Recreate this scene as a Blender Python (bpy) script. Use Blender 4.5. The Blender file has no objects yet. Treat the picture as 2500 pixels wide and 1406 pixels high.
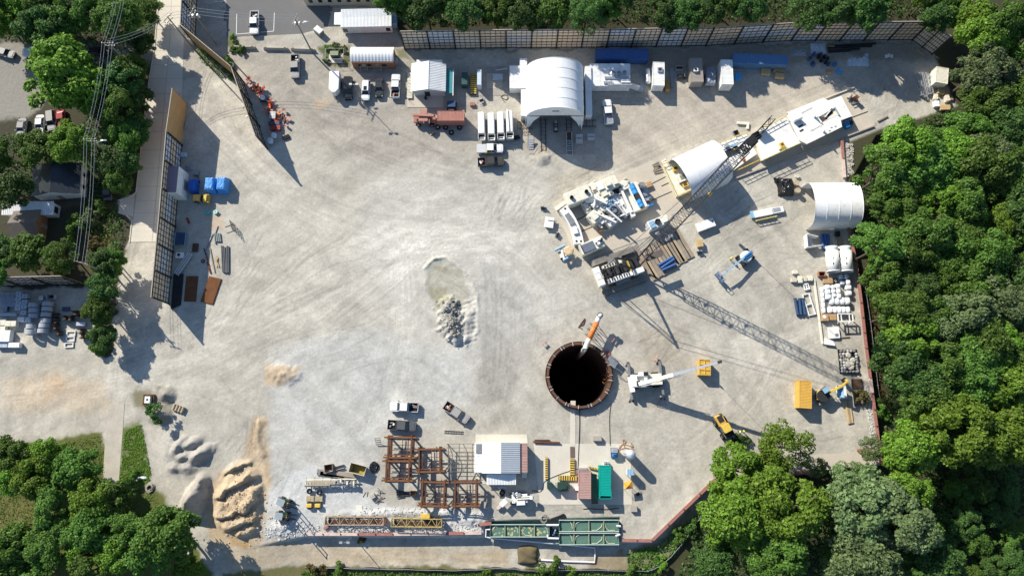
import bpy,math,random
import numpy as np
from mathutils import Vector,Matrix
R=math.radians
random.seed(7)
scene=bpy.context.scene
COL=scene.collection

# camera, sky, sun, exposure
CAM_H,FPX,TILT=150.0,1733.0,R(12.0)
cam_data=bpy.data.cameras.new('camera')
cam_data.sensor_width=36.0
cam_data.lens=FPX/2500*36
cam_data.clip_start=1.0
cam_data.clip_end=5000
cam=bpy.data.objects.new('camera',cam_data)
cam.location=(0,0,CAM_H)
cam.rotation_euler=(TILT,0,0)
COL.objects.link(cam)
scene.camera=cam

SUN_EL,SUN_TRAVEL=R(31.5),R(-47.0) # light travels towards -47 deg from +X
world=bpy.data.worlds.new('World')
scene.world=world
world.use_nodes=True
wn=world.node_tree
wn.nodes.clear()
sky=wn.nodes.new('ShaderNodeTexSky')
sky.sky_type='NISHITA'
sky.sun_disc=False
sky.sun_elevation=SUN_EL
sky.sun_rotation=R(90)-(SUN_TRAVEL+math.pi)
sky.air_density=1.0
sky.dust_density=0.4
sky.ozone_density=3.0
wb=wn.nodes.new('ShaderNodeBackground')
wb.inputs['Strength'].default_value=0.098
wo=wn.nodes.new('ShaderNodeOutputWorld')
wn.links.new(sky.outputs[0],wb.inputs[0])
wn.links.new(wb.outputs[0],wo.inputs[0])

sd=bpy.data.lights.new('sun','SUN')
sd.energy=5.0
sd.angle=R(0.53)
sd.color=(1.0,0.93,0.81)
sun=bpy.data.objects.new('sun',sd)
COL.objects.link(sun)
_dir=Vector((math.cos(SUN_TRAVEL)*math.cos(SUN_EL),math.sin(SUN_TRAVEL)*math.cos(SUN_EL),-math.sin(SUN_EL)))
sun.rotation_euler=_dir.to_track_quat('-Z','Y').to_euler()
sun.location=-_dir*200

vs=scene.view_settings
vs.view_transform='Standard'
vs.look='None'
vs.exposure=0.55
vs.gamma=1.0
vs.use_curve_mapping=False
scene.cycles.max_bounces=5
scene.cycles.diffuse_bounces=3
scene.cycles.transparent_max_bounces=6

# survey: photo point -> place on the site at height z
CT,ST=math.cos(TILT),math.sin(TILT)
def P(x,y,z=0.0):
    u,v=(x-1250)/FPX,(703-y)/FPX
    dz=v*ST-CT
    t=(z-CAM_H)/dz
    return Vector((u*t,(v*CT+ST)*t,z))
def PX(X,Y,Z=0.0): # the inverse, works on arrays
    a=CAM_H-Z
    depth=Y*ST+a*CT
    return 1250+FPX*X/depth,703-FPX*(Y*CT-a*ST)/depth
def seg(x0,y0,x1,y1,h=0.0): # centre, length, heading of a line at height h
    a,b=P(x0,y0,h),P(x1,y1,h)
    d=b-a
    c=(a+b)/2
    return c.x,c.y,d.length,math.atan2(d.y,d.x)
def rect(x0,y0,x1,y1,h=0.0): # axis-aligned footprint of a top face at height h -> cx, cy, w, d
    a,b=P(x0,y0,h),P(x1,y1,h)
    return(a.x+b.x)/2,(a.y+b.y)/2,abs(b.x-a.x),abs(b.y-a.y)

# materials
MATS={}
def mat(name,col,rough=0.6,metal=0.0,var=0.14,scale=1.2,fine=9.0,bump=0.0,dirt=None,spec=0.35,trans=0.0,coord='Object',stretch=None):
    if name in MATS:return MATS[name]
    m=bpy.data.materials.new(name)
    m.use_nodes=True
    n,l=m.node_tree.nodes,m.node_tree.links
    b=n['Principled BSDF']
    b.inputs['Roughness'].default_value=rough
    b.inputs['Metallic'].default_value=metal
    b.inputs['Specular IOR Level'].default_value=spec
    tc=n.new('ShaderNodeTexCoord')
    src=tc.outputs[coord]
    if stretch:
        mp=n.new('ShaderNodeMapping')
        mp.inputs['Scale'].default_value=stretch
        l.new(src,mp.inputs[0]);src=mp.outputs[0]
    n1=n.new('ShaderNodeTexNoise');n1.inputs['Scale'].default_value=scale;n1.inputs['Detail'].default_value=5
    n2=n.new('ShaderNodeTexNoise');n2.inputs['Scale'].default_value=fine;n2.inputs['Detail'].default_value=3
    l.new(src,n1.inputs[0]);l.new(src,n2.inputs[0])
    ad=n.new('ShaderNodeMath');ad.operation='MULTIPLY_ADD';ad.inputs[1].default_value=0.5
    l.new(n2.outputs[0],ad.inputs[0])
    hf=n.new('ShaderNodeMath');hf.operation='MULTIPLY';hf.inputs[1].default_value=0.5
    l.new(n1.outputs[0],hf.inputs[0]);l.new(hf.outputs[0],ad.inputs[2])
    rp=n.new('ShaderNodeValToRGB')
    rp.color_ramp.elements[0].position=0.32;rp.color_ramp.elements[1].position=0.68
    lo=[max(0,c*(1-var))for c in col];hi=[min(1,c*(1+var))for c in col]
    if dirt:lo=list(dirt)
    rp.color_ramp.elements[0].color=(*lo,1);rp.color_ramp.elements[1].color=(*hi,1)
    if dirt:
        e=rp.color_ramp.elements.new(0.46);e.color=(*col,1)
    l.new(ad.outputs[0],rp.inputs[0]);l.new(rp.outputs[0],b.inputs['Base Color'])
    if bump:
        bp=n.new('ShaderNodeBump');bp.inputs['Strength'].default_value=bump;bp.inputs['Distance'].default_value=0.06
        l.new(ad.outputs[0],bp.inputs['Height']);l.new(bp.outputs[0],b.inputs['Normal'])
    MATS[name]=m
    return m
WHITE=mat('white_paint',(0.78,0.78,0.75),0.45,var=0.05,scale=.8,dirt=(0.52,0.50,0.45))
CREAM=mat('cream_paint',(0.72,0.69,0.58),0.5,var=0.06,dirt=(0.45,0.41,0.31))
FABRIC=mat('white_fabric',(0.82,0.83,0.83),0.6,var=0.03,scale=.25,fine=1.6,dirt=(.70,.70,.68))
ROOFW=mat('white_roofing',(0.78,0.79,0.78),0.5,var=0.06,scale=.5,dirt=(0.58,0.58,0.55))
ROOFG=mat('grey_roofing',(0.47,0.50,0.53),0.45,0.2,var=0.1,scale=.6)
PINKR=mat('faded_red_roofing',(0.40,0.25,0.22),0.65,var=0.2)
CONC=mat('concrete',(0.50,0.45,0.37),0.85,var=0.12,scale=.35,fine=4,bump=.2)
CONCD=mat('stained_concrete',(0.36,0.33,0.285),0.85,var=0.2,scale=.5,fine=4,bump=.2)
CONCW=mat('pale_concrete',(0.57,0.535,0.455),0.85,var=0.1,scale=.3,fine=3)
STEEL=mat('grey_steel',(0.30,0.31,0.32),0.45,0.5,var=0.2)
GALV=mat('galvanised_steel',(0.55,0.57,0.60),0.38,0.55,var=0.12)
DARK=mat('dark_steel',(0.035,0.036,0.04),0.6,0.2,var=0.35)
BLACK=mat('black_rubber',(0.02,0.02,0.022),0.8,var=0.4,spec=.2)
GLASS=mat('dark_glass',(0.02,0.028,0.035),0.08,var=0.2,spec=.6)
RUST=mat('rusty_steel',(0.13,0.058,0.03),0.85,var=0.35,scale=1.5,fine=14,bump=.3)
RUSTO=mat('orange_rust',(0.19,0.080,0.034),0.85,var=0.35,scale=1.1,fine=12,bump=.3)
RUSTD=mat('dark_rust',(0.09,0.05,0.032),0.85,var=0.35)
REDP=mat('faded_red_paint',(0.36,0.16,0.125),0.6,var=0.25)
REDB=mat('bright_red_plastic',(0.60,0.055,0.03),0.5,var=0.2)
ORNG=mat('orange_paint',(0.72,0.20,0.045),0.55,var=0.15)
YEL=mat('yellow_paint',(0.60,0.36,0.075),0.5,var=0.16)
YELB=mat('bright_yellow',(0.66,0.46,0.08),0.5,var=0.12)
PYEL=mat('pale_yellow_paint',(0.70,0.60,0.24),0.55,var=0.12)
BLUEC=mat('blue_container_paint',(0.045,0.115,0.30),0.5,var=0.18)
BLUET=mat('blue_tarpaulin',(0.06,0.27,0.66),0.5,var=0.14,scale=1.6,bump=.25)
BLUEM=mat('blue_machine_paint',(0.04,0.20,0.46),0.45,var=0.16)
BLUEL=mat('pale_blue_paint',(0.25,0.42,0.58),0.5,var=0.14)
NAVY=mat('navy_paint',(0.03,0.07,0.15),0.45,var=0.3)
TEAL=mat('teal_paint',(0.0,0.30,0.24),0.5,var=0.12)
TEALD=mat('dark_teal_paint',(0.01,0.12,0.105),0.55,var=0.25)
AQUA=mat('aqua_plastic',(0.07,0.50,0.48),0.5,var=0.3)
DKGRN=mat('dark_green_paint',(0.025,0.055,0.042),0.5,var=0.25)
WOOD=mat('weathered_timber',(0.30,0.24,0.17),0.85,var=0.3,scale=1.0,fine=10)
WOODN=mat('new_timber',(0.52,0.38,0.19),0.8,var=0.16,fine=8)
WOODG=mat('grey_timber',(0.27,0.235,0.19),0.9,var=0.25)
CARD=mat('brown_cardboard',(0.42,0.27,0.14),0.85,var=0.12)
TAN=mat('tan_paint',(0.33,0.30,0.26),0.6,var=0.12)
PLASTW=mat('white_shrink_wrap',(0.80,0.82,0.84),0.4,var=0.06,scale=2.0,bump=.3)
PLASTB=mat('pale_blue_wrap',(0.52,0.60,0.68),0.4,var=0.14,scale=2.0,bump=.3)
BRICK=mat('brown_brick',(0.30,0.145,0.075),0.85,var=0.2,fine=12)
PLY=mat('plywood',(0.50,0.30,0.13),0.85,var=0.12,scale=.5)
SANDB=mat('grey_sandbag',(0.20,0.195,0.19),0.9,var=0.35,bump=.3)
ROCK=mat('pale_rock',(0.42,0.40,0.35),0.9,var=0.2,bump=.4)
ROCKB=mat('dark_wet_rock',(0.10,0.105,0.11),0.7,var=0.4,bump=.4)
PINK=mat('faded_orange_plastic',(0.72,0.34,0.26),0.6,var=0.15)
HIVIS=mat('hi_vis_cloth',(0.75,0.72,0.05),0.8,var=0.1)
SKIN=mat('skin',(0.40,0.24,0.17),0.6,var=0.05)
JEANS=mat('dark_blue_cloth',(0.035,0.045,0.075),0.9,var=0.2)
CANVAS=mat('olive_canvas',(0.11,0.10,0.055),0.9,var=0.25,scale=1.0,bump=.3)
BTARP=mat('black_plastic',(0.013,0.013,0.015),0.28,var=0.4,scale=1.5,bump=.5,spec=.6)
HOUSE=mat('dark_metal_roof',(0.045,0.055,0.065),0.35,0.5,var=0.25)
SHING=mat('brown_shingles',(0.15,0.105,0.075),0.9,var=0.25,fine=14)
PIPEG=mat('concrete_pipe',(0.34,0.37,0.41),0.7,var=0.18)
BLOCKB=mat('blue_grey_block',(0.42,0.48,0.56),0.7,var=0.14)
WATERG=mat('settling_water',(0.105,0.19,0.145),0.10,var=0.18,scale=.45,fine=1.2,spec=.5)
TYPANEL=[mat('panel_%d'%i,c,0.85,var=0.10,scale=.6)for i,c in enumerate([(0.70,0.55,0.40),(0.74,0.61,0.46),(0.64,0.52,0.39),(0.60,0.59,0.60),(0.55,0.58,0.62),(0.68,0.60,0.50)])]

# mesh building
class MB:
    def __init__(s):s.v=[];s.f=[]
    def add(s,vs_,fs):
        o=len(s.v);s.v+=[tuple(p)for p in vs_];s.f+=[tuple(i+o for i in f)for f in fs];return s
    def box(s,cx,cy,cz,sx,sy,sz,rz=0.0,tilt=0.0):
        c,q=math.cos(rz),math.sin(rz);v=[]
        ct,qt=math.cos(tilt),math.sin(tilt)
        for dz in(-.5,.5):
            for dx,dy in((-.5,-.5),(.5,-.5),(.5,.5),(-.5,.5)):
                x,y,z=dx*sx,dy*sy,dz*sz
                x,z=x*ct-z*qt,x*qt+z*ct
                v.append((cx+x*c-y*q,cy+x*q+y*c,cz+z))
        return s.add(v,[(0,3,2,1),(4,5,6,7),(0,1,5,4),(1,2,6,5),(2,3,7,6),(3,0,4,7)])
    def bx(s,x0,x1,y0,y1,z0,z1):return s.box((x0+x1)/2,(y0+y1)/2,(z0+z1)/2,x1-x0,y1-y0,z1-z0)
    def bar(s,p,q,w,h=None):
        p,q=Vector(p),Vector(q);h=h or w
        d=(q-p).normalized();up=Vector((0,0,1))if abs(d.z)<.95 else Vector((1,0,0))
        a=d.cross(up).normalized();b=a.cross(d)
        v=[e+a*i*w/2+b*j*h/2 for e in(p,q)for i,j in((-1,-1),(1,-1),(1,1),(-1,1))]
        return s.add(v,[(0,1,2,3),(7,6,5,4),(0,4,5,1),(1,5,6,2),(2,6,7,3),(3,7,4,0)])
    def tube(s,p,q,r,n=8,r2=None,caps=True):
        p,q=Vector(p),Vector(q);r2=r if r2 is None else r2
        d=(q-p).normalized();up=Vector((0,0,1))if abs(d.z)<.95 else Vector((1,0,0))
        a=d.cross(up).normalized();b=a.cross(d)
        v=[]
        for e,rr in((p,r),(q,r2)):
            for i in range(n):
                t=2*math.pi*i/n
                v.append(e+(a*math.cos(t)+b*math.sin(t))*rr)
        f=[(i,i+n,(i+1)%n+n,(i+1)%n)for i in range(n)]
        if caps:f+=[tuple(range(n)),tuple(range(2*n-1,n-1,-1))]
        return s.add(v,f)
    def path(s,pts,r,n=6,closed=False):
        pts=[Vector(p)for p in pts];m=len(pts);v=[];f=[]
        for k,p in enumerate(pts):
            d=(pts[(k+1)%m if closed else min(k+1,m-1)]-pts[k-1 if closed else max(k-1,0)])
            d=d.normalized()if d.length>1e-6 else Vector((1,0,0))
            up=Vector((0,0,1))if abs(d.z)<.9 else Vector((0,1,0))
            a=d.cross(up).normalized();b=a.cross(d)
            for i in range(n):
                t=2*math.pi*i/n
                v.append(p+(a*math.cos(t)+b*math.sin(t))*r)
        for k in range(m if closed else m-1):
            k2=(k+1)%m
            for i in range(n):f.append((k*n+i,k*n+(i+1)%n,k2*n+(i+1)%n,k2*n+i))
        if not closed:f+=[tuple(range(n-1,-1,-1)),tuple(range((m-1)*n,m*n))]
        return s.add(v,f)
    def stack(s,outline,levels,cap=True,bottom=True):
        """outline: closed 2D list (ccw); levels: (z, scale_x, scale_y, dx)"""
        n=len(outline);v=[];f=[]
        for lv in levels:
            z,sx,sy=lv[:3];dx=lv[3]if len(lv)>3 else 0
            v+=[(x*sx+dx,y*sy,z)for x,y in outline]
        for k in range(len(levels)-1):
            for i in range(n):
                j=(i+1)%n
                f.append((k*n+i,k*n+j,(k+1)*n+j,(k+1)*n+i))
        if cap:f.append(tuple(range((len(levels)-1)*n,len(levels)*n)))
        if bottom:f.append(tuple(range(n-1,-1,-1)))
        return s.add(v,f)
    def poly(s,pts,z0,z1):
        a=sum(pts[i][0]*pts[(i+1)%len(pts)][1]-pts[(i+1)%len(pts)][0]*pts[i][1]for i in range(len(pts)))
        if a<0:pts=pts[::-1]
        return s.stack([(p[0],p[1])for p in pts],[(z0,1,1),(z1,1,1)])
    def lathe(s,prof,n=16,c=(0,0,0),axis='z',arc=2*math.pi):
        v=[];f=[];closed=arc>6.28
        m=n if closed else n+1
        for r,z in prof:
            for i in range(m):
                t=arc*i/n
                x,y=r*math.cos(t),r*math.sin(t)
                p=(x,y,z)if axis=='z' else((z,x,y)if axis=='x' else(x,z,y))
                v.append((p[0]+c[0],p[1]+c[1],p[2]+c[2]))
        for k in range(len(prof)-1):
            for i in range(n):
                j=(i+1)%m
                q=(k*m+i,k*m+j,(k+1)*m+j,(k+1)*m+i)
                f.append(q if axis!='y' else q[::-1])
        return s.add(v,f)
    def sph(s,c,rx,ry=None,rz=None,nu=10,nv=6):
        ry=ry or rx;rz=rz or rx
        v=[(c[0],c[1],c[2]+rz)]
        for k in range(1,nv):
            a=math.pi*k/nv
            for i in range(nu):
                t=2*math.pi*i/nu
                v.append((c[0]+rx*math.sin(a)*math.cos(t),c[1]+ry*math.sin(a)*math.sin(t),c[2]+rz*math.cos(a)))
        v.append((c[0],c[1],c[2]-rz));f=[]
        for i in range(nu):
            f.append((0,1+i,1+(i+1)%nu));e=1+(nv-2)*nu
            f.append((e+(i+1)%nu,e+i,len(v)-1))
        for k in range(nv-2):
            for i in range(nu):
                a,b=1+k*nu+i,1+k*nu+(i+1)%nu
                f.append((a,a+nu,b+nu,b))
        return s.add(v,f)
    def corr(s,x0,x1,y0,y1,z0,z1,pitch=.35,d=.05,axis='x',th=.06):
        """ribbed sheet; ribs run along y (axis='x': profile steps along x), z0 at y0 -> z1 at y1 (or x for axis y)"""
        L=(x1-x0)if axis=='x' else(y1-y0)
        n=max(2,int(L/pitch));prof=[]
        for i in range(n):
            a=i*L/n;w=L/n
            prof+=[(a,0),(a+.5*w,0),(a+.62*w,d),(a+.88*w,d)]
        prof.append((L,0));v=[];f=[]
        for a,h in prof:
            if axis=='x':v+=[(x0+a,y0,z0+h),(x0+a,y1,z1+h),(x0+a,y1,z1-th),(x0+a,y0,z0-th)]
            else:v+=[(x0,y0+a,z0+h),(x1,y0+a,z1+h),(x1,y0+a,z1-th),(x0,y0+a,z0-th)]
        for i in range(len(prof)-1):
            o=4*i
            for k in range(4):
                q=(o+k,o+(k+1)%4,o+4+(k+1)%4,o+4+k)
                f.append(q[::-1]if axis=='x' else q)
        e=len(v)-4
        f+=[(0,1,2,3),(e+3,e+2,e+1,e)]
        return s.add(v,f)
    def mesh(s,name,m,smooth=False):
        me=bpy.data.meshes.new(name)
        me.from_pydata(s.v,[],s.f)
        if m:me.materials.append(m)
        if smooth:
            me.polygons.foreach_set('use_smooth',[True]*len(me.polygons))
        me.update()
        return me
    def build(s,name,m,parent=None,loc=(0,0,0),rz=0.0,smooth=False):
        o=bpy.data.objects.new(name,s.mesh(name,m,smooth))
        COL.objects.link(o);o.location=loc;o.rotation_euler=(0,0,rz)
        if parent:o.parent=parent
        return o
def inst(me,name,parent=None,loc=(0,0,0),rot=(0,0,0),sc=None,m=None):
    o=bpy.data.objects.new(name,me);COL.objects.link(o)
    o.location=loc;o.rotation_euler=rot
    if sc:o.scale=sc
    if parent:o.parent=parent
    if m:
        o.material_slots[0].link='OBJECT';o.material_slots[0].material=m
    return o
def tag(o,label,cat,group=None):
    o['label']=label;o['category']=cat
    if group:o['group']=group
    return o
def thing(name,label,cat,x=0,y=0,z=0,rz=0.0,group=None):
    o=bpy.data.objects.new(name,None);COL.objects.link(o)
    o.empty_display_size=.3;o.location=(x,y,z);o.rotation_euler=(0,0,rz)
    return tag(o,label,cat,group)
def struct(o,kind='structure'):
    o['kind']=kind;return o
def dup(root,x,y,z=0,rz=0.0,label=None,sc=None):
    r=root.copy();COL.objects.link(r);r.location=(x,y,z);r.rotation_euler=(0,0,rz)
    if sc:r.scale=sc
    if label:r['label']=label
    for ch in root.children:
        c=ch.copy();COL.objects.link(c);c.parent=r
        for g in ch.children:
            d=g.copy();COL.objects.link(d);d.parent=c
    return r
def rrect(L,W,r,n=3,nose=None):
    """rounded rectangle outline centred at 0, ccw; nose = larger radius at +x end"""
    pts=[]
    for cx,cy,a0 in((1,1,0),(-1,1,90),(-1,-1,180),(1,-1,270)):
        rr=nose if(nose and cx>0)else r
        for k in range(n+1):
            a=R(a0+90*k/n)
            pts.append((cx*(L/2-rr)+rr*math.cos(a),cy*(W/2-rr)+rr*math.sin(a)))
    return pts

# ground: one sheet, relief and soils
_rng=np.random.default_rng(11)
_TAB=_rng.random((256,256))
def vnoise(x,y):
    xi,yi=np.floor(x).astype(int),np.floor(y).astype(int)
    fx,fy=x-xi,y-yi
    fx,fy=fx*fx*(3-2*fx),fy*fy*(3-2*fy)
    a=_TAB[xi&255,yi&255];b=_TAB[(xi+1)&255,yi&255]
    c=_TAB[xi&255,(yi+1)&255];d=_TAB[(xi+1)&255,(yi+1)&255]
    return(a*(1-fx)+b*fx)*(1-fy)+(c*(1-fx)+d*fx)*fy
def fbm(x,y,o=4):
    s,a,t=0,.5,0
    for k in range(o):
        s=s+a*vnoise(x*2**k+17*k,y*2**k+31*k);t+=a;a*=.55
    return s/t
def sdist(px,py,poly):
    """signed pixel distance to polygon, positive inside"""
    d=np.full(px.shape,1e9);ins=np.zeros(px.shape,bool);n=len(poly)
    for i in range(n):
        x0,y0=poly[i];x1,y1=poly[(i+1)%n]
        ex,ey=x1-x0,y1-y0
        t=np.clip(((px-x0)*ex+(py-y0)*ey)/(ex*ex+ey*ey+1e-9),0,1)
        d=np.minimum(d,(px-x0-t*ex)**2+(py-y0-t*ey)**2)
        if abs(ey)>1e-9:
            c=((y0>py)!=(y1>py))&(px<ex*(py-y0)/ey+x0)
            ins^=c
    d=np.sqrt(d)
    return np.where(ins,d,-d)
def sm(a,b,x):
    t=np.clip((x-a)/(b-a),0,1);return t*t*(3-2*t)
def ldist(px,py,pts):
    d=np.full(px.shape,1e9)
    for(x0,y0),(x1,y1)in zip(pts[:-1],pts[1:]):
        ex,ey=x1-x0,y1-y0
        t=np.clip(((px-x0)*ex+(py-y0)*ey)/(ex*ex+ey*ey+1e-9),0,1)
        d=np.minimum(d,np.hypot(px-x0-t*ex,py-y0-t*ey))
    return d
STEP=0.26
gx=np.concatenate([[-1500,-600,-300,-180,-140],np.arange(-124,124.01,STEP),[140,180,300,600,1500]])
gy=np.concatenate([[-1500,-600,-200,-80,-42],np.arange(-31,105.01,STEP),[118,150,260,600,1500]])
GX,GY=np.meshgrid(gx,gy)
px,py=PX(GX,GY)
px=np.clip(px,-900,3400);py=np.clip(py,-900,2300)
wob=(fbm(GX*.22,GY*.22)-.5)*26+(fbm(GX*.9+50,GY*.9,3)-.5)*14
qx,qy=px+wob,py+(fbm(GX*.25+90,GY*.25+40)-.5)*26+(fbm(GX*1.0+7,GY*1.0+3,3)-.5)*12
def zone(poly,soft=10,w=True):
    ax,ay=(qx,qy)if w else(px,py)
    xs_,ys_=[p[0]for p in poly],[p[1]for p in poly]
    bb=(ax>min(xs_)-soft)&(ax<max(xs_)+soft)&(ay>min(ys_)-soft)&(ay<max(ys_)+soft)
    out=np.zeros(ax.shape);out[bb]=sm(-soft,soft,sdist(ax[bb],ay[bb],poly))
    return out
YARD=[(478,95),(600,110),(990,118),(2228,95),(2275,135),(2330,250),(2190,300),(2055,345),(2062,440),(2085,640),(2100,740),(2112,850),(2127,960),(2142,1080),(2150,1130),(1740,1168),(1590,1318),(1180,1306),(745,1306),(640,1345),(520,1330),(430,1240),(330,1010),(270,900),(-200,905),(-200,705),(205,700),(285,790),(370,742),(412,742),(440,360),(458,254)]
SLABS={ # flat concrete
    'machine':[(1346,495),(1592,393),(1625,412),(1690,540),(1414,640)],
    'long':[(1610,408),(2087,213),(2137,306),(1655,486)],
    'south':[(1303,1083),(1540,1083),(1543,1231),(1318,1231)],
}
# --- colour (linear albedo)
n1=fbm(GX*.055,GY*.055,4);n2=fbm(GX*.22+9,GY*.22+4,4);n3=fbm(GX*1.1+3,GY*1.1+8,3);n4=_rng.random(GX.shape)
C=np.empty(GX.shape+(3,));C[:]=(0.435,0.408,0.348)
def paint(mask,col):
    C[:]=C*(1-mask[...,None])+np.array(col)*mask[...,None]
paint(sm(.40,.62,n1)*.8,(0.505,0.478,0.412))
paint(sm(.52,.66,n2)*.6,(0.365,0.345,0.30))
paint(zone([(560,110),(980,125),(1240,330),(900,420),(700,330)],40)*.75,(0.355,0.325,0.28))
paint(zone([(1440,230),(1850,190),(2250,150),(2330,260),(2090,215),(1600,400),(1480,420)],30)*.7,(0.42,0.375,0.31))
paint(zone([(900,420),(1340,420),(1330,620),(1240,640),(1250,960),(1180,980),(950,780),(860,620)],55)*.65,(0.52,0.505,0.455))
paint(zone([(680,330),(780,330),(760,520),(640,760),(560,900),(500,880),(600,620)],40)*.5,(0.49,0.465,0.40))
paint(zone([(1165,690),(1290,690),(1330,830),(1240,980),(1160,970)],18)*.8,(0.375,0.355,0.315))
paint(zone([(660,850),(900,800),(1130,870),(1160,1000),(930,1060),(925,1200),(760,1310),(640,1320),(655,1010)],26)*(.45+.4*n2),(0.48,0.486,0.466))
paint(zone([(650,1190),(760,1130),(950,1236),(1190,1240),(1180,1305),(740,1306),(650,1320)],9)*.7,(0.53,0.545,0.54))
paint(zone([(1050,950),(1200,600),(1500,740),(1320,800)],40)*.35,(0.53,0.525,0.49))
TANS=[([(0,930),(140,905),(250,935),(290,1000),(120,1010),(0,1000)],16,.55,(0.50,0.40,0.28)),
        ([(100,935),(150,920),(155,960),(110,985)],8,.4,(0.46,0.31,0.19)),
        ([(645,890),(690,885),(735,905),(715,925),(690,945),(650,935)],6,.8,(0.50,0.385,0.26)),
        ([(622,1015),(650,1012),(662,1130),(650,1230),(640,1320),(520,1330),(500,1240),(510,1170),(590,1120)],10,.95,(0.46,0.365,0.25)),
        ([(770,245),(810,240),(800,265),(770,275)],8,.5,(0.45,0.33,0.2)),
        ([(1265,290),(1290,300),(1330,370),(1290,360)],12,.55,(0.44,0.31,0.2)),
        ([(500,535),(540,530),(545,560),(505,560)],8,.6,(0.5,0.36,0.23)),
        ([(540,1300),(660,1325),(900,1335),(1250,1345),(1250,1382),(760,1380),(560,1400)],14,.55,(0.40,0.31,0.19)),
        ([(565,1315),(605,1318),(600,1335),(560,1330)],4,.8,(0.40,0.25,0.10))]
for pl,s,a,c in TANS:paint(np.clip(zone(pl,s)*a*(.45+1.1*n2),0,1),c)
paint(zone([(1035,640),(1085,628),(1130,665),(1150,720),(1120,760),(1075,760),(1045,700)],6)*.9,(0.42,0.405,0.33))
paint(zone([(1055,655),(1100,650),(1105,672),(1070,670)],5)*.9,(0.335,0.315,0.25))
paint(zone([(1055,705),(1090,700),(1095,740),(1062,755)],4)*.9,(0.35,0.335,0.24))
paint(zone([(1070,735),(1105,745),(1130,810),(1105,830),(1075,790)],6)*.75,(0.33,0.325,0.30))
paint(zone([(1560,800),(1670,810),(1675,900),(1560,895)],20)*.6,(0.36,0.32,0.25))
paint(zone([(1330,440),(1450,395),(1470,415),(1350,480)],12)*.5,(0.36,0.33,0.27))
paint(zone([(425,1055),(500,1065),(535,1100),(500,1140),(470,1165),(410,1165),(400,1100)],8)*.9,(0.35,0.335,0.305))
paint(zone([(480,1160),(510,1155),(512,1210),(480,1275),(440,1280),(450,1220)],5)*.9,(0.33,0.30,0.26));paint(zone([(388,945),(430,945),(430,985),(415,1035),(370,1035),(368,1000)],6)*.85,(0.25,0.235,0.2))
# tyre tracks: pairs of darker / paler arcs
TRACKS=[[(720,440),(900,560),(1000,640),(1020,800)],[(480,860),(700,760),(950,640),(1250,620)],[(980,640),(985,800),(950,960)],[(1180,640),(1230,800),(1220,960)],
          [(380,760),(480,860),(560,950),(640,1010)],[(1240,560),(1320,520),(1360,480)],[(1720,640),(1830,540),(1900,560),(1920,620)],[(1640,690),(1760,560),(1960,640)],
          [(900,470),(1060,500),(1250,440)],[(300,700),(330,600)],[(1800,900),(1900,830),(1990,900)],[(2140,190),(2190,250),(2140,280)],[(1500,420),(1700,330),(1900,260),(2060,190)],[(760,300),(900,420),(1100,430)],[(1330,780),(1500,740),(1700,760)],[(1660,1080),(1560,1200),(1480,1245)],
          [(520,330),(640,460),(760,560),(820,700)],[(560,300),(700,430),(900,520),(1150,560),(1330,700)],[(300,880),(480,800),(640,720),(820,560)],[(440,930),(600,860),(800,800),(960,700),(1100,560)],[(280,940),(470,960),(600,1020),(640,1100)],[(740,980),(860,900),(1020,880),(1180,1000)],[(900,1040),(960,900),(1010,760),(1130,600)],[(1340,640),(1250,720),(1200,860),(1230,1030)],[(1090,420),(1180,520),(1330,560)],[(1550,760),(1700,830),(1850,990)],[(1840,1010),(1930,760),(1880,600),(1760,520)],[(1500,1040),(1600,1030),(1720,960),(1830,860)],[(2000,640),(1900,720),(1860,860)],[(700,210),(800,300),(980,330),(1160,420)]]
trk=np.zeros(GX.shape)
def curve_pts(pts,n=14):
    out=[]
    P0=[pts[0]]+pts+[pts[-1]]
    for i in range(1,len(P0)-2):
        a,b,c,d=[np.array(q,float)for q in P0[i-1:i+3]]
        for k in range(n):
            t=k/n
            out.append(tuple(.5*((2*b)+(c-a)*t+(2*a-5*b+4*c-d)*t*t+(3*b-a-3*c+d)*t**3)))
    return out+[pts[-1]]
for i,t in enumerate(TRACKS):
    cp=curve_pts(t)
    for off in(-9,-3,9,15,22)[:3+i%3]:
        for j in range(0,len(cp)-1,7):
            sp=cp[j:j+8]
            bb=(px>min(p[0]for p in sp)-34)&(px<max(p[0]for p in sp)+18)&(py>min(p[1]for p in sp)-18)&(py<max(p[1]for p in sp)+14)
            if bb.any():
                dd=ldist(px[bb]+off+wob[bb]*.25,py[bb]+off*.3+wob[bb]*.2,sp)
                trk[bb]=np.maximum(trk[bb],np.exp(-(dd/1.9)**2)*(.35+.65*n2[bb]))
trk=np.clip(trk,0,1.5)
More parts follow.
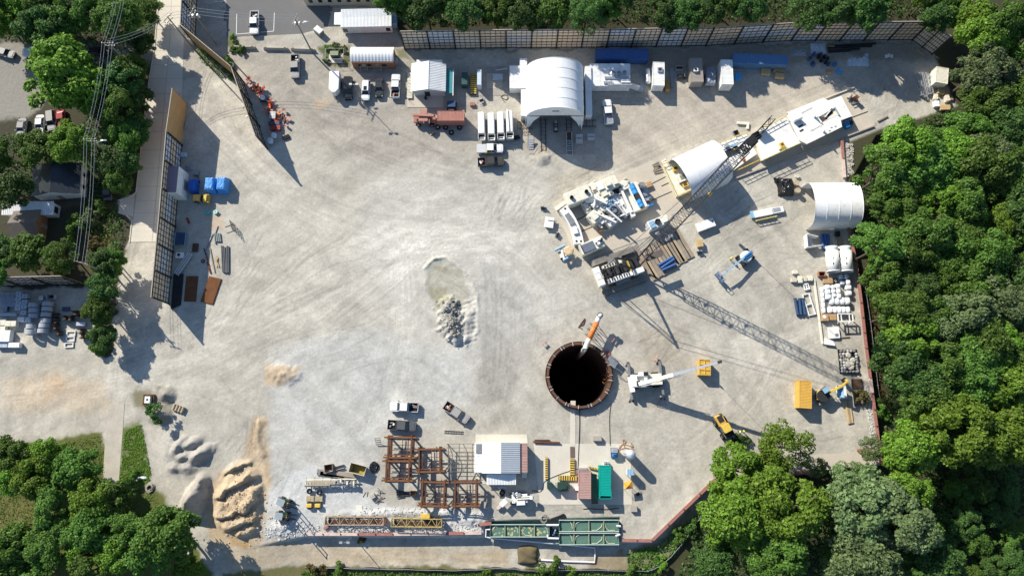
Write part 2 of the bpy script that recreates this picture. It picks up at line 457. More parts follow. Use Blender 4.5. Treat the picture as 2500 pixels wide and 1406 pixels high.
# short churned ruts
rut=np.zeros(GX.shape)
for cx,cy,ang,L,cnt,spread in[(1420,440,-22,110,6,16),(1260,510,-50,70,9,40),(1830,560,-38,130,14,46),(1610,850,-40,60,20,40),(1630,960,-25,60,12,26),(2170,250,-60,60,10,40),(590,1130,-55,90,14,40),(700,1180,-60,70,10,30),(1740,670,-45,60,10,40),(1120,690,25,60,9,34),(1880,640,-10,110,8,60),(1240,540,-75,60,12,50),(860,840,-20,60,10,50),(630,1060,-80,110,12,26),(1800,480,-40,80,8,50),(1980,1010,-15,70,8,60),(2060,540,-60,40,6,20),(800,700,-25,200,12,130),(560,700,-60,160,8,80)]:
    for k in range(cnt):
        ox,oy=random.uniform(-spread,spread),random.uniform(-spread,spread)
        a=R(ang+random.uniform(-14,14));l=L*random.uniform(.25,.6)
        mx,my=cx+ox,cy+oy
        bend=random.uniform(-.2,.2)*l
        pts=curve_pts([(mx-l*math.cos(a),my-l*math.sin(a)),(mx+bend*math.sin(a),my-bend*math.cos(a)),(mx+l*math.cos(a),my+l*math.sin(a))],5)
        bb=(abs(px-mx)<l+12)&(abs(py-my)<l+12)
        if bb.any():
            dd=ldist(px[bb]+wob[bb]*.2,py[bb]+wob[bb]*.15,pts)
            rut[bb]+=np.exp(-(dd/1.7)**2)*random.uniform(.4,1)
rut=np.clip(rut,0,1.4)
streak=fbm((GX*.9+GY*.55)*.12,(-GX*.5+GY*.8)*.75,3)
C*=(1+.14*(n2[...,None]-.5)+.16*(n3[...,None]-.5)+.10*(n4[...,None]-.5))
sweep=fbm(np.hypot(GX+12,GY-8)*.55,np.arctan2(GY-8,GX+12)*4,3);sweep2=fbm(np.hypot(GX+70,GY+40)*.6,np.arctan2(GY+40,GX+70)*5+9,3)
C*=(1+.24*(streak[...,None]-.5))*(1+.26*(sweep[...,None]-.5))*(1+.22*(sweep2[...,None]-.5))
blot=fbm(GX*.5+77,GY*.5+5,4);C*=(1-.09*sm(.60,.72,blot)+.07*sm(.62,.74,1-blot))[...,None]
# haul routes: wheel streaks running along each path
HAUL=[([(500,300),(620,430),(760,540),(980,590),(1280,600)],60,.10),([(270,900),(470,840),(700,730),(940,620),(1150,560),(1330,520)],75,.10),([(560,960),(760,830),(950,680),(1030,590)],50,.05),([(975,580),(985,760),(965,960),(900,1060)],34,.12),([(1200,640),(1205,780),(1195,960)],34,-.10),([(1245,660),(1260,800),(1235,980)],22,-.06),([(1020,600),(1200,590),(1330,720),(1320,860)],40,.06),([(1460,430),(1700,330),(1900,260),(2100,180)],40,.06),([(1560,740),(1740,680),(1880,580),(1960,520)],45,.03),([(1500,760),(1700,830),(1900,850),(2020,800)],45,.07),([(1540,1080),(1680,1100),(1800,1000),(1900,860)],55,.05),([(720,240),(860,330),(1060,400),(1240,420)],55,-.03),([(420,960),(560,930),(660,860),(800,800)],45,.05),([(20,960),(160,950),(300,930),(440,900)],40,.04),([(330,600),(310,720),(290,860),(280,1000)],30,.05),([(1560,1200),(1500,1245),(1350,1255),(1230,1255)],26,.02),([(560,1390),(760,1350),(1000,1362),(1240,1372)],18,.04),([(620,300),(560,230),(500,160)],40,.06)]
for k_,(pts,w_,lift)in enumerate(HAUL):
    cp=curve_pts(pts,8);sdn=np.full(GX.shape,1e9);
    for j in range(len(cp)-1):
        (x0,y0),(x1,y1)=cp[j],cp[j+1]
        bb=(px>min(x0,x1)-w_)&(px<max(x0,x1)+w_)&(py>min(y0,y1)-w_)&(py<max(y0,y1)+w_)
        if not bb.any():continue
        ex,ey=x1-x0,y1-y0;L2=ex*ex+ey*ey;ax,ay=px[bb]-x0,py[bb]-y0;t_=np.clip((ax*ex+ay*ey)/L2,0,1);cr=np.sign(ex*ay-ey*ax)*np.hypot(ax-t_*ex,ay-t_*ey)
        old=sdn[bb];sdn[bb]=np.where(np.abs(cr)<np.abs(old),cr,old)
    m_=np.abs(sdn)<w_;s_=sdn[m_]+wob[m_]*.18;fall=sm(0,.5,1-np.abs(s_)/w_)
    ln=fbm(s_*.30+13*k_,n1[m_]*5+(px[m_]+py[m_])*.006,3)-.5
    C[m_]*=(1+fall*(lift*.8+.30*ln*(.5+n2[m_])))[:,None]
C*=(1-.15*trk[...,None])*(1-.2*rut[...,None])
# outside the yard: soil, lawn, forest floor
WOODS=[(2330,-600),(3500,-600),(3500,2300),(1560,2300),(1600,1395),(1660,1345),(1735,1215),(1760,1172),(2150,1135),(2150,1080),(2118,850),(2100,700),(2078,560),(2066,440),(2066,350),(2150,315),(2240,290),(2335,260),(2282,140),(2235,92)]
NWOODS=[(985,112),(2235,92),(2335,-600),(940,-600),(965,60)]
paint(zone(WOODS,5,False),(0.060,0.060,0.032));paint(zone(NWOODS,5,False),(0.050,0.048,0.028))
LEFTW=[(-900,-900),(400,-900),(392,0),(372,180),(350,360),(333,470),(290,485),(289,520),(322,535),(318,590),(285,690),(270,870),(235,870),(232,705),(-900,700)]
paint(zone(LEFTW,4),(0.065,0.062,0.040))
paint(zone([(-50,100),(100,112),(380,105),(385,150),(300,175),(230,150),(60,290),(-60,300)],8)*.95,(0.30,0.285,0.25))
paint(zone([(225,20),(350,-10),(360,60),(260,60)],14)*.9,(0.12,0.16,0.035))
paint(zone([(205,480),(270,500),(265,640),(215,650)],14)*.9,(0.15,0.125,0.045))
paint(zone([(0,495),(200,485),(200,505),(0,515)],5)*.8,(0.12,0.10,0.075))
SWOOD=[(-900,1100),(-40,1095),(120,1075),(250,1050),(262,1085),(250,1180),(300,1185),(372,1180),(470,1330),(520,1400),(520,2300),(-900,2300)]
paint(zone(SWOOD,7),(0.12,0.135,0.04))
paint(zone([(300,1045),(345,1030),(352,1090),(372,1150),(365,1185),(288,1180),(292,1100)],8)*.9,(0.12,0.145,0.04))
paint(zone([(-40,1200),(90,1210),(110,1330),(-40,1320)],10)*.7,(0.18,0.155,0.06))
paint(zone([(330,955),(372,955),(378,1000),(335,995)],8)*.7,(0.15,0.14,0.06))
paint(zone([(470,100),(560,150),(600,212),(555,185),(490,130)],7)*.9,(0.11,0.125,0.04))
paint(zone([(775,118),(850,112),(855,165),(800,168)],6)*.9,(0.10,0.12,0.04))
paint(zone([(553,93),(583,92),(590,130),(560,135)],5)*.85,(0.10,0.12,0.04))
paint(zone([(965,118),(990,120),(1000,150),(975,140)],5)*.7,(0.12,0.13,0.05))
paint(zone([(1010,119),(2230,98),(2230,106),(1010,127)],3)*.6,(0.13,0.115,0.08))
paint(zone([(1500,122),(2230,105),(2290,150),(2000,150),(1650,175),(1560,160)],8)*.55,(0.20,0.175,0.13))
paint(zone([(730,1384),(1600,1393),(1600,2300),(520,2300),(540,1400)],5)*.95,(0.14,0.135,0.05))
paint(zone([(1540,1340),(1600,1325),(1735,1210),(1740,1240),(1660,1345),(1590,1395),(1530,1395)],6)*.75,(0.17,0.135,0.06))
paint(zone([(1440,1370),(1530,1345),(1535,1395),(1440,1390)],8)*.7,(0.22,0.16,0.07))
paint(zone([(2058,440),(2080,440),(2128,960),(2150,1100),(2130,1100)],3)*.4,(0.26,0.23,0.18))
paint(zone([(40,880),(230,860),(262,880),(262,900),(30,905)],9)*.5,(0.40,0.37,0.31))
C=np.clip(C,0.01,.8)

# --- relief
Z=(fbm(GX*.16,GY*.16,3)-.5)*.16+(n3-.5)*.05
Z+=(n4-.5)*.012-.035*trk-.11*rut+.05*np.roll(rut,(5,-5),(0,1))
def cone(cx,cy,rx,ry,h,ang=0,p=1.0,rough=.25):
    a=R(ang);dx,dy=px-cx,py-cy
    u=(dx*math.cos(a)+dy*math.sin(a))/rx;v=(-dx*math.sin(a)+dy*math.cos(a))/ry
    r=np.sqrt(u*u+v*v)+(n2-.5)*rough+(n3-.5)*rough*1.2+(n4-.5)*.05
    return h*np.clip(1-r,0,1)**p
def mx(h):
    global Z;Z=np.where(h>0.01,np.maximum(Z,h+Z*.6),Z)
# gravel heaps
for a in[(437,1090,16,34,1.5,35),(468,1084,34,15,1.3,-30),(488,1110,48,19,2.1,-30),(450,1114,30,15,1.3,-20),(425,1142,20,15,.9,0),(458,1142,28,18,1.0,0)]:mx(cone(*a))
mx(cone(497,1172,20,22,2.4,0,1,.1));mx(cone(474,1222,30,62,4.6,24,.95,.08))
mx(cone(408,964,25,22,1.6,0));mx(cone(393,1012,28,26,1.5,0))
# clay mound with eroded steps
md=sdist(qx*.6+px*.4,qy*.6+py*.4,[(555,1125),(612,1115),(642,1150),(648,1215),(636,1305),(590,1318),(545,1310),(516,1268),(516,1200)])
bb=md>-3
mu,mv_=(px[bb]-580)/65,(py[bb]-1220)/95
st=(mv_*1.0+mu*.40+.9)*2.0+(fbm(GX[bb]*.14+2,GY[bb]*.14+6,3)-.5)*2.0+(n3[bb]-.5)*.3 # tilted terraces, cut faces to the south-east
fr=st-np.floor(st);amp=.55+.9*vnoise(np.floor(st)*3.7+GX[bb]*.12,GY[bb]*.05)
saw=np.where(fr<.84,(fr/.84)**1.3,(1-fr)/.16)
rid=np.abs(fbm(GX[bb]*.55+3,GY[bb]*.55+8,4)-.5)*2
mh=np.zeros(GX.shape)
mh[bb]=np.maximum(0,(.7+1.9*saw*amp)*(.25+.55*sm(2,34,md[bb]))+.4*(.3-rid)+.25*(n3[bb]-.5)+.08*(n4[bb]-.5))*sm(0,20,md[bb])
Z=np.maximum(Z,mh)
C[bb]*=(1+.2*(rid-.3)*sm(0,10,md[bb]))[...,None]
Z+=.35*np.exp(-(ldist(px+wob*.8,py,[(636,1030),(630,1070),(640,1110)])/8)**2)*(.4+n2)
# central slurry pit: bank, hollow and rubble heap
pd=sdist(px+wob*.5,py+wob*.5,[(1030,655),(1082,622),(1140,665),(1168,720),(1166,800),(1150,845),(1105,838),(1070,800),(1048,740)])
Z+=.2*np.exp(-((pd-1)/4.0)**2)*sm(.45,.6,n2)-.2*sm(2,20,pd);Z+=.5*np.exp(-(ldist(px+wob*.3,py,[(1034,655),(1060,632),(1090,628),(1118,650),(1140,672)])/3.0)**2)*n2
for yy in range(740,840,11):Z-=.18*(.3+n2)*np.exp(-((py-yy-(px-1140)*-.35+wob*.3)/2.2)**2)*(px>1118)*(px<1164)
mx(cone(1100,784,34,56,1.5,-14,.8,.8));mx(cone(1094,748,24,28,1.0,20,.8,.9));mx(cone(1114,822,28,20,1.0,0,.8,.8));mx(cone(1140,790,20,50,.7,0,.9,.7))
mx(cone(692,913,46,30,.9,10,1,.4));mx(cone(1325,388,26,22,.8,0,1,.5));mx(cone(2090,140,30,16,.6))
mx(cone(690,1290,40,22,.8,0,1,.7));mx(cone(1000,1252,190,12,.45,0,1,.8));mx(cone(1150,1268,50,18,.7,0,1,.8))
# lower strip outside the south and east retaining barriers
low=np.maximum(sm(0,5,sdist(px,py,[(745,1309),(1180,1309),(1185,1272),(1515,1262),(1515,1322),(1592,1322),(1745,1170),(2152,1134),(2150,1080),(2133,960),(2118,850),(2104,720),(2090,640),(2074,450),(2140,330),(3000,200),(3400,2300),(300,2300),(420,1420),(560,1345)])),0)
Z=Z-1.3*low*sm(600,780,px+(py-1300)*.2)
# keep flat under slabs, roads, walls
flat=np.zeros(GX.shape)
FLATS=list(SLABS.values())+[[(380,-300),(450,-300),(450,130),(440,350),(425,600),(300,600),(280,520),(330,460)],[(553,-200),(830,-200),(800,75),(735,88),(553,95)],[(985,140),(1550,140),(1550,300),(985,300)],[(1150,1050),(1300,1050),(1300,1190),(1150,1190)],[(2010,600),(2092,600),(2092,790),(2005,790)],[(1590,140),(1800,140),(1800,215),(1590,215)],[(1385,960),(1412,960),(1412,1125),(1385,1125)]]
for pl in FLATS:flat=np.maximum(flat,sm(.3,.9,zone(pl,6,False)))
Z=Z*(1-flat)
far=sm(128,180,np.abs(GX))+sm(108,150,GY)+sm(34,80,-GY)
Z=np.where(far>0,Z*(1-np.clip(far,0,1)),Z)
SHC=P(1414.5,915.3,1.3);SHR=6.75
dd=np.hypot(GX-SHC.x,GY-SHC.y)
near=np.abs(dd-SHR)<STEP*.72
k=np.where(near&(dd>.1),SHR/np.maximum(dd,.1),1)
GX2=SHC.x+(GX-SHC.x)*k;GY2=SHC.y+(GY-SHC.y)*k
Z=np.where(dd<SHR+4,Z*sm(SHR,SHR+4,dd),Z)
def ground_z(x,y):
    i=int(np.clip(np.searchsorted(gx,x)-1,0,len(gx)-2));j=int(np.clip(np.searchsorted(gy,y)-1,0,len(gy)-2))
    return float(Z[j,i])
ny,nx=GX.shape
idx=np.arange(ny*nx).reshape(ny,nx)
q=np.stack([idx[:-1,:-1],idx[:-1,1:],idx[1:,1:],idx[1:,:-1]],-1).reshape(-1,4)
cx_=(GX2[:-1,:-1]+GX2[1:,1:])/2;cy_=(GY2[:-1,:-1]+GY2[1:,1:])/2
q=q[(np.hypot(cx_-SHC.x,cy_-SHC.y)>SHR-.02).reshape(-1)]
me=bpy.data.meshes.new('ground')
me.vertices.add(ny*nx)
me.vertices.foreach_set('co',np.stack([GX2,GY2,Z],-1).astype(np.float32).ravel())
me.loops.add(q.size);me.loops.foreach_set('vertex_index',q.ravel().astype(np.int32))
me.polygons.add(len(q))
me.polygons.foreach_set('loop_start',np.arange(0,q.size,4,dtype=np.int32))
me.polygons.foreach_set('loop_total',np.full(len(q),4,np.int32))
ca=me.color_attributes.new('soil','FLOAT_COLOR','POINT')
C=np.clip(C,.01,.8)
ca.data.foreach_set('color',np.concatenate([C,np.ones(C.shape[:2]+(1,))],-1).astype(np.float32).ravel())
me.update(calc_edges=True)
me.polygons.foreach_set('use_smooth',np.ones(len(q),bool))
gm=bpy.data.materials.new('soil');gm.use_nodes=True
n,l=gm.node_tree.nodes,gm.node_tree.links
b=n['Principled BSDF'];b.inputs['Roughness'].default_value=.95;b.inputs['Specular IOR Level'].default_value=.15
at=n.new('ShaderNodeVertexColor');at.layer_name='soil'
tc=n.new('ShaderNodeTexCoord')
v1=n.new('ShaderNodeTexVoronoi');v1.inputs['Scale'].default_value=3.2
nn=n.new('ShaderNodeTexNoise');nn.inputs['Scale'].default_value=1.7;nn.inputs['Detail'].default_value=7;nn.inputs['Roughness'].default_value=.7
l.new(tc.outputs['Object'],v1.inputs[0]);l.new(tc.outputs['Object'],nn.inputs[0])
mr=n.new('ShaderNodeMapRange');mr.inputs[1].default_value=.3;mr.inputs[2].default_value=.7;mr.inputs[3].default_value=.84;mr.inputs[4].default_value=1.13
l.new(nn.outputs[0],mr.inputs[0])
mv=n.new('ShaderNodeMapRange');mv.inputs[1].default_value=0;mv.inputs[2].default_value=.6;mv.inputs[3].default_value=1.03;mv.inputs[4].default_value=.96
l.new(v1.outputs[0],mv.inputs[0])
m1=n.new('ShaderNodeMath');m1.operation='MULTIPLY';l.new(mr.outputs[0],m1.inputs[0]);l.new(mv.outputs[0],m1.inputs[1])
mm=n.new('ShaderNodeVectorMath');mm.operation='SCALE'
l.new(at.outputs[0],mm.inputs[0]);l.new(m1.outputs[0],mm.inputs['Scale'])
l.new(mm.outputs[0],b.inputs['Base Color'])
bp=n.new('ShaderNodeBump');bp.inputs['Strength'].default_value=.55;bp.inputs['Distance'].default_value=.10
l.new(nn.outputs[0],bp.inputs['Height']);l.new(bp.outputs[0],b.inputs['Normal'])
me.materials.append(gm)
ground=bpy.data.objects.new('ground',me);COL.objects.link(ground);struct(ground)

# roads, slabs, painted lines
def W(pts,z=0.0):return[tuple(P(x,y,z))[:2]for x,y in pts]
def lerp(a,b,t):return(a[0]+(b[0]-a[0])*t,a[1]+(b[1]-a[1])*t)
road=struct(MB().poly(W([(388,-60),(452,-60),(450,130),(441,300),(426,592),(316,592),(324,535),(308,524),(289,519),(292,489),(315,482),(331,470),(347,360),(362,215),(376,130)]),-.05,.03).build('road',CONCD))
edgeL=[(391,-40),(378,120),(362,215),(347,345),(333,470),(322,555),(317,590)]
edgeR=[(450,-40),(449,120),(446,215),(440,345),(432,470),(428,555),(426,590)]
def along(e,t):
    t*=len(e)-1;i=min(int(t),len(e)-2);return lerp(e[i],e[i+1],t-i)
NS=17
for i in range(NS):
    for a,bb in((0.012,.492),(.508,.988)):
        t0,t1=(i+.012)/NS,(i+.988)/NS
        cs=[lerp(along(edgeL,t),along(edgeR,t),s)for t,s in((t0,a),(t0,bb),(t1,bb),(t1,a))]
        MB().poly(W(cs),.02,.036+.002*((i*7)%3)).build('slab',CONCW,road)
MB().poly(W([(309,524),(290,518),(293,490),(316,483),(329,474),(325,530)]),.02,.036).build('slab',CONCW,road)
kerb=MB()
for a,bb in zip([(390,-40),(377,120),(361,215),(346,345),(332,470)],[(377,120),(361,215),(346,345),(332,470),(316,482)]):
    kerb.bar(P(*a,.07),P(*bb,.07),.22,.16)
struct(kerb.build('kerb',CONCW))
k2=MB()
for a,bb in zip([(316,482),(291,489)],[(291,489),(288,489)]):k2.bar(P(*a,.07),P(*bb,.07),.22,.16)
for a,bb in zip([(288,519),(308,525),(322,538)],[(308,525),(322,538),(316,592)]):k2.bar(P(*a,.07),P(*bb,.07),.22,.16)
struct(k2.build('kerb',CONCW))
ASPH=mat('asphalt',(0.155,0.155,0.155),.9,var=.12,scale=.3,fine=3)
lot=struct(MB().poly(W([(540,-120),(850,-120),(800,66),(735,83),(548,92)]),-.05,.02).build('parking_lot',ASPH))
for a,bb in[((578,35),(577,84)),((577,84),(668,77)),((668,77),(670,32)),((506,6),(550,4)),((500,26),(500,3))]:
    MB().bar(P(*a,.024),P(*bb,.024),.13,.008).build('painted_line',mat('road_paint',(.72,.72,.70),.7,var=.1),lot)
for nm,pl in SLABS.items():
    o=struct(MB().poly(W(pl),-.1,.06 if nm!='machine' else.065).build('concrete_slab',CONC if nm!='south' else CONCW))
    if nm=='machine':
        for a,bb in[((1402,540),(1442,522)),((1420,565),(1460,548)),((1560,465),(1625,432)),((1590,490),(1640,468))]:
            MB().bar(P(*a,.067),P(*bb,.067),.22,.02).build('rail_slot',DARK,o)
    if nm=='long':
        for a,bb in[((2052,298),(2119,273)),((1615,455),(1648,440))]:
            MB().bar(P(*a,.065),P(*bb,.065),.25,.02).build('rail_slot',DARK,o)
        MB().bar(P(1660,487,.2),P(2134,308,.2),.3,.35).build('edge_kerb',CONCD,o)
        MB().bar(P(1920,277,.2),P(2085,214,.2),.3,.35).build('edge_kerb',CONCW,o)
for pl,m_ in[([(1162,1060),(1287,1060),(1289,1083),(1160,1083)],CONCW),([(993,226),(1082,226),(1082,263),(994,263)],CONC),([(1115,163),(1243,163),(1243,234),(1115,236)],CONCD),([(1189,180),(1226,180),(1226,216),(1189,216)],CONC),([(1288,283),(1450,283),(1452,377),(1292,377)],CONCD),([(1393,978),(1405,978),(1405,1088),(1392,1088)],CONCW),([(1990,1110),(2140,1100),(2143,1132),(1985,1150)],CONC),([(1160,1155),(1190,1180),(1165,1183)],CONCW)]:
    struct(MB().poly(W(pl),-.1,.05+.012*(len(bpy.data.objects)%4)).build('concrete_slab',m_))
struct(MB().poly(W([(250,1185),(290,1180),(300,1050),(304,985),(268,985),(258,1060)]),-.1,.05).build('path',mat('lane_gravel',(.45,.415,.35),.9,var=.2,scale=.5,bump=.2)))

# tall framed noise walls
WALL_H=7.25
def wall(name,label,pts,side=1,bay=6.0,framed=True,start_post=True):
    """pts: photo points of the base line; side=+1 frame on the left of the walking direction"""
    w=[P(*p)for p in pts]
    t=thing(name,label,'wall',w[0].x,w[0].y)
    org=Vector((w[0].x,w[0].y,0))
    cache={}
    for a,b in zip(w[:-1],w[1:]):
        d=b-a;L=d.length;n=max(1,round(L/bay));bl=L/n
        ang=math.atan2(d.y,d.x);u=d/L;nrm=Vector((-u.y,u.x,0))*side
        key=round(bl,2)
        if key not in cache:
            pm=MB().bx(0.03,bl-.03,-.03,.03,.0,2.38).mesh('panel',TYPANEL[0])
            rm=MB().bx(0,bl,-.05,.05,-.05,.05).mesh('rail',DARK)
            rt=MB().bx(0,bl,-.03,.03,-.04,.04).mesh('thin_rail',DARK)
            cache[key]=(pm,rm,rt)
            if 'post' not in cache:
                pb=MB().bx(-.14,.14,-.14,.14,0,WALL_H+.15)
                pb.bar((0,.1,4.6),(0,.9,.1),.12)if False else None
                cache['post']=pb.mesh('post',DARK)
                cache['stud']=MB().bx(-.04,.04,-.04,.04,.05,WALL_H).mesh('stud',DARK)
                cache['cap']=None
        pm,rm,rt=cache[key]
        for i in range(n):
            o=a+u*bl*i-org
            base=random.choice([0,0,1,2,5,1,3])
            for k in range(3):
                m_=TYPANEL[base]if random.random()<.55 else random.choice(TYPANEL)
                if not framed:m_=PLY
                inst(pm,'panel',t,(o.x,o.y,.04+2.41*k),(0,0,ang),m=m_)
            if framed:
                f=o+nrm*.13;f2=o+nrm*.09
                for z in(.15,2.42,4.83,7.1):inst(rm,'rail',t,(f.x,f.y,z),(0,0,ang))
                for z in(1.3,3.7,6.0):inst(rt,'rail',t,(f2.x,f2.y,z),(0,0,ang))
                for k in range(1,5):
                    s=o+u*bl*k/5+nrm*.12;inst(cache['stud'],'stud',t,(s.x,s.y,0),(0,0,ang))
            if framed or i==0:
                s=o+nrm*(.26 if framed else-.22);inst(cache['post'],'post',t,(s.x,s.y,0),(0,0,ang))
        e=b-org+nrm*(.26 if framed else-.22)
        inst(cache['post'],'post',t,(e.x,e.y,0),(0,0,ang))
        MB().bar(a-org+Vector((0,0,WALL_H+.12)),b-org+Vector((0,0,WALL_H+.12)),.16,.1).build('cap',mat('wall_cap',(.38,.34,.28),.8),t)
    return t
wall('noise_wall','long framed noise wall with mixed tan and blue-grey panels below the northern trees',[(989,120),(1236,116.5),(1480,115),(1722,111),(1930,99),(2226,97)],-1)
wall('noise_wall','short angled return of the noise wall at the northeast corner',[(2228,97.5),(2276,132)],-1,3.0)
wall('noise_wall','dark framed noise wall along the concrete road beside the purple-roofed container',[(443,356),(427,555),(410,742)],1,5.9)
wall('noise_wall','plain brown plywood noise wall section beside the tree-shaded road',[(457,254),(443,355)],1,5,False)
wall('noise_wall','dark framed noise wall shading the asphalt parking lot',[(482,-60),(475,103)],1,5.5)
wall('noise_wall','narrow brown plywood noise wall leading from the road towards the red junk',[(476,105),(593,202)],1,5,False)
wall('noise_wall','dark framed noise wall with red junk heaped behind it',[(594,204),(651,365)],1,5.3)
wall('noise_wall','dark framed noise wall behind the concrete rings of the western storage yard',[(-90,699),(203,692)],-1,6)

# low red and white retaining barriers
REDC=mat('worn_red_cap',(.30,.125,.105),.75,var=.35,scale=2,dirt=(.5,.38,.33))
PALEC=mat('bleached_cap',(.58,.46,.41),.8,var=.2,dirt=(.42,.20,.16))
def barrier(label,pts,red=.5,h=.6,depth=1.6):
    w=[P(*p)for p in pts]
    t=thing('retaining_barrier',label,'barrier',w[0].x,w[0].y,group='red and white retaining barriers')
    org=Vector((w[0].x,w[0].y,0))
    for a,b in zip(w[:-1],w[1:]):
        L=(b-a).length;n=max(1,round(L/3.7));u=(b-a)/L
        for i in range(n):
            p,q_=a+u*(L*i/n+.03)-org,a+u*(L*(i+1)/n-.03)-org
            z=(h-depth)/2
            MB().bar(p+Vector((0,0,z)),q_+Vector((0,0,z)),.34,h+depth).build('panel',CONCD,t)
            MB().bar(p+Vector((0,0,h+.08)),q_+Vector((0,0,h+.08)),.62,.14).build('cap',REDC if random.random()<red else PALEC,t)
            MB().bar(p+Vector((0,0,-depth)),p+Vector((0,0,h+.3)),.2,.2).build('pile',RUSTD,t)
    return t
barrier('red capped barrier along the eastern trees beside the white wrapped bales',[(2068,560),(2086,640),(2099,740),(2111,850)],.85)
barrier('red capped barrier on the east edge beside the sandbag pen and excavator',[(2111,850),(2126,960),(2141,1080),(2147,1130)],.85)
barrier('short red barrier between the long slab and the eastern white tent',[(2052,344),(2059,436)],.95)
barrier('slanting faded red barrier at the southeast corner of the yard',[(1745,1168),(1668,1242),(1592,1316)],.5)
barrier('short pale barrier east of the green settling tanks',[(1590,1318),(1518,1317)],.5)
barrier('long pale and red barrier below the lattice boom sections',[(748,1302),(960,1302),(1176,1299)],.35)
barrier('pale barrier partly hidden by the overhanging southern tree',[(1985,1152),(1750,1166)],.4)
barrier('short red barrier stub beside the west end of the settling tanks',[(1168,1279),(1200,1276)],.9,.7,1.0)

# containers and sheds
def container(label,x0,y0,x1,y1,h=2.6,m=WHITE,W_=2.44,axis=None,group=None,extra=None,name='shipping_container',z=0.0,L=None,ang=None):
    """(x0,y0)-(x1,y1): photo line down the middle of the roof, along the length, at roof height"""
    cx,cy,LL,a=seg(x0,y0,x1,y1,h+z)
    LL=L or LL;a=a if ang is None else ang
    t=thing(name,label,'container',cx,cy,z,a,group)
    w=MB()
    for s in(-1,1):
        n_=max(4,int(LL/.28))
        for i in range(n_):
            xx=-LL/2+.06+(i+.5)*(LL-.12)/n_
            w.box(xx,s*(W_/2-.05-.02*(i%2)),h/2,(LL-.12)/n_,.04,h-.3)
    w.box(-LL/2+.04,0,h/2,.05,W_-.2,h-.2)
    w.build('wall',m,t)
    MB().corr(-LL/2+.05,LL/2-.05,-W_/2+.06,W_/2-.06,h-.06,h-.06,.3,.035).build('roof',m,t)
    fr=MB()
    for s in(-1,1):
        fr.bx(-LL/2,LL/2,s*W_/2-.06 if s>0 else-W_/2,s*W_/2 if s>0 else-W_/2+.06,h-.13,h)
        fr.bx(-LL/2,LL/2,s*W_/2-.07 if s>0 else-W_/2,s*W_/2 if s>0 else-W_/2+.07,.02,.18)
    for ex in(-LL/2,LL/2-.1):
        for ey in(-W_/2,W_/2-.1):fr.bx(ex-.004,ex+.104,ey-.004,ey+.104,0,h+.004)
        fr.bx(ex,ex+.1,-W_/2+.1,W_/2-.1,h-.11,h+.002)
    fr.build('frame',m,t)
    for s in(-1,1):
        d=MB().bx(LL/2-.06,LL/2-.01,.01 if s>0 else-W_/2+.1,W_/2-.1 if s>0 else-.01,.18,h-.13).build('door',m,t)
        MB().tube((LL/2+.02,s*.35,.2),(LL/2+.02,s*.35,h-.15),.025,6).build('lock_bar',GALV,d)
    if extra:extra(t,LL,W_,h)
    return t
def ac_unit(x,y,sx,sy,sz,m=WHITE):
    def f(t,LL,W_,h):
        u=MB().box(x,y,h+sz/2,sx,sy,sz).build('air_conditioner',m,t)
        MB().lathe([(.02,h+sz+.01),(min(sx,sy)*.36,h+sz+.01),(min(sx,sy)*.36,h+sz+.04),(.02,h+sz+.04)],12,(x,y,0)).build('fan_grille',DARK,u)
    return f
container('long blue shipping container under the north wall behind the white roof units',1455,132,1583,132,2.6,BLUEC,2.44)
container('long blue shipping container beside the blue drums and wooden crates',1790,142,1924,147,2.6,mat('faded_blue_paint',(.085,.19,.36),.5,var=.2,dirt=(.28,.36,.44)),2.44)
container('white container with fans on its roof beside the propane tank',1608.5,152,1608.5,209,3.0,WHITE,2.6,extra=ac_unit(-.9,.2,1.1,1.1,.35,GALV))
container('tan container office with a white roof unit east of the yellow box',1699,142,1703,200,2.9,TAN,2.75,extra=ac_unit(.2,-.3,.8,1.0,.5))
container('tall white container next to the grey tarped trailer',1774,146,1777,206,3.4,WHITE,2.6)
container('weathered white container at the tree edge in the northeast corner',2302,165,2299,203,2.7,CREAM,2.7)
container('faded pink ribbed container on the southern slab beside the teal one',1428,1148,1428,1217,2.6,PINKR,2.44)
container('bright teal container standing on the southern concrete slab',1477.5,1148,1477.5,1198,2.6,TEAL,2.3,L=5.9)
container('bright yellow ribbed container west of the excavator',1967,929,1967,996,2.6,YEL,2.5)
container('rusty red container coupled behind the red crane carrier',1067,283,1133,283,3.0,REDP,2.35)
for i,x in enumerate((1452,1476.5,1501,1526.5)):
    container(['white container office touching the big tent','white container office with a bare roof, second from the big tent','white container office with roof fans, third from the big tent','white container office with an open end door beside the propane tank'][i],x,156,x,210,2.7,ROOFW,2.28,group='white container offices in a row')
# the lilac-roofed white block under the west wall
cx,cy,w_,d_=rect(409,411,435,470,4.6)
t=thing('stacked_container','double-stacked white container with a lilac roof against the west wall','container',*P(446,458)[:2])
a0=P(450,458)
LIL=mat('lilac_roof',(.26,.22,.27),.7,var=.1)
o0=Vector((t.location.x,t.location.y,0))
Lx,Ly=2.5,6.0
for k,(zz,mm_)in enumerate(((0,WHITE),(2.62,WHITE))):
    bdy=MB()
    for i in range(20):
        yy=-Ly/2+(i+.5)*Ly/20
        bdy.box(0,yy,zz+1.3,Lx-.06*(i%2),Ly/20+.001,2.56)
    bdy.build('wall',mm_,t)
    MB().bx(-Lx/2-.03,Lx/2+.03,-Ly/2-.03,Ly/2+.03,zz+2.53,zz+2.6).build('frame',mm_,t)
MB().corr(-Lx/2,Lx/2,-Ly/2,Ly/2,5.27,5.27,.3,.04,'y').build('roof',LIL,t)
for yy in(-.6,.6):MB().bx(Lx/2+.0,Lx/2+.05,yy-.55,yy+.55,.1,2.3).build('door',GALV,t)

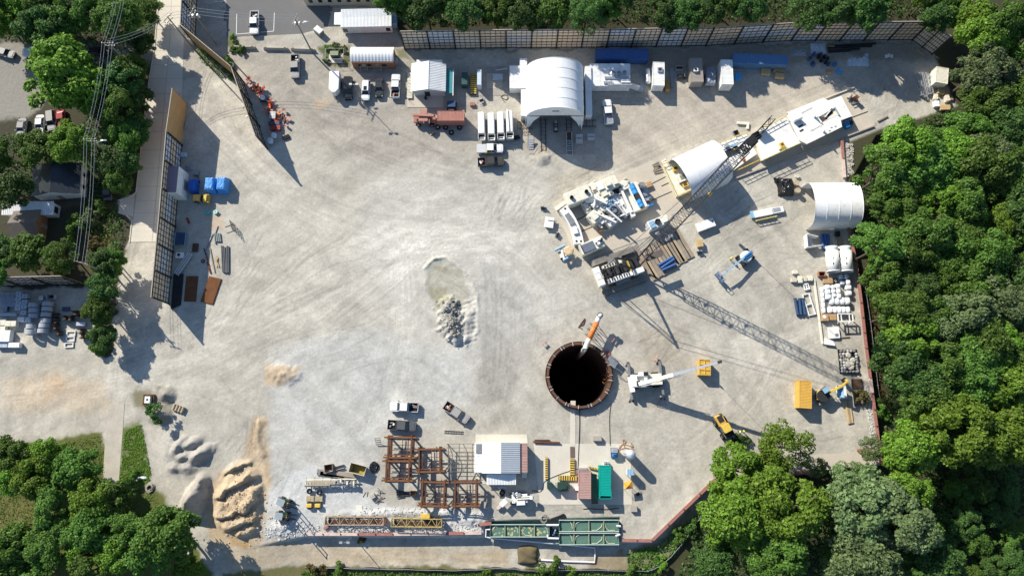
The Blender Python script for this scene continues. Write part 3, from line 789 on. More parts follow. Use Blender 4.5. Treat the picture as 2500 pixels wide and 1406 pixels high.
def barrel(t,L,W_,h0,h1,m=FABRIC,n=18,ribs=5,th=.06,name='canopy',ends=()):
    """barrel vault along local x, from side height h0 to crown h1"""
    prof=[]
    for i in range(n+1):
        a=math.pi*i/n
        prof.append((-W_/2*math.cos(a),h0+(h1-h0)*math.sin(a)**.85))
    prof=[(prof[0][0],.05)]+prof+[(prof[-1][0],.05)]if h0>.3 else prof
    v,f=[],[];k=len(prof);nx_=ribs*4
    for j in range(nx_+1):
        x=-L/2+L*j/nx_
        sag=-.022*abs(math.sin(math.pi*j/4.0))
        for y,z in prof:v.append((x,y*(1+sag*.15),z+sag if z>h0+.1 else z))
    for j in range(nx_):
        for i in range(k-1):f.append((j*k+i,(j+1)*k+i,(j+1)*k+i+1,j*k+i+1))
    c=MB().add(v,f).build(name,m,t,smooth=True)
    for j in range(ribs+1):
        x=-L/2+L*j/ribs
        MB().path([(x,y*1.003,z+.03)for y,z in prof],.035,5).build('rib',m,t)
    for e in ends:
        x=e*(L/2-.12)
        MB().add([(x,y,z)for y,z in prof]+[(x+.03*e,y,z)for y,z in prof],[tuple(range(k)),tuple(range(2*k-1,k-1,-1))]).build('end_wall',m,t)
    return c,prof

# big white tent
cB=P(1357,200,0)
a,b_=P(1357.5,140,9.2),P(1357.5,262,9.2)
L_=(a-b_).length;mid=(a+b_)/2
Wt=(P(1429,230,4.5)-P(1287,230,4.5)).length
t=thing('tent','largest white barrel-vaulted tent spanning the rail tracks at the north','tent',mid.x,mid.y,0,R(-90))
barrel(t,L_,Wt,3.4,9.2,ribs=5,ends=(-1,))
fx=L_/2-.1 # front gable: fabric above an open doorway
gb=MB();n_=18;v=[];f=[]
for i in range(n_+1):
    aa=math.pi*i/n_
    y=-Wt/2*math.cos(aa);z=3.4+5.8*math.sin(aa)**.85
    lowz=5.1 if abs(y)<3.4 else 5.1-(abs(y)-3.4)*.62
    v+=[(fx,y,min(z,20)),(fx,y,min(lowz,z-.02))]
for i in range(n_):f.append((2*i,2*i+1,2*i+3,2*i+2))
gb.add(v,f);gb.add([(x+.04,y,z)for x,y,z in v],[q_[::-1]for q_ in f]);gb.build('gable',FABRIC,t)
MB().bx(fx+.05,fx+.09,-.75,.75,7.0,7.35).build('vent',DARK,t)
for s in(-1,1): # curtains tied aside
    v=[]
    for i in range(9):
        for j in range(6):
            u_,w_=i/8,j/5
            y=s*(Wt/2-.2-u_*2.9*(1-.75*w_));z=5.0-.0*u_-w_*4.6
            v.append((fx+.25+.35*math.sin(u_*11)*w_+.9*w_*(1-u_),y,z))
    MB().add(v,[(i*6+j,(i+1)*6+j,(i+1)*6+j+1,i*6+j+1)for i in range(8)for j in range(5)]).build('curtain',FABRIC,t,smooth=True)
def leanto(label,x0,y0,x1,y1,h,m=ROOFW,wall_m=WHITE,axis='x',slope=0.0,name='shed'):
    cx,cy,w_,d_=rect(x0,y0,x1,y1,h)
    t=thing(name,label,'shed',cx,cy)
    b=MB();k=max(3,int(w_/.3))
    for i in range(k):
        xx=-w_/2+(i+.5)*w_/k
        b.box(xx,0,h/2-.05,w_/k+.002,d_-.3-.05*(i%2),h-.12)
    b.build('wall',wall_m,t)
    MB().corr(-w_/2,w_/2,-d_/2,d_/2,h-slope,h,.33,.05,axis).build('roof',m,t)
    return t
leanto('low white ribbed side shed at the northwest corner of the big tent',1244,161,1270,216,2.7,axis='y')
leanto('white ribbed side shed against the rear west side of the big tent',1269,143,1287,216,3.2,axis='y')
leanto('white ribbed side shed against the front west side of the big tent',1272,218,1288,283,3.0,axis='y')
leanto('shaded ribbed side shed along the east side of the big tent',1428,162,1446,282,3.0,axis='y')
for lab,x0,y0,x1,y1 in(('black tubular guardrail cage at the west front corner of the big tent',1263,297,1300,312),('black tubular guardrail cage at the east front corner of the big tent',1416,292,1455,307)):
    cx,cy,w_,d_=rect(x0,y0,x1,y1,1.2)
    t=thing('guardrail',lab,'guardrail',cx,cy)
    for yy in(-d_/2,d_/2):
        for z in(.55,1.15):MB().tube((-w_/2,yy,z),(w_/2,yy,z),.05,6).build('rail',DARK,t)
    for i in range(6):
        xx=-w_/2+w_*i/5
        for yy in(-d_/2,d_/2):MB().tube((xx,yy,0),(xx,yy,1.15),.05,6).build('post',DARK,t)
        if i%2==0:MB().tube((xx,-d_/2,1.15),(xx,d_/2,1.15),.05,6).build('rail',DARK,t)
# slab tent over the white machine train
def tent_at(label,xa,ya,xb,yb,W_,h0,h1,hc,ribs=4,ends=()):
    cx,cy,LL,an=seg(xa,ya,xb,yb,hc)
    t=thing('tent',label,'tent',cx,cy,0,an)
    barrel(t,LL,W_,h0,h1,ribs=ribs,ends=ends)
    return t
tent_at('white barrel tent straddling the slanting machine slab under the crane boom',1668,427,1768,380,9.6,3.2,7.2,6.2,4)
tent_at('square white barrel tent at the eastern tree edge',1984,492,2101,490,9.6,2.6,6.2,5.0,4,ends=(1,))

# white gable shed
eL,eR,rz_=3.1,3.1,4.3
cx,cy,w_,d_=rect(1005,155,1088,223,3.2)
t=thing('shed','white gabled shed with a concrete apron between the parked cars and big tent','shed',cx,cy)
MB().bx(-w_/2+.5,w_/2-.5,-d_/2+.4,d_/2,0,3.05).build('wall',mat('shed_wall',(.45,.50,.48),.7),t)
for s in(-1,1):
    if s<0:MB().corr(-w_/2,0,-d_/2,d_/2,3.1,4.2,.5,.04,'y').build('roof',ROOFW,t)
    else:MB().corr(0,w_/2,-d_/2,d_/2,4.2,3.1,.4,.06,'y').build('roof',ROOFW,t)
MB().add([(-w_/2+.5,-d_/2+.38,3.05),(w_/2-.5,-d_/2+.38,3.05),(0,-d_/2+.38,4.1)],[(0,1,2)]).build('gable',mat('shed_wall',None),t)
MB().bar((0,-d_/2-.05,4.25),(0,d_/2,4.25),.3,.08).build('ridge_cap',ROOFW,t)
MB().bx(-1.0,.2,-d_/2+.34,-d_/2+.4,.05,2.2).build('door',DARK,t)
c2=rect(1017,141,1079,156,3.0)
MB().bx(c2[0]-cx-c2[2]/2,c2[0]-cx+c2[2]/2,d_/2-.3,d_/2+c2[3]-.5,.1,2.9).build('rear_annex',ROOFW,t)
pm=MB()
for i in range(9):pm.bx(-w_/2-1.3,-w_/2-.05,-d_/2-.3+i*(d_/9.5),-d_/2-.3+(i+.92)*(d_/9.5),.35,.42)
pm.build('porch_deck',CONCW,t)
for i in range(4):MB().tube((-w_/2-1.25,-d_/2-.2+i*d_/3.4,.4),(-w_/2-1.25,-d_/2-.2+i*d_/3.4,1.5),.04,6).build('railing_post',GALV,t)
MB().bx(w_/2-.1,w_/2+1.5,-d_/2-.1,d_/2-1.0,2.35,2.45).build('side_canopy',mat('teal_sheet',(.05,.24,.26),.4),t)
MB().bx(w_/2+1.5,w_/2+1.66,-d_/2-.7,d_/2-1.0,2.3,2.5).build('canopy_edge',WHITE,t)
for yy in(-d_/2+.1,d_/2-1.2):MB().bx(w_/2+1.45,w_/2+1.55,yy,yy+.1,0,2.35).build('post',GALV,t)
MB().lathe([(.0,.9),(.25,.9),(.28,.85),(.28,0)],10,(-.9,-d_/2-.3,0)).build('bin',BLACK,t)

# brick office with a curved white roof
cx,cy,w_,d_=rect(856,113,960,147,3.3)
t=thing('office_building','brown brick office with a curved white metal roof above the parked cars','building',cx,cy)
MB().bx(-w_/2+.25,w_/2-.05,-d_/2-.35,d_/2-.2,0,2.8).build('wall',BRICK,t)
v=[];f=[];N_=26;M_=8
for j in range(N_+1):
    for i in range(M_+1):
        aa=i/M_
        v.append((-w_/2+w_*j/N_,-d_/2-.15+(d_+.1)*aa,2.85+.75*math.sin(math.pi*aa)+(.05 if j%2 else 0)))
for j in range(N_):
    for i in range(M_):f.append((j*(M_+1)+i,(j+1)*(M_+1)+i,(j+1)*(M_+1)+i+1,j*(M_+1)+i+1))
MB().add(v,f).build('roof',ROOFW,t)
for x in(-3.2,-.9,2.6):
    o=MB().bx(x-.5,x+.5,-d_/2-.40,-d_/2-.34,1.0,2.1).build('window',GLASS,t)
    MB().bx(x-.58,x+.58,-d_/2-.42,-d_/2-.36,.92,1.0).build('sill',CONCW,o)
for x in(-2.1,1.0):MB().bx(x-.45,x+.45,-d_/2-.40,-d_/2-.34,0.3,2.3).build('door',WOOD,t)
for x in(-2.1,1.0):
    s=MB()
    for k in range(3):s.bx(x-.8,x+.8,-d_/2-.75-.3*k,-d_/2-.45-.3*k,0,.6-.2*k)
    s.build('steps',WOODG,t)
    for xx in(-.8,.8):MB().tube((x+xx,-d_/2-.5,1.5),(x+xx,-d_/2-1.4,.9),.035,6).build('handrail',GALV,t)
MB().bx(w_/2-.05,w_/2+.5,-1.2,.1,.2,1.2).build('air_conditioner',GALV,t)

# site trailer and building at the very top
cx,cy,w_,d_=rect(833,21,955,64,3.1)
t=thing('site_trailer','long white site trailer with a ribbed roof below the top-edge building','trailer',cx,cy,0,R(1.5))
MB().bx(-w_/2+.1,w_/2-.1,-d_/2-.05,d_/2-.1,.3,2.95).build('wall',WHITE,t)
MB().corr(-w_/2,w_/2,-d_/2-.1,0,2.95,3.2,.32,.05).build('roof',ROOFW,t)
MB().corr(-w_/2,w_/2,0,d_/2,3.2,2.95,.32,.05).build('roof',ROOFG,t)
MB().bx(-w_/2-1.6,-w_/2+.05,-d_/2+.8,d_/2-.6,2.5,2.65).build('porch_roof',ROOFW,t)
MB().bx(w_/2,w_/2+.9,-1.2,.9,.2,2.2).build('air_conditioner',BLUEL,t)
for x in(-w_/2+.8,w_/2-1.0):MB().bx(x-.5,x+.5,-d_/2-.09,-d_/2-.05,.9,2.2).build('window',GLASS,t)
CREAMW=mat('cream_siding',(.62,.56,.42),.8,var=.08)
p0,p1=P(748,15),P(940,12)
t=thing('office_building','cream building with small windows cut by the top edge of the picture','building',p0.x,p0.y,0,math.atan2(p1.y-p0.y,p1.x-p0.x))
Lb=(p1-p0).length
MB().bx(0,Lb,0,11,0,4.2).build('wall',CREAMW,t)
MB().corr(-.3,Lb+.3,-.4,11.4,4.25,4.6,.5,.05).build('roof',ROOFG,t)
for x in np.linspace(1.5,Lb-1.5,8):
    o=MB().bx(x-.45,x+.45,-.05,.02,1.2,2.4).build('window',GLASS,t);MB().bx(x-.55,x+.55,-.09,.0,1.1,1.19).build('sill',WHITE,o)
for x in(6.5,13.2):MB().path([(x-1.2,-.9,.4),(x-.4,-1.1,1.0),(x+.8,-1.1,1.0),(x+1.4,-.8,.4)],.05,6).build('railing',DARK,t)

# south workshop: white, grey and red roofs side by side
cx,cy,w_,d_=rect(1158,1080,1288,1155,3.6)
t=thing('workshop','south workshop with white, blue-grey and red roof bays side by side','building',cx,cy)
xs=[rect(1158,1080,x,1155,3.6)[2]-w_/2 for x in(1176.6,1223,1270,1288)]
MB().bx(-w_/2+.3,w_/2-.2,-d_/2+.3,d_/2-.3,0,3.0).build('wall',WHITE,t)
MB().corr(-w_/2,xs[0],-d_/2+.1,d_/2-.1,3.1,3.1,.3,.05,'y').build('roof',ROOFW,t)
MB().corr(xs[0],xs[1],-d_/2,d_/2,3.35,3.9,.9,.02,'y').build('roof',ROOFW,t)
MB().corr(xs[1],xs[2],-d_/2,d_/2,3.9,3.35,.37,.07,'y').build('roof',mat('blue_grey_roofing',(.50,.54,.58),.4,.3,var=.06),t)
MB().corr(xs[2],xs[3],-d_/2+.1,d_/2-.1,3.05,3.05,.3,.05,'y').build('roof',PINKR,t)
MB().bx(-w_/2+.35,-w_/2+1.5,.9,2.7,3.12,3.25).build('roof_hatch',STEEL,t)
c2=rect(1188,1157,1260,1183,2.6)
MB().corr(c2[0]-cx-c2[2]/2,c2[0]-cx+c2[2]/2,c2[1]-cy-c2[3]/2,c2[1]-cy+c2[3]/2,2.4,2.75,.3,.05).build('awning',ROOFW,t)
for xx in(-c2[2]/2+.2,c2[2]/2-.2):MB().bx(c2[0]-cx+xx-.06,c2[0]-cx+xx+.06,c2[1]-cy-c2[3]/2+.1,c2[1]-cy-c2[3]/2+.22,0,2.4).build('post',GALV,t)
MB().box(w_/2-.6,-d_/2-.5,.6,1.0,1.0,1.2).build('cabinet',CREAM,t)

# houses at the west edge
def gable_house(label,xr0,yr0,xr1,yr1,W_,he,hr,rm,wm,extra=0):
    cx,cy,LL,an=seg(xr0,yr0,xr1,yr1,hr)
    t=thing('house',label,'house',cx,cy,0,an)
    MB().bx(-LL/2+.25,LL/2-.25,-W_/2+.3,W_/2-.3,0,he).build('wall',wm,t)
    MB().add([(x,y,z)for x in(-LL/2+.25,LL/2-.25)for y,z in((-W_/2+.3,he),(W_/2-.3,he),(0,hr-.15))],[(0,2,1),(3,4,5)]).build('gable',wm,t)
    for s in(-1,1):
        v=[(-LL/2,0,hr),(LL/2,0,hr),(LL/2,s*W_/2,he-.1),(-LL/2,s*W_/2,he-.1)]
        v+=[(x,y,z+.1)for x,y,z in v]
        MB().add(v,[(0,1,2,3),(7,6,5,4),(0,4,5,1),(1,5,6,2),(2,6,7,3),(3,7,4,0)]).build('roof',rm,t)
    for x in(-1.4,1.4):
        for s in(-1,1):MB().box(x,s*(W_/2-.28),1.5,.9,.08,1.1).build('window',GLASS,t)
    MB().box(LL/2-.22,0,1.1,.1,1.0,2.1).build('door',WOOD,t)
    return t
gable_house('small house with a dark metal gable roof among the western trees',127,394,122,470,10.5,3.2,5.0,HOUSE,WHITE)
gable_house('house with a grey-brown shingle roof half under a tree',18,545,86,541,6.5,2.8,4.4,mat('grey_shingles',(.17,.15,.13),.9,var=.2,fine=14),BRICK)
t=thing('house_annex','long narrow white metal-roofed annex beside the shingle-roofed house','building',*P(88,518)[:2])
MB().bx(-5.3,5.3,-1.3,1.3,0,2.6).build('wall',WHITE,t)
MB().corr(-5.6,5.6,-1.5,1.5,2.6,2.95,.4,.05).build('roof',ROOFW,t)
MB().bx(5.25,5.4,-.7,.7,.8,2.0).build('window',GLASS,t)

# road vehicles
def paint(name,c):return mat('car_'+name,c,.25,var=.06,spec=.6)
PAINTS={'white':paint('white',(.74,.75,.75)),'black':paint('black',(.012,.013,.015)),'grey':paint('grey',(.10,.105,.11)),'silver':paint('silver',(.36,.35,.33)),'dark':paint('dark',(.035,.038,.042)),'red':paint('red',(.35,.02,.02)),'bronze':paint('bronze',(.06,.055,.05))}
LAMPW=mat('lamp_lens',(.75,.75,.72),.15,var=.03);LAMPR=mat('tail_lens',(.35,.02,.02),.2,var=.05)
WH={}
def wheel_meshes(r=.38,w=.26):
    k=(r,w)
    if k not in WH:
        WH[k]=(MB().lathe([(r*.6,-w/2),(r*.93,-w/2),(r,-w*.3),(r,w*.3),(r*.93,w/2),(r*.6,w/2)],16,axis='y').mesh('tyre',BLACK,True),
                 MB().lathe([(.001,w*.38),(r*.3,w*.42),(r*.6,w*.35),(r*.6,-w*.35),(r*.3,-w*.42),(.001,-w*.38)],12,axis='y').mesh('rim',GALV))
    return WH[k]
def wheel(t,x,y,r=.38,w=.26,z=None):
    a,b=wheel_meshes(r,w)
    o=inst(a,'wheel',t,(x,y,r if z is None else z));inst(b,'rim',o)
    return o
def cab_glass(t,x0,x1,y,zb,zt,fi,ri,si,m):
    """greenhouse: four glass panes, pillars and a roof panel. x1 = front"""
    b=[(x1,y,zb),(x1,-y,zb),(x0,-y,zb),(x0,y,zb)]
    q_=[(x1-fi,y-si,zt),(x1-fi,-y+si,zt),(x0+ri,-y+si,zt),(x0+ri,y-si,zt)]
    nm=['windshield','side_window','rear_window','side_window']
    for i in range(4):
        j=(i+1)%4
        MB().add([b[i],b[j],q_[j],q_[i]],[(0,1,2,3)]).build(nm[i],GLASS,t)
    pl=MB()
    for i in range(4):pl.bar(b[i],q_[i],.09)
    xm=(x0+x1)/2
    for s in(-1,1):pl.bar((xm,s*y,zb),(xm,s*(y-si),zt),.1)
    pl.build('pillars',m,t)
    L=(x1-fi)-(x0+ri);c=((x1-fi)+(x0+ri))/2
    MB().stack([(x+c,yy)for x,yy in rrect(L+.1,2*(y-si)+.1,.15)],[(zt-.02,1,1),(zt+.04,1,1)]).build('roof',m,t)
def vehicle(kind,label,xa,ya,xb,yb,color,cargo=None,cover=False,L=None):
    """photo line rear -> front along the vehicle's middle, at about 1 m height"""
    cx,cy,LL,an=seg(xa,ya,xb,yb,1.0)
    LL=L or{'pickup':5.85,'suv':4.95,'car':4.6,'van':5.6}[kind]
    nm={'pickup':'pickup_truck','suv':'parked_car','car':'parked_car','van':'parked_van'}[kind]
    t=thing(nm,label,{'pickup':'pickup truck','van':'van'}.get(kind,'car'),cx,cy,0,an,'vehicles parked about the yard')
    m=PAINTS[color];h=LL/2;w=2.02 if kind in('pickup','van')else 1.88
    if kind=='pickup':
        xc=-h+1.95 # bed length
        front=[(x+(h+xc)/2,y)for x,y in rrect(h-xc,w,.1,3,.42)]
        MB().stack(front,[(.35,1,.96),(.6,1,1),(1.0,1,1),(1.1,.995,.93)]).build('body',m,t)
        MB().stack([(x+h-.85,y)for x,y in rrect(1.35,w*.74,.2)],[(1.08,1,1),(1.15,.95,.94)]).build('hood',m,t)
        cab_glass(t,xc+.1,h-1.45,w/2-.05,1.08,1.82,.75,.18,.2,m)
        bd=MB()
        bd.bx(-h+.05,xc,-w/2+.02,-w/2+.12,.4,1.1);bd.bx(-h+.05,xc,w/2-.12,w/2-.02,.4,1.1)
        bd.bx(-h,-h+.08,-w/2+.02,w/2-.02,.5,1.1);bd.bx(xc-.06,xc+.02,-w/2+.1,w/2-.1,.5,1.1)
        bd.build('bed',m,t)
        MB().bx(-h+.06,xc,-w/2+.1,w/2-.1,.52,.58).build('bed_floor',BLACK if not cover else m,t)
        for s in(-1,1):MB().bx(-h+.9,-h+1.6,s*(w/2-.35)-.12,s*(w/2-.35)+.12,.58,.8).build('wheel_arch',BLACK if not cover else m,t)
        if cover:MB().bx(-h+.1,xc-.05,-w/2+.1,w/2-.1,1.08,1.12).build('bed_cover',mat('bed_cover_vinyl',(.25,.27,.3),.5)if cover is True else cover,t)
        if not cover:
            rs=random.Random(int(xa*7+ya))
            for k in range(4):MB().box(rs.uniform(-h+.4,xc-.5),rs.uniform(-.5,.5),.7,rs.uniform(.25,.6),rs.uniform(.2,.5),rs.uniform(.15,.4),rs.uniform(0,3)).build('load',rs.choice([GALV,STEEL,CARD,WHITE,REDP]),t)
            MB().bx(xc-.35,xc-.08,-w/2+.14,w/2-.14,.6,1.12).build('tool_chest',DARK,t)
        wx=(h-1.0,-h+1.25)
    else:
        top={'suv':1.72,'car':1.45,'van':1.95}[kind]
        hb={'suv':1.05,'car':.92,'van':1.1}[kind]
        MB().stack(rrect(LL,w,.25,4,.55),[(.3,.97,.95),(.55,1,1),(hb-.08,1,1),(hb,.985,.94)]).build('body',m,t)
        MB().stack([(x+h-.75,y)for x,y in rrect(1.15,w*.76,.25)],[(hb-.01,1,1),(hb+.06,.93,.92)]).build('hood',m,t)
        r0={'suv':-h+.2,'car':-h+.65,'van':-h+.12}[kind]
        cab_glass(t,r0,h-1.25,w/2-.07,hb-.01,top,.8,.25 if kind!='car' else.6,.22,m)
        if label.startswith('white')and kind=='suv':
            MB().box(-.1,0,top+.045,1.0,.75,.02).build('sunroof',GLASS,t)
        wx=(h-.9,-h+.95)
    MB().bx(h-.12,h+.04,-w/2+.2,w/2-.2,.38,.62).build('bumper',DARK,t)
    MB().bx(-h-.1,-h+.06,-w/2+.15,w/2-.15,.42,.6).build('bumper',GALV if kind=='pickup' else m,t)
    for s in(-1,1):
        MB().box(h-.12,s*(w/2-.35),.82,.14,.4,.2).build('headlight',LAMPW,t)
        MB().box(-h+.03,s*(w/2-.15),.9,.1,.18,.3).build('tail_light',LAMPR,t)
        MB().box(h-1.75 if kind=='pickup' else h-1.5,s*(w/2+.12),1.15,.16,.24,.18).build('mirror',m if color!='white' else BLACK,t)
        for x in wx:wheel(t,x,s*(w/2-.14))
    return t
V=vehicle
V('pickup','white pickup truck with a dark open bed on the asphalt lot',621,30,620,80,'white')
V('pickup','grey and black pickup truck near the utility pole, loaded with scrap',720,134,720,190,'silver')
V('van','black van beside the white enclosed trailer',850,188,849,243,'black',L=5.4)
V('suv','white car with a sunroof parked below the brick office',894,198,892,243,'white')
V('car','dark car parked between the white car and white pickup',926,190,925,236,'dark')
V('pickup','white pickup truck nosed towards the brick office next to the gabled shed',964,236,967,183,'white')
V('pickup','white pickup truck with a grey bed cover beside the big tent',1487,302,1481,244,'white',cover=True)
V('pickup','white pickup truck with a pale bed below the four white rail cars',1167,363,1226,362,'white',cover=mat('pale_bed_liner',(.55,.57,.58),.5))
V('pickup','black pickup truck with a loaded bed and lowered tailgate, below the white pickup',1168,396,1229,393,'bronze')
V('pickup','white pickup truck facing west near the rusty frames',1020,994,953,992,'white')
V('pickup','dark grey pickup truck parked against the rusty frames',948,1036,1014,1041,'grey')
V('pickup','grey pickup truck parked diagonally north of the workshop',1083,985,1146,1028,'silver')
V('car','silver car cut by the west edge near the top',-12,122,34,134,'silver')
V('pickup','white pickup truck under the big western tree',112,126,60,128,'white')
V('car','dark car in the shade beside the western utility pole',218,124,262,124,'dark')
V('car','red car at the edge of the western gravel lot',146,268,149,310,'red')
V('suv','pale car beside the red car on the western lot',123,272,126,316,'silver')
V('car','white car half hidden by foliage on the western lot',97,284,94,322,'white')
V('car','silver car mostly under the foliage of the western lot',54,292,48,330,'silver')
V('car','dark car at the lot edge west of the road, deep in shade',262,478,262,452,'dark')

# white enclosed trailer
cx,cy,LL,an=seg(817,172,814,228,2.2)
t=thing('enclosed_trailer','white enclosed cargo trailer with a pointed nose beside the black van','trailer',cx,cy,0,an)
pts=[(-2.6,-1.15),(1.7,-1.15),(2.7,-.35),(2.7,.35),(1.7,1.15),(-2.6,1.15)]
MB().stack(pts,[(.5,1,1),(2.2,1,1),(2.32,.98,.93)]).build('body',WHITE,t)
for s in(-1,1):
    for x in(-.5,.4):wheel(t,x,s*1.2,.34,.22)
MB().bar((2.6,.4,.5),(3.6,0,.5),.1).build('tongue',DARK,t);MB().bar((2.6,-.4,.5),(3.6,0,.5),.1).build('tongue',DARK,t)

# red crane carrier pulling the red container
cx,cy,LL,an=seg(1012,289,1064,291,1.6)
t=thing('yard_tractor','faded red carrier truck with a long boom, west of the red container','truck',cx,cy,0,an)
MB().bx(-2.6,2.3,-.75,.75,.7,1.25).build('chassis',REDP,t)
MB().stack([(x-.35,y+.1)for x,y in rrect(2.1,2.2,.2)],[(1.2,1,1),(1.9,1,.95),(2.05,.9,.8)]).build('body',mat('salmon_red',(.42,.20,.15),.6,var=.2),t)
MB().bx(-2.7,2.0,.25,.75,1.9,2.4).build('boom',mat('salmon_red',None),t)
MB().bx(-.3,1.1,-1.2,-.3,1.2,2.0).build('cab',REDP,t);MB().bx(-.1,.9,-1.22,-.32,1.5,2.02).build('window',GLASS,t)
MB().bx(-1.2,.4,.8,1.9,1.7,2.3).build('engine_cover',mat('salmon_red',None),t)
for x in(-1.6,1.5):
    for s in(-1,1):wheel(t,x,s*1.05,.62,.5)
# utility cart north of it
cx,cy,w_,d_=rect(1091,247,1114,267,1.2)
t=thing('utility_cart','small black utility cart north of the rusty red container','cart',cx,cy)
MB().bx(-w_/2,w_/2,-d_/2,d_/2,.35,.7).build('body',DARK,t)
MB().bx(-w_/2+.2,w_/2-.2,-d_/2+.45,d_/2-.1,1.45,1.5).build('canopy',NAVY,t)
for x in(-1,1):
    for y in(-1,1):MB().tube((x*(w_/2-.25),-.0+y*.45+.2,.6),(x*(w_/2-.25),y*.45+.2,1.45),.04,6).build('post',DARK,t);wheel(t,x*(w_/2-.3),y*(d_/2-.05),.3,.2)
MB().bx(-.7,.5,-d_/2-.05,-d_/2+.2,.7,.8).build('shelf',CONCW,t)
# loose tyres and scrap by the red container
def tyre(label,x,y,z=0,r=.6,w=.45):
    p=P(x,y)
    t=thing('tyre',label,'tyre',p.x,p.y,z)
    MB().lathe([(r*.5,.0),(r*.9,.0),(r,w*.2),(r,w*.8),(r*.9,w),(r*.5,w),(r*.5,0)],18).build('casing',BLACK,t,smooth=True)
    MB().lathe([(.001,w*.5),(r*.5,w*.5),(r*.5,w*.4),(.001,w*.4)],14).build('rim',GALV,t)
tyre('loose black tyre with pale hub south of the red container',1102,325)
tyre('dark tyre leaning in the shadow of the red container',1088,313);tyre('dark tyre at the east end of the red container shadow',1122,313)
tyre('black tyre by the coupling of the red carrier',1069,312)
p=P(1057,327);t=thing('pump','small dark pump set on the gravel south of the red carrier','pump',p.x,p.y)
MB().bx(-.6,.6,-.4,.4,.1,.2).build('skid',CONCD,t);MB().tube((-.4,0,.5),(.5,0,.5),.28,10).build('motor',DARK,t);MB().bx(-.2,.2,-.35,-.1,.2,.8).build('pump_head',RUSTD,t)

# four white muck cars
mc=None
for i,(x,y0,y1)in enumerate(((1175,275,340),(1199,276,341),(1222,274,339),(1244,272,336))):
    cx,cy,LL,an=seg(x-.5,y0,x+1.0,y1,1.9)
    lab=['westernmost of the four white rail cars','second white rail car from the red container','third white rail car from the red container','white rail car carrying a long white tube, nearest the big tent'][i]
    if mc is None:
        mc=thing('rail_car',lab,'rail car',cx,cy,0,an,'white rail cars in a row')
        h=LL/2
        MB().bx(-h,h*.55,-.78,.78,.7,1.95).build('tank',WHITE,mc)
        MB().bx(-h+.1,h*.5,.55,.72,1.95,2.05).build('top_rail',GALV,mc)
        MB().bx(h*.55,h*.82,-.72,.72,.65,1.0).build('hopper_floor',DARK,mc)
        for s in(-1,1):MB().bx(h*.55,h,s*.76-.04,s*.76+.04,.7,1.9).build('side_plate',WHITE,mc)
        MB().bx(h*.82,h,-.74,.74,.8,1.6).build('nose',WHITE,mc)
        MB().path([(-h,-.5,1.5),(-h-.35,-.35,1.5),(-h-.35,.35,1.5),(-h,.5,1.5)],.07,6).build('bumper_hoop',WHITE,mc)
        MB().bx(h*.86,h*.92,-.5,.5,1.6,1.68).build('number_plate',DARK,mc)
        for xx in(-h*.6,h*.6):
            for s in(-1,1):wheel(mc,xx,s*.55,.35,.14)
        MB().bx(-h*.95,h*.95,-.4,.4,.4,.7).build('chassis',DARK,mc)
        o=mc
    else:o=dup(mc,cx,cy,0,an,lab)
    if i==3:MB().tube((-h-.3,-.45,2.15),(h*.5,-.2,2.15),.13,8).build('loose_pipe',WHITE,o)

# rail tracks and carts in front of the big tent
def rail_track(label,pts,gauge=1.0,m=DARK):
    w=[P(*q_)for q_ in pts]
    t=thing('rail_track',label,'rail track',w[0].x,w[0].y,.06)
    d=w[1]-w[0];L=d.length;u=d/L;nn_=Vector((-u.y,u.x,0))
    for s in(-1,1):MB().bar(nn_*s*gauge/2+Vector((0,0,.12)),d+nn_*s*gauge/2+Vector((0,0,.12)),.1,.14).build('rail',m,t)
    k=int(L/.9)
    sm_=MB().box(0,0,.03,.2,gauge+.6,.08).mesh('sleeper',WOODG)
    for i in range(k):inst(sm_,'sleeper',t,tuple(u*(i+.5)*L/k),(0,0,math.atan2(u.y,u.x)))
rail_track('western narrow rail track leading out of the big tent',[(1326,290),(1327,372)]);rail_track('eastern narrow rail track leading out of the big tent',[(1388,290),(1390,372)])
def flatcar(label,x0,y0,x1,y1,m=GALV,hh=.9):
    cx,cy,LL,an=seg(x0,y0,x1,y1,hh)
    t=thing('rail_cart',label,'cart',cx,cy,0,an)
    for s in(-1,1):MB().bx(-LL/2,LL/2,s*.6-.08,s*.6+.08,.6,hh).build('side_beam',m,t)
    for k in range(6):MB().bx(-LL/2+k*LL/5-.06*(k>0),-LL/2+k*LL/5+.06,-.6,.6,.62,hh-.06).build('cross_beam',m,t)
    MB().bx(-LL*.45,-LL*.2,-.4,.4,hh-.1,hh+.3).build('winch',RUSTD,t)
    for k in range(5):MB().tube((-LL*.1+k*LL*.1,-.4,hh),(-LL*.1+k*LL*.1,.4,hh),.1,8).build('roller',GALV,t)
    for xx in(-LL*.35,LL*.35):
        for s in(-1,1):wheel(t,xx,s*.5,.3,.14)
flatcar('long steel roller cart on the eastern rail track',1389,322,1391,379)
for lab,x0,y0,x1,y1,h,m_ in(('dark three-bay battery box in the tent doorway',1352,294,1362,320,.9,DARK),('pale grey square pallet load in front of the big tent',1406,328,1423,348,1.0,GALV),('small grey control cabinet at the east front of the big tent',1434,327,1452,341,.8,GALV)):
    cx,cy,w_,d_=rect(x0,y0,x1,y1,h)
    t=thing('equipment_box',lab,'equipment',cx,cy)
    MB().bx(-w_/2,w_/2,-d_/2,d_/2,.12,h).build('case',m_,t)
    for k in range(3):MB().bx(-w_/2+.12,w_/2-.12,-d_/2+.1+k*d_/3,-d_/2-.1+(k+1)*d_/3,h,h+.05).build('lid',CONCW if k!=1 else STEEL,t)
    for s in(-1,1):MB().bx(-w_/2+.05,w_/2-.05,s*d_/3-.06,s*d_/3+.06,0,.12).build('skid',WOOD,t)
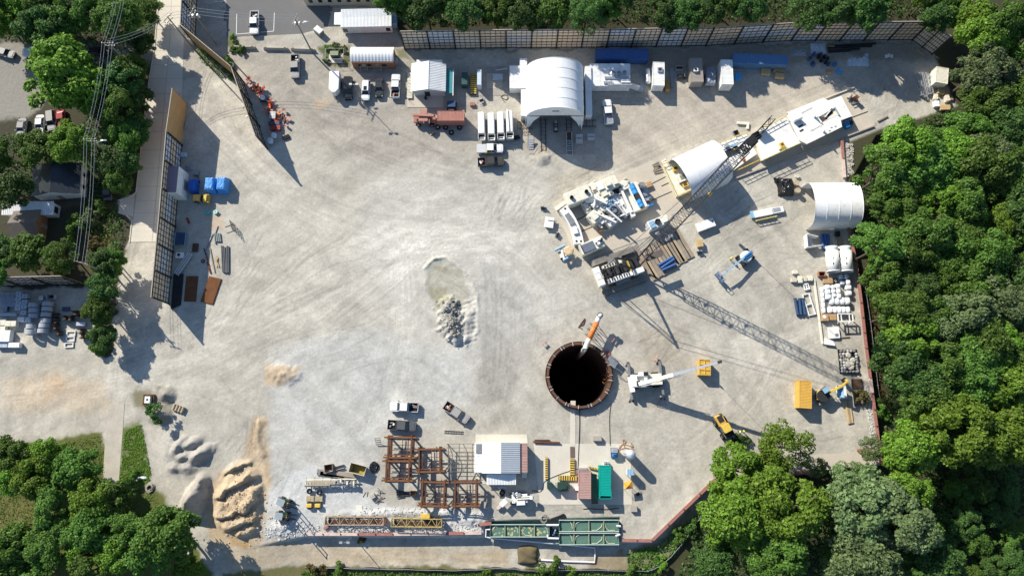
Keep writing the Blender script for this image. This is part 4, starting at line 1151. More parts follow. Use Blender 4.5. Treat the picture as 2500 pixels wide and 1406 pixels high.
t=thing('metal_stairs','short steel steps and railing at the west side of the tent forecourt','stairs',*P(1296,345)[:2])
for k in range(5):MB().bx(-.6,.6,-k*.5,-k*.5+.42,.9-.18*k,.95-.18*k).build('tread',GALV,t)
for s in(-.65,.65):MB().path([(s,.5,2.0),(s,-.2,1.9),(s,-2.2,1.1)],.05,6).build('handrail',DARK,t)
p=P(1262,338);t=thing('coil_drum','black tilted drum beside the white rail cars','drum',p.x,p.y,0,.3)
MB().tube((-.6,0,.5),(.6,0,.5),.45,14).build('drum',BLACK,t);MB().tube((-.68,0,.5),(-.6,0,.5),.55,14).build('flange',DARK,t);MB().tube((.6,0,.5),(.68,0,.5),.55,14).build('flange',DARK,t)

# small generic builders
def crate(label,x0,y0,x1,y1,h,m,name='crate',cat='crate',rz=None,lid=True,z=0.0,group=None,straps=None,base=None,open_top=False):
    cx,cy,w_,d_=rect(x0,y0,x1,y1,h+z)
    t=thing(name,label,cat,cx,cy,z,rz or 0,group)
    if open_top:
        for sx in(-1,1):MB().bx(sx*w_/2-(.06 if sx>0 else 0),sx*w_/2+(0 if sx>0 else.06),-d_/2,d_/2,.05,h).build('side',m,t)
        for sy in(-1,1):MB().bx(-w_/2+.06,w_/2-.06,sy*d_/2-(.06 if sy>0 else 0),sy*d_/2+(0 if sy>0 else.06),.05,h-.004).build('side',m,t)
        MB().bx(-w_/2+.06,w_/2-.06,-d_/2+.06,d_/2-.06,.05,.15).build('floor',base or RUSTD,t)
    else:
        MB().stack(rrect(w_,d_,min(.06,w_*.1)),[(.1,1,1),(h-.04,1,1),(h,.97,.97)]).build('body',m,t)
        if lid:
            MB().bx(-w_/2+.05,w_/2-.05,-.05,.05,h-.01,h+.025).build('batten',straps or m,t)
            MB().bx(-.05,.05,-d_/2+.05,d_/2-.05,h-.01,h+.022).build('batten',straps or m,t)
    for s in(-1,1):MB().bx(-w_/2+.02,w_/2-.02,s*d_*.35-.06,s*d_*.35+.06,0,.1).build('skid',WOOD,t)
    return t
def drum(label,x,y,m=BLUEM,r=.3,h=.9,z=0,lying=None):
    p=P(x,y);t=thing('drum',label,'drum',p.x,p.y,z,group='oil drums')
    MB().lathe([(0,0),(r,0),(r,h*.33),(r*1.05,h*.35),(r,h*.37),(r,h*.64),(r*1.05,h*.66),(r,h*.68),(r,h),(r*.92,h),(r*.92,h-.03),(.001,h-.03)],16).build('shell',m,t,smooth=False)
    MB().tube((r*.5,0,h-.03),(r*.5,0,h),.06,8).build('bung',GALV,t)
def ring_flange(mb,c,r,w,n=20):mb.lathe([(r,-w),(r*1.08,-w),(r*1.08,w),(r,w)],n,c)
def beam(label,xa,ya,xb,yb,m,w=.3,h=.3,z=0.0,name='steel_beam',cat='beam',group=None,flanged=True):
    a,b=P(xa,ya,z+h),P(xb,yb,z+h);c=(a+b)/2;d=b-a
    t=thing(name,label,cat,c.x,c.y,z,math.atan2(d.y,d.x),group);L=d.length
    if flanged:
        MB().bx(-L/2,L/2,-w/2,w/2,h-.04,h).build('flange',m,t);MB().bx(-L/2,L/2,-w/2,w/2,0,.04).build('flange',m,t)
        MB().bx(-L/2,L/2,-.03,.03,.04,h-.04).build('web',m,t)
    else:
        MB().bx(-L/2,L/2,-w/2,w/2,0,h).build('timber',m,t)
        MB().bx(-L/2+.02,-L/2+.3,-w/2-.01,w/2+.01,-.0,h+.008).build('end_band',STEEL,t)
    return t
def pipe(label,xa,ya,xb,yb,m,r=.2,z=0.0,name='pipe',cat='pipe',group=None,flange=True,n=12):
    a,b=P(xa,ya,z+r),P(xb,yb,z+r);c=(a+b)/2;d=b-a;L=d.length
    t=thing(name,label,cat,c.x,c.y,z,math.atan2(d.y,d.x),group)
    MB().lathe([(r*.8,-L/2),(r,-L/2),(r,L/2),(r*.8,L/2),(r*.8,-L/2)],n,(0,0,r),'x').build('barrel',m,t,smooth=False)
    if flange:
        for e in(-1,1):MB().lathe([(r,e*L/2-.06),(r*1.2,e*L/2-.06),(r*1.2,e*L/2+.02),(r*.8,e*L/2+.02)],n,(0,0,r),'x').build('collar',m,t)
    return t
def hose(label,pts,m=BLACK,r=.07,z=.09,name='hose',cat='hose'):
    w=[P(x,y,z)for x,y in curve_pts([tuple(p)for p in pts],6)]
    o=MB().path(w,r,6).build(name,m)
    return tag(o,label,cat)
def coil(label,x,y,r,m=BLACK,turns=5,tr=.07,z=0):
    p=P(x,y);pts=[]
    for i in range(turns*16):
        a=2*math.pi*i/16;rr=r*(1-.5*(i/(turns*16)))*(1+.08*math.sin(i*1.7))
        pts.append((rr*math.cos(a)+.1*math.sin(i*.3),rr*math.sin(a)*1.15,.08+.12*abs(math.sin(i*.41))+.05*(i//16)))
    o=MB().path(pts,tr,6).build('hose_coil',m,None,(p.x,p.y,z));return tag(o,label,'hose')
def crumple(label,x0,y0,x1,y1,h,m,name='plastic_sheeting',cat='plastic sheet',n=16,seed=1):
    rs=random.Random(seed)
    a,b=P(x0,y0),P(x1,y1);cx,cy=(a.x+b.x)/2,(a.y+b.y)/2;w_,d_=abs(b.x-a.x),abs(b.y-a.y)
    v=[]
    for j in range(n+1):
        for i in range(n+1):
            u,w=i/n*2-1,j/n*2-1
            e=max(0,1-max(abs(u),abs(w))**2)
            v.append((u*w_/2*(1+rs.uniform(-.08,.08)),w*d_/2*(1+rs.uniform(-.08,.08)),.03+h*e*rs.uniform(.35,1.0)))
    o=MB().add(v,[(j*(n+1)+i,j*(n+1)+i+1,(j+1)*(n+1)+i+1,(j+1)*(n+1)+i)for j in range(n)for i in range(n)]).build(name,m,None,(cx,cy,0))
    return tag(o,label,cat)
def bale(label,x0,y0,x1,y1,h,m=PLASTW,lobes=3,along='y',group='white wrapped bales',name='wrapped_bale',cat='bale'):
    """shrink-wrapped long bundle with pinched waists"""
    cx,cy,w_,d_=rect(x0,y0,x1,y1,h)
    t=thing(name,label,cat,cx,cy,0,0 if along=='x' else R(90),group)
    L,W_=(w_,d_)if along=='x' else(d_,w_)
    for k in range(lobes):
        xc=-L/2+(k+.5)*L/lobes
        out=[(x+xc,y)for x,y in rrect(L/lobes*.99,W_*random.uniform(.92,1.02),W_*.22,3)]
        c0=xc
        pts=rrect(L/lobes*.99,W_*random.uniform(.92,1.02),W_*.24,3)
        MB().stack(pts,[(0.05,.92,.92),(h*.35,1,1),(h*.8,.98,.97),(h*.95,.86,.84),(h,.6,.6)]).build('bundle',m,t,(xc,0,0),smooth=True)
    MB().bx(-L/2,L/2,-W_*.3,W_*.3,0,.08).build('pallet',WOOD,t)
    return t

# shaft
t=thing('shaft','large round open shaft with a rusty steel collar','shaft',SHC.x,SHC.y)
ri,ro=6.48,6.72
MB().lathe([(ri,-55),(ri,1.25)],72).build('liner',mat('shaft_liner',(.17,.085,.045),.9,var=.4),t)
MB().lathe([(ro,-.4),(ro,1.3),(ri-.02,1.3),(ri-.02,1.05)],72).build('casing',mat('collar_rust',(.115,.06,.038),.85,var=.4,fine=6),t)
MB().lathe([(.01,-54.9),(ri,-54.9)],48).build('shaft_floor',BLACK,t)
for z in(1.32,.75,.1):
    MB().lathe([(ro-.02,z-.06),(ro+.14,z-.06),(ro+.14,z+.05),(ri-.12 if z>1 else ro,z+.05),(ri-.12 if z>1 else ro,z-.06)],72).build('flange',mat('collar_rust',(.115,.06,.038),.85,var=.4,fine=6),t)
MB().lathe([(ro+.3,0.01),(ro+.3,1.05),(ro+.36,1.05),(ro+.36,.01)],72).build('toe_board',RUSTD,t)
for i in range(26):
    a=2*math.pi*(i+.3*(i%3))/26
    MB().box((ri+.12)*math.cos(a),(ri+.12)*math.sin(a),1.42,.75,.12,.12,a).build('bracket',CONCW if i%2 else GALV,t)
for i in range(72):
    a=2*math.pi*i/72
    if 20<i<55 or i%2:MB().box((ro+.1)*math.cos(a),(ro+.1)*math.sin(a),.7,.26,.05,1.2,a).build('stiffener',RUSTD,t)
for k in range(9):MB().lathe([(ri-.005,-1.5*k-.6),(ri-.13,-1.5*k-.6),(ri-.13,-1.5*k-.75),(ri-.005,-1.5*k-.75)],72).build('ring_rib',RUSTD,t)
for a0 in(-12,-4,4):MB().path([((ri-.2-.1*k)*math.cos(R(a0+3*math.sin(k))),(ri-.2-.1*k)*math.sin(R(a0+3*math.sin(k))),1.5-.8*k)for k in range(8)],.07,6).build('hanging_hose',RUSTO if a0 else CREAM,t)
# ventilation duct
pA,pB=P(1464.5,771,3.4),P(1428,851,3.1)
t=thing('ventilation_duct','orange and white ventilation duct bending down into the shaft','duct',pA.x,pA.y)
org=Vector((pA.x,pA.y,0));d=Vector((pB.x-pA.x,pB.y-pA.y,0));L=d.length;u=d/L
zc=3.0;r=.52
q0,q1,q2,q3=u*.9,u*1.5,u*(L*.70),u*(L*.86)
up=lambda p,z:Vector((p.x,p.y,z))
MB().path([up(u*0,4.2),up(u*.02,3.7),up(u*.25,3.2),up(u*.6,zc),up(u*.9,zc),up(q1,zc)],r,16).build('elbow',WHITE,t,smooth=True)
MB().lathe([(r*.9,4.05),(r*.9,4.24),(r*1.15,4.24),(r*1.15,4.1)],16).build('flange',DARK,t);MB().lathe([(.01,4.1),(r*.95,4.1)],16).build('mouth',BLACK,t)
MB().tube(up(q1,zc),up(q2,zc),r*1.08,16).build('orange_section',ORNG,t,smooth=True)
MB().path([up(q2,zc),up(u*(L*.8),zc),up(q3,zc),up(u*(L*.95),zc-.25),up(u*L,zc-.9),up(u*(L+.1),1.0),up(u*(L+.1),-14)],r*1.02,16).build('drop_pipe',CREAM,t,smooth=True)
for k in(.35,.5):MB().tube(up(u*L*k-u*.04,zc),up(u*L*k+u*.04,zc),r*1.2,16).build('band',mat('dark_orange_band',(.5,.13,.03),.6),t)
nn_=Vector((-u.y,u.x,0))
for k in(.22,.38,.55):
    for s in(-1,1):
        MB().bar(up(u*L*k+nn_*s*.2,zc-.5),up(u*L*k+nn_*s*1.2,0),.12).build('leg',STEEL,t)
    MB().bar(up(u*L*k+nn_*1.0,.6),up(u*L*k-nn_*1.0,.6),.1).build('brace',STEEL,t)
# stair tower beside the shaft
p=P(1498,888);t=thing('stair_platform','galvanised stair and platform at the east rim of the shaft','stairs',p.x,p.y,0,R(-35))
MB().bx(-1.7,.6,-.9,.9,1.3,1.36).build('platform',STEEL,t)
for k in range(6):MB().bx(.65+k*.34,.95+k*.34,-.6,.6,1.1-.2*k,1.14-.2*k).build('tread',STEEL,t)
for s in(-1,1):
    MB().path([(-1.7,s*.9,2.4),(.6,s*.9,2.4),(2.7,s*.65,1.1)],.05,6).build('handrail',GALV,t)
    for x in(-1.6,-.5,.6):MB().tube((x,s*.88,0),(x,s*.88,2.4),.05,6).build('post',GALV,t)
def barricade(label,x,y,rz):
    p=P(x,y);t=thing('barricade',label,'barricade',p.x,p.y,0,rz,'faded orange barricades round the shaft')
    MB().box(0,0,.75,1.0,.06,.35).build('board',PINK,t)
    for s in(-1,1):MB().bar((s*.4,-.3,0),(s*.4,0,1.05),.06).build('leg',PINK,t);MB().bar((s*.4,.3,0),(s*.4,0,1.05),.06).build('leg',PINK,t)
barricade('faded orange barricade northwest of the shaft',1328,838,.8);barricade('faded orange barricade northeast of the shaft by the duct shadow',1496,832,.9);barricade('faded orange barricade beside the wheeled crane',1600,876,.9)
p=P(1482,861);t=thing('hose_reel','red hose reel lying at the shaft rim','hose reel',p.x,p.y)
MB().lathe([(.25,0),(.6,0),(.62,.15),(.6,.3),(.25,.3),(.25,0)],18).build('coil',mat('pink_red_hose',(.5,.16,.13),.7),t);MB().tube((0,0,0),(0,0,.4),.1,8).build('hub',STEEL,t)
hose('dark cables looped on the ground northwest of the duct',[(1412,800),(1420,788),(1428,778),(1424,792),(1414,796),(1422,804)],RUSTD,.09)
hose('black cable running from the shaft to the southern slab',[(1492,985),(1488,1020),(1490,1088)],BLACK,.05);hose('black hose beside the concrete walkway',[(1414,990),(1415,1040),(1411,1140),(1409,1160)],BLACK,.07)

# wheeled crane
def lattice(t,p,q_,w,h,m,bays,ch=.09,la=.045,name='lattice',taper0=1.0,taper1=1.0,up=Vector((0,0,1))):
    p,q_=Vector(p),Vector(q_);d=q_-p;L=d.length;u=d/L
    a=u.cross(up).normalized();b=a.cross(u)
    def pt(k,i,j):
        s=k/bays
        f=taper0+(1-taper0)*min(1,s*6)if taper0<1 else 1
        f*=taper1+(1-taper1)*min(1,(1-s)*6)if taper1<1 else 1
        return p+d*s+a*i*w/2*f+b*j*h/2*f
    cs_=[MB()for _ in range(4)];l_=MB();cor=((-1,-1),(1,-1),(1,1),(-1,1))
    for k in range(bays):
        for i,(x,y)in enumerate(cor):
            cs_[i].bar(pt(k,x,y),pt(k+1,x,y),ch)
            x2,y2=cor[(i+1)%4]
            if k%2:l_.bar(pt(k,x,y),pt(k+1,x2,y2),la)
            else:l_.bar(pt(k,x2,y2),pt(k+1,x,y),la)
            if k%3==0:l_.bar(pt(k,x,y),pt(k,x2,y2),la)
    for c in cs_:c.build('chord',m,t)
    o=l_.build('lacing',m,t);o['kind']='stuff'
    return o
cA=P(1575,928,1.6);an=seg(1545,940,1612,920,1.6)[3]
t=thing('wheeled_crane','white wheeled crane on outriggers with its boom out over the yellow basket','crane',cA.x,cA.y,0,0)
ang=R(4)
def loc(x,y):return(x*math.cos(ang)-y*math.sin(ang),x*math.sin(ang)+y*math.cos(ang))
MB().box(.2,0,1.15,7.2,2.4,.7,ang).build('chassis',DARK,t)
MB().box(1.9,.2,1.65,3.2,2.3,.35,ang).build('deck',CREAM,t)
for ex in(-3.0,3.6):
    ww=loc(ex,0)
    MB().box(ww[0],ww[1],.8,.45,7.6,.35,ang).build('outrigger_beam',STEEL,t)
    for s in(-1,1):
        e=loc(ex,s*3.7);MB().lathe([(.001,.0),(.45,0),(.45,.12),(.14,.14),(.14,1.0),(.001,1.0)],10,(e[0],e[1],0)).build('outrigger_foot',STEEL,t)
        for s2 in(-.6,.5):MB().bar((e[0]+s2,e[1]-.5,.1),(e[0]-s2*.4,e[1]+.5,.1),.18).build('crib_timber',RUSTD,t)
for x in(-2.0,2.3):
    for s in(-1,1):
        e=loc(x,s*1.25);o=wheel(t,e[0],e[1],.78,.62);o.rotation_euler=(0,0,ang)
sup=MB().stack([(x-1.4,y-.2)for x,y in rrect(3.4,2.6,.3)],[(1.5,1,1),(2.5,1,1),(2.7,.95,.93)]).build('superstructure',WHITE,t)
MB().box(-3.0,-.9,2.0,.9,3.2,1.1,.15).build('counterweight',WHITE,t)
MB().bx(-1.4,.4,.75,1.6,1.6,2.9).build('cab',WHITE,t);MB().bx(-.5,.45,.8,1.62,2.2,2.93).build('cab_window',GLASS,t)
MB().tube((-1.6,-1.2,2.6),(-1.6,-.2,2.6),.4,12).build('winch',DARK,t);MB().bx(-1.9,-.7,.2,.75,2.6,3.0).build('engine_cover',STEEL,t)
f0=P(1561,937,2.7);tip=P(1755,884,12.0);o0=Vector((cA.x,cA.y,0))
f0=f0-o0;tip=tip-o0;bd=tip-f0
MB().bar(f0,f0+bd*.45,.75,.85).build('boom_base',CREAM,t)
MB().bar(f0+bd*.42,f0+bd*.72,.58,.66).build('boom_section',GALV,t);MB().bar(f0+bd*.7,tip,.44,.5).build('boom_section',GALV,t)
MB().bar(f0+bd*.99,f0+bd*1.03,.55,.7).build('boom_head',DARK,t)
MB().tube(f0+Vector((1.2,.2,-.6)),f0+bd*.3+Vector((0,0,-.4)),.2,10).build('lift_cylinder',GALV,t)
js=P(1567,940,3.0)-o0;je=P(1660,914,7.0)-o0
lattice(t,js,je,.6,.7,WHITE,12,.08,.05)
MB().tube(tip+Vector((0,0,-.3)),(tip.x,tip.y,3.6),.03,5).build('hoist_rope',DARK,t);MB().lathe([(.001,3.0),(.18,3.1),(.22,3.4),(.1,3.7),(.001,3.7)],10,(tip.x,tip.y,0)).build('hook_block',YELB,t)
# yellow crew basket
cx,cy,w_,d_=rect(1707,878,1736,915,2.1)
t=thing('crew_basket','yellow steel crew basket under the wheeled crane boom tip','basket',cx,cy,0,R(-3))
for s in(-1,1):
    MB().bx(-w_/2,w_/2,s*d_/2-.05,s*d_/2+.05,.1,1.9).build('side_panel',YEL,t);MB().bx(s*w_/2-.05,s*w_/2+.05,-d_/2,d_/2,.1,1.9).build('side_panel',YEL,t)
MB().bx(-w_/2,w_/2,-d_/2,d_/2,.1,.16).build('floor',YEL,t)
for k in range(4):MB().bx(-w_/2,w_/2,-d_/2+k*d_/3-.05,-d_/2+k*d_/3+.05,1.95,2.05).build('roof_bar',YELB,t)
for k in(-1,0,1):MB().bx(k*w_/2-.05,k*w_/2+.05,-d_/2,d_/2,1.93,2.03).build('roof_bar',YELB,t)
MB().bx(-w_/2+.1,w_/2-.1,-d_/2+.1,d_/2-.1,1.86,1.9).build('mesh_roof',YEL,t)

# crawler crane
an=seg(1463,676,1560,641,2.5)[3]
cc=P(1512,660,1.8)
t=thing('crawler_crane','white crawler crane with a long black lattice boom over the slab tent','crane',cc.x,cc.y,0,an)
def tw(p,z): # world photo point -> local
    q_=P(p[0],p[1],z)-Vector((cc.x,cc.y,0));return Vector((q_.x*math.cos(-an)-q_.y*math.sin(-an),q_.x*math.sin(-an)+q_.y*math.cos(-an),q_.z))
for s in(-1,1):
    off=3.45*s
    tr=MB();n_=34;L=9.6;hh=.75
    for i in range(n_):
        x=-L/2+.6+(L-1.2)*(i+.5)/n_
        tr.box(x,off,2*hh-.06,(L-1.2)/n_*.7,1.25,.16);tr.box(x,off,.07,(L-1.2)/n_*.82,1.25,.14)
    for e in(-1,1):
        for k in range(7):
            a=math.pi*(k+.5)/7
            tr.box(e*(L/2-.6+.72*math.sin(a)),off,hh+.7*math.cos(a),.3,1.25,.14,0,-e*(math.pi/2-a)if False else 0)
    o=tr.build('track',mat('track_shoes',(.25,.235,.21),.7,.2,var=.3),t);o['kind']='stuff'
    MB().bx(-L/2+.5,L/2-.5,off-.45,off+.45,.2,1.3).build('track_frame',STEEL,t)
    for k in range(5):MB().tube((-L/2+.8+k*2,off-.5,.7),(-L/2+.8+k*2,off+.5,.7),.5,12).build('track_roller',DARK,t)
MB().box(0,0,1.1,3.2,5.6,.8).build('carbody',STEEL,t)
MB().bx(-3.6,4.6,-1.6,1.6,1.6,2.2).build('turntable_deck',DARK,t)
MB().bx(-5.6,-4.1,-2.15,2.15,1.5,3.1).build('counterweight',CREAM,t)
for k in range(3):MB().bx(-5.5,-4.2,-2.05+k*1.4,-.75+k*1.4,3.1,3.5).build('counterweight_slab',WHITE,t)
MB().bx(-3.4,2.2,-2.1,-1.15,1.9,3.0).build('machinery_house',WHITE,t)
MB().bx(-3.4,1.0,1.15,1.95,1.9,2.9).build('machinery_house',CREAM,t)
for k in range(9):MB().bx(-3.1+k*.55,-2.85+k*.55,-2.0,-1.3,3.0,3.05).build('louvre',DARK,t)
for k in range(6):MB().bx(-3.0+k*.6,-2.7+k*.6,1.25,1.85,2.9,2.95).build('louvre',DARK,t)
for x in(-2.4,-.6,1.2):MB().tube((x,-.9,2.8),(x,.9,2.8),.55,14).build('winch_drum',DARK,t)
for x in(-3.2,-1.5,.3,2.1):MB().bx(x-.06,x+.06,-1.2,1.2,2.2,3.3).build('bulkhead',YELB if x>2 else DARK,t)
MB().bx(2.4,4.6,-2.3,-1.2,1.9,3.6).build('operator_cab',WHITE,t);MB().bx(3.4,4.64,-2.32,-1.18,2.5,3.5).build('cab_window',GLASS,t)
BOOM=mat('boom_grey',(.075,.073,.07),.6,.2,var=.3)
foot=Vector((4.3,0.1,2.4))
bt=tw((1838,342),36.8)
d=bt-foot
lattice(t,foot+d*.13,foot+d*.93,2.0,2.0,BOOM,40,.13,.06,taper0=.75)
MB().bar(foot+Vector((0,.8,0)),foot+d*.14+Vector((0,.85,0)),.3).build('boom_butt',DARK,t);MB().bar(foot+Vector((0,-.8,0)),foot+d*.14+Vector((0,-.85,0)),.3).build('boom_butt',DARK,t)
for k in(.06,.1,.14):MB().bar(foot+d*k+Vector((0,.9,0)),foot+d*k+Vector((0,-.9,0)),.2).build('boom_cross',DARK,t)
MB().bx(5.2,9.3,-.75,.75,4.6,4.72).build('butt_walkway',mat('brown_grating',(.12,.10,.09),.8),t)
lattice(t,foot+d*.92,foot+d*1.0,1.5,1.5,DARK,6,.2,.14)
MB().bar(foot+d*.985,foot+d*1.03,1.3,1.9).build('boom_head',DARK,t)
for s in(-.45,0,.45):MB().tube(foot+d*1.02+Vector((0,s-.1,.3)),foot+d*1.02+Vector((0,s+.1,.3)),.7,16).build('sheave',BLACK,t)
lattice(t,foot+d*1.0,foot+d*1.12+Vector((0,0,1.0)),.8,.7,DARK,6,.12,.07)
mast_top=Vector((-2.2,0,12.5))
for s in(-1,1):
    MB().bar((3.2,s*1.1,2.4),mast_top+Vector((0,s*.7,0)),.3,.4).build('mast_leg',DARK,t)
    MB().bar((-3.6,s*1.2,2.4),mast_top+Vector((0,s*.7,0)),.14).build('back_strut',DARK,t)
    MB().path([mast_top+Vector((0,s*.7,0)),foot+d*.95+Vector((0,s*.7,1.0))],.045,5).build('pendant',DARK,t)
    MB().path([mast_top+Vector((0,s*.3,0)),(-4.6,s*.3,3.2)],.05,5).build('luffing_rope',DARK,t)
MB().bar(mast_top+Vector((0,-.9,0)),mast_top+Vector((0,.9,0)),.4).build('mast_head',DARK,t)
MB().path([(-.6,.2,3.2),foot+d*.5+Vector((0,.3,1.7)),foot+d*1.02+Vector((0,.3,.9))],.04,5).build('hoist_rope',DARK,t)
h_=foot+d*1.04
MB().path([h_,(h_.x,h_.y,9.0)],.05,5).build('hoist_rope',DARK,t);MB().lathe([(.001,7.2),(.35,7.5),(.4,8.4),(.2,9),(.001,9)],10,(h_.x,h_.y,0)).build('hook_block',YELB,t)
for k,(a_,s)in enumerate(((.22,1),(.3,-1),(.38,1),(.27,-1))):
    q_=foot+d*a_;MB().box(q_.x,q_.y+s*1.25,q_.z+.8,.9,.6,.12).build('boom_platform',GALV,t)
# timber mats under the tracks
for i in range(16):
    a,b=lerp((1474,686),(1625,533),i/15.0),lerp((1510,716),(1692,623),i/15.0)
for i in range(13):
    s=i/12
    a=lerp((1560,616),(1648,556),s);b=lerp((1600,682),(1692,628),s)
    beam('weathered timber mat beside the crawler crane, %s from the crane'%['first','second','third','fourth','fifth','sixth','seventh','eighth','ninth','tenth','eleventh','twelfth','last'][i],a[0],a[1],b[0]+random.uniform(-3,3),b[1]+random.uniform(-3,3),[WOOD,mat('pale_timber',(.40,.32,.22),.85,var=.25,fine=10),WOODG][i%3],.98,.28,.02,'timber_mat','timber mat','timber mats beside the crawler crane',False)
for i in range(14):
    s=i/13
    a=lerp((1470,655),(1552,598),s);b=lerp((1497,712),(1582,655),s)
    beam('grey timber mat under the crawler crane, row %s from the counterweight'%['one','two','three','four','five','six','seven','eight','nine','ten','eleven','twelve','thirteen','fourteen'][i],a[0],a[1],b[0],b[1],WOODG,.7,.1,.0,'timber_mat','timber mat','timber mats under the crawler crane',False)
for i,(xa,ya,xb,yb,z)in enumerate(((1608,648,1642,628,.3),(1614,655,1646,633,.3),(1617,660,1650,645,.3))):
    pipe(['blue hydraulic cylinder on the timber mats, nearest the crane tracks','middle blue hydraulic cylinder of the three on the timber mats','blue hydraulic cylinder lying lowest at the timber mat edge'][i],xa,ya,xb,yb,BLUEC,.3,z,'hydraulic_cylinder','cylinder')

# boom lift
p=P(1823,626,1.6);pe=P(1764,672,2.2)
t=thing('boom_lift','blue boom lift with a round white turntable and its basket lowered','boom lift',p.x,p.y,0,math.atan2(pe.y-p.y,pe.x-p.x))
L=(Vector((pe.x,pe.y,0))-Vector((p.x,p.y,0))).length
MB().bx(-1.6,1.6,-1.0,1.0,.5,.9).build('chassis',DARK,t)
for x in(-1.3,1.3):
    for s in(-1,1):wheel(t,x,s*1.15,.5,.4)
MB().stack([(1.25*math.cos(2*math.pi*i/20),1.25*math.sin(2*math.pi*i/20))for i in range(20)],[(.9,1,1),(1.6,1,1),(1.75,.85,.85)]).build('turntable',mat('pale_turntable',(.62,.68,.70),.5),t)
MB().bx(-1.5,1.2,-.35,.0,1.75,2.2).build('boom_base',BLUEM,t);MB().bx(-1.4,1.0,.05,.35,1.75,2.05).build('boom_base',BLUEM,t)
MB().bar((.8,-.15,2.1),(L-1.2,-.1,2.6),.34,.4).build('boom',BLUEL,t);MB().bar((L*.5,-.1,2.4),(L,0,2.2),.24,.3).build('boom',BLUEL,t)
MB().box(L+.5,0,1.1,.9,2.3,.08).build('basket_floor',STEEL,t)
for z in(1.6,2.15):
    MB().path([(L+.1,-1.15,z),(L+.95,-1.15,z),(L+.95,1.15,z),(L+.1,1.15,z)],.05,6,True).build('basket_rail',BLUEM,t)
for x in(.1,.95):
    for y in(-1.15,0,1.15):MB().tube((L+x,y,1.1),(L+x,y,2.15),.05,6).build('basket_post',BLUEM,t)
MB().box(L+.3,.3,1.9,.3,.6,.3).build('control_box',NAVY,t)

# wheel loader and excavator
cx,cy,LL,an=seg(1751,1012,1790,1082,1.5)
t=thing('wheel_loader','yellow and black wheel loader with its bucket near the overhanging tree','loader',cx,cy,0,an)
MB().stack([(x-2.0,y)for x,y in rrect(2.4,1.7,.2)],[(.9,1,1),(1.9,1,1),(2.05,.94,.92)]).build('engine_hood',YEL,t)
MB().bx(-2.9,-1.6,-.55,.55,2.05,2.15).build('grille',DARK,t)
MB().bx(-.9,.5,-.8,.8,1.0,2.9).build('cab',GLASS,t)
MB().stack([(x-.2,y)for x,y in rrect(1.7,1.75,.25)],[(2.9,1,1),(3.02,.96,.95)]).build('cab_roof',YELB,t)
MB().bx(-.2,1.9,-.5,.5,.8,1.4).build('front_frame',DARK,t)
for s in(-1,1):
    MB().bar((.9,s*.5,1.6),(2.7,s*.5,.7),.2,.35).build('lift_arm',DARK,t)
    for x in(-1.7,1.2):wheel(t,x,s*1.05,.72,.55)
MB().add([(x,y,z)for y in(-1.35,1.35)for x,z in((2.6,1.1),(2.5,.35),(2.9,.05),(3.9,.05),(2.75,.35),(2.75,1.1))],[(0,1,2,3,4,5),(11,10,9,8,7,6)]+[(i,i+6,(i+1)%6+6,(i+1)%6)for i in range(6)]).build('bucket',DARK,t)
cx,cy=P(2004,965)[:2]
t=thing('excavator','yellow excavator with a raised bent arm beside the white hopper','excavator',cx,cy,0,R(33))
for s in(-1,1):
    MB().stack([(x,y+s*1.1)for x,y in rrect(3.5,.55,.1)],[(.0,.8,1),(.2,1,1),(.65,1,1),(.8,.85,1)]).build('track',CONCD,t)
MB().bx(-.6,.6,-1.0,1.0,.4,.9).build('undercarriage',DARK,t)
MB().stack([(x-.3,y)for x,y in rrect(2.7,2.5,1.1,5)],[(.9,1,1),(1.9,1,1),(2.0,.95,.95)]).build('house',DARK,t)
MB().lathe([(1.22,1.0),(1.34,1.0),(1.34,1.8),(1.22,1.8)],14,(-.35,0,0)).build('counterweight',YELB,t)
MB().bx(-.1,1.1,.35,1.2,1.0,2.7).build('cab',GLASS,t);MB().bx(-.15,1.15,.3,1.25,2.7,2.8).build('cab_roof',BLUEL,t)
MB().bar((.8,-.1,1.5),(3.4,-.1,4.1),.4,.5).build('boom',YELB,t);MB().bar((3.3,-.1,4.1),(5.2,.0,3.4),.34,.42).build('boom',YELB,t);MB().bar((5.1,0,3.5),(5.6,0,1.5),.3,.36).build('stick',YELB,t)
MB().tube((.9,-.1,1.2),(2.6,-.1,3.0),.11,8).build('hydraulic_ram',GALV,t)
MB().box(5.5,0,1.2,.8,.9,.7).build('bucket',DARK,t)
cx,cy,w_,d_=rect(2042,941,2067,972,1.8)
t=thing('hopper','white sloping steel hopper in front of the excavator','hopper',cx,cy,0,0)
MB().add([(-w_/2,-d_/2,1.7),(w_/2,-d_/2,1.7),(w_/2,d_/2,1.7),(-w_/2,d_/2,1.7),(-w_/5,-d_/5,.4),(w_/5,-d_/5,.4),(w_/5,d_/5,.4),(-w_/5,d_/5,.4)],[(4,5,1,0),(5,6,2,1),(6,7,3,2),(7,4,0,3),(7,6,5,4)]).build('funnel',BLUEL,t)
MB().path([(-w_/2,-d_/2,1.72),(w_/2,-d_/2,1.72),(w_/2,d_/2,1.72),(-w_/2,d_/2,1.72)],.08,6,True).build('rim',WHITE,t)
MB().box(w_/2-.15,0,1.76,.5,d_*.9,.05,0).build('rim_plate',WHITE,t)
for x in(-1,1):
    for y in(-1,1):MB().bar((x*w_*.4,y*d_*.4,0),(x*w_*.4,y*d_*.4,1.6),.1).build('leg',YELB,t)

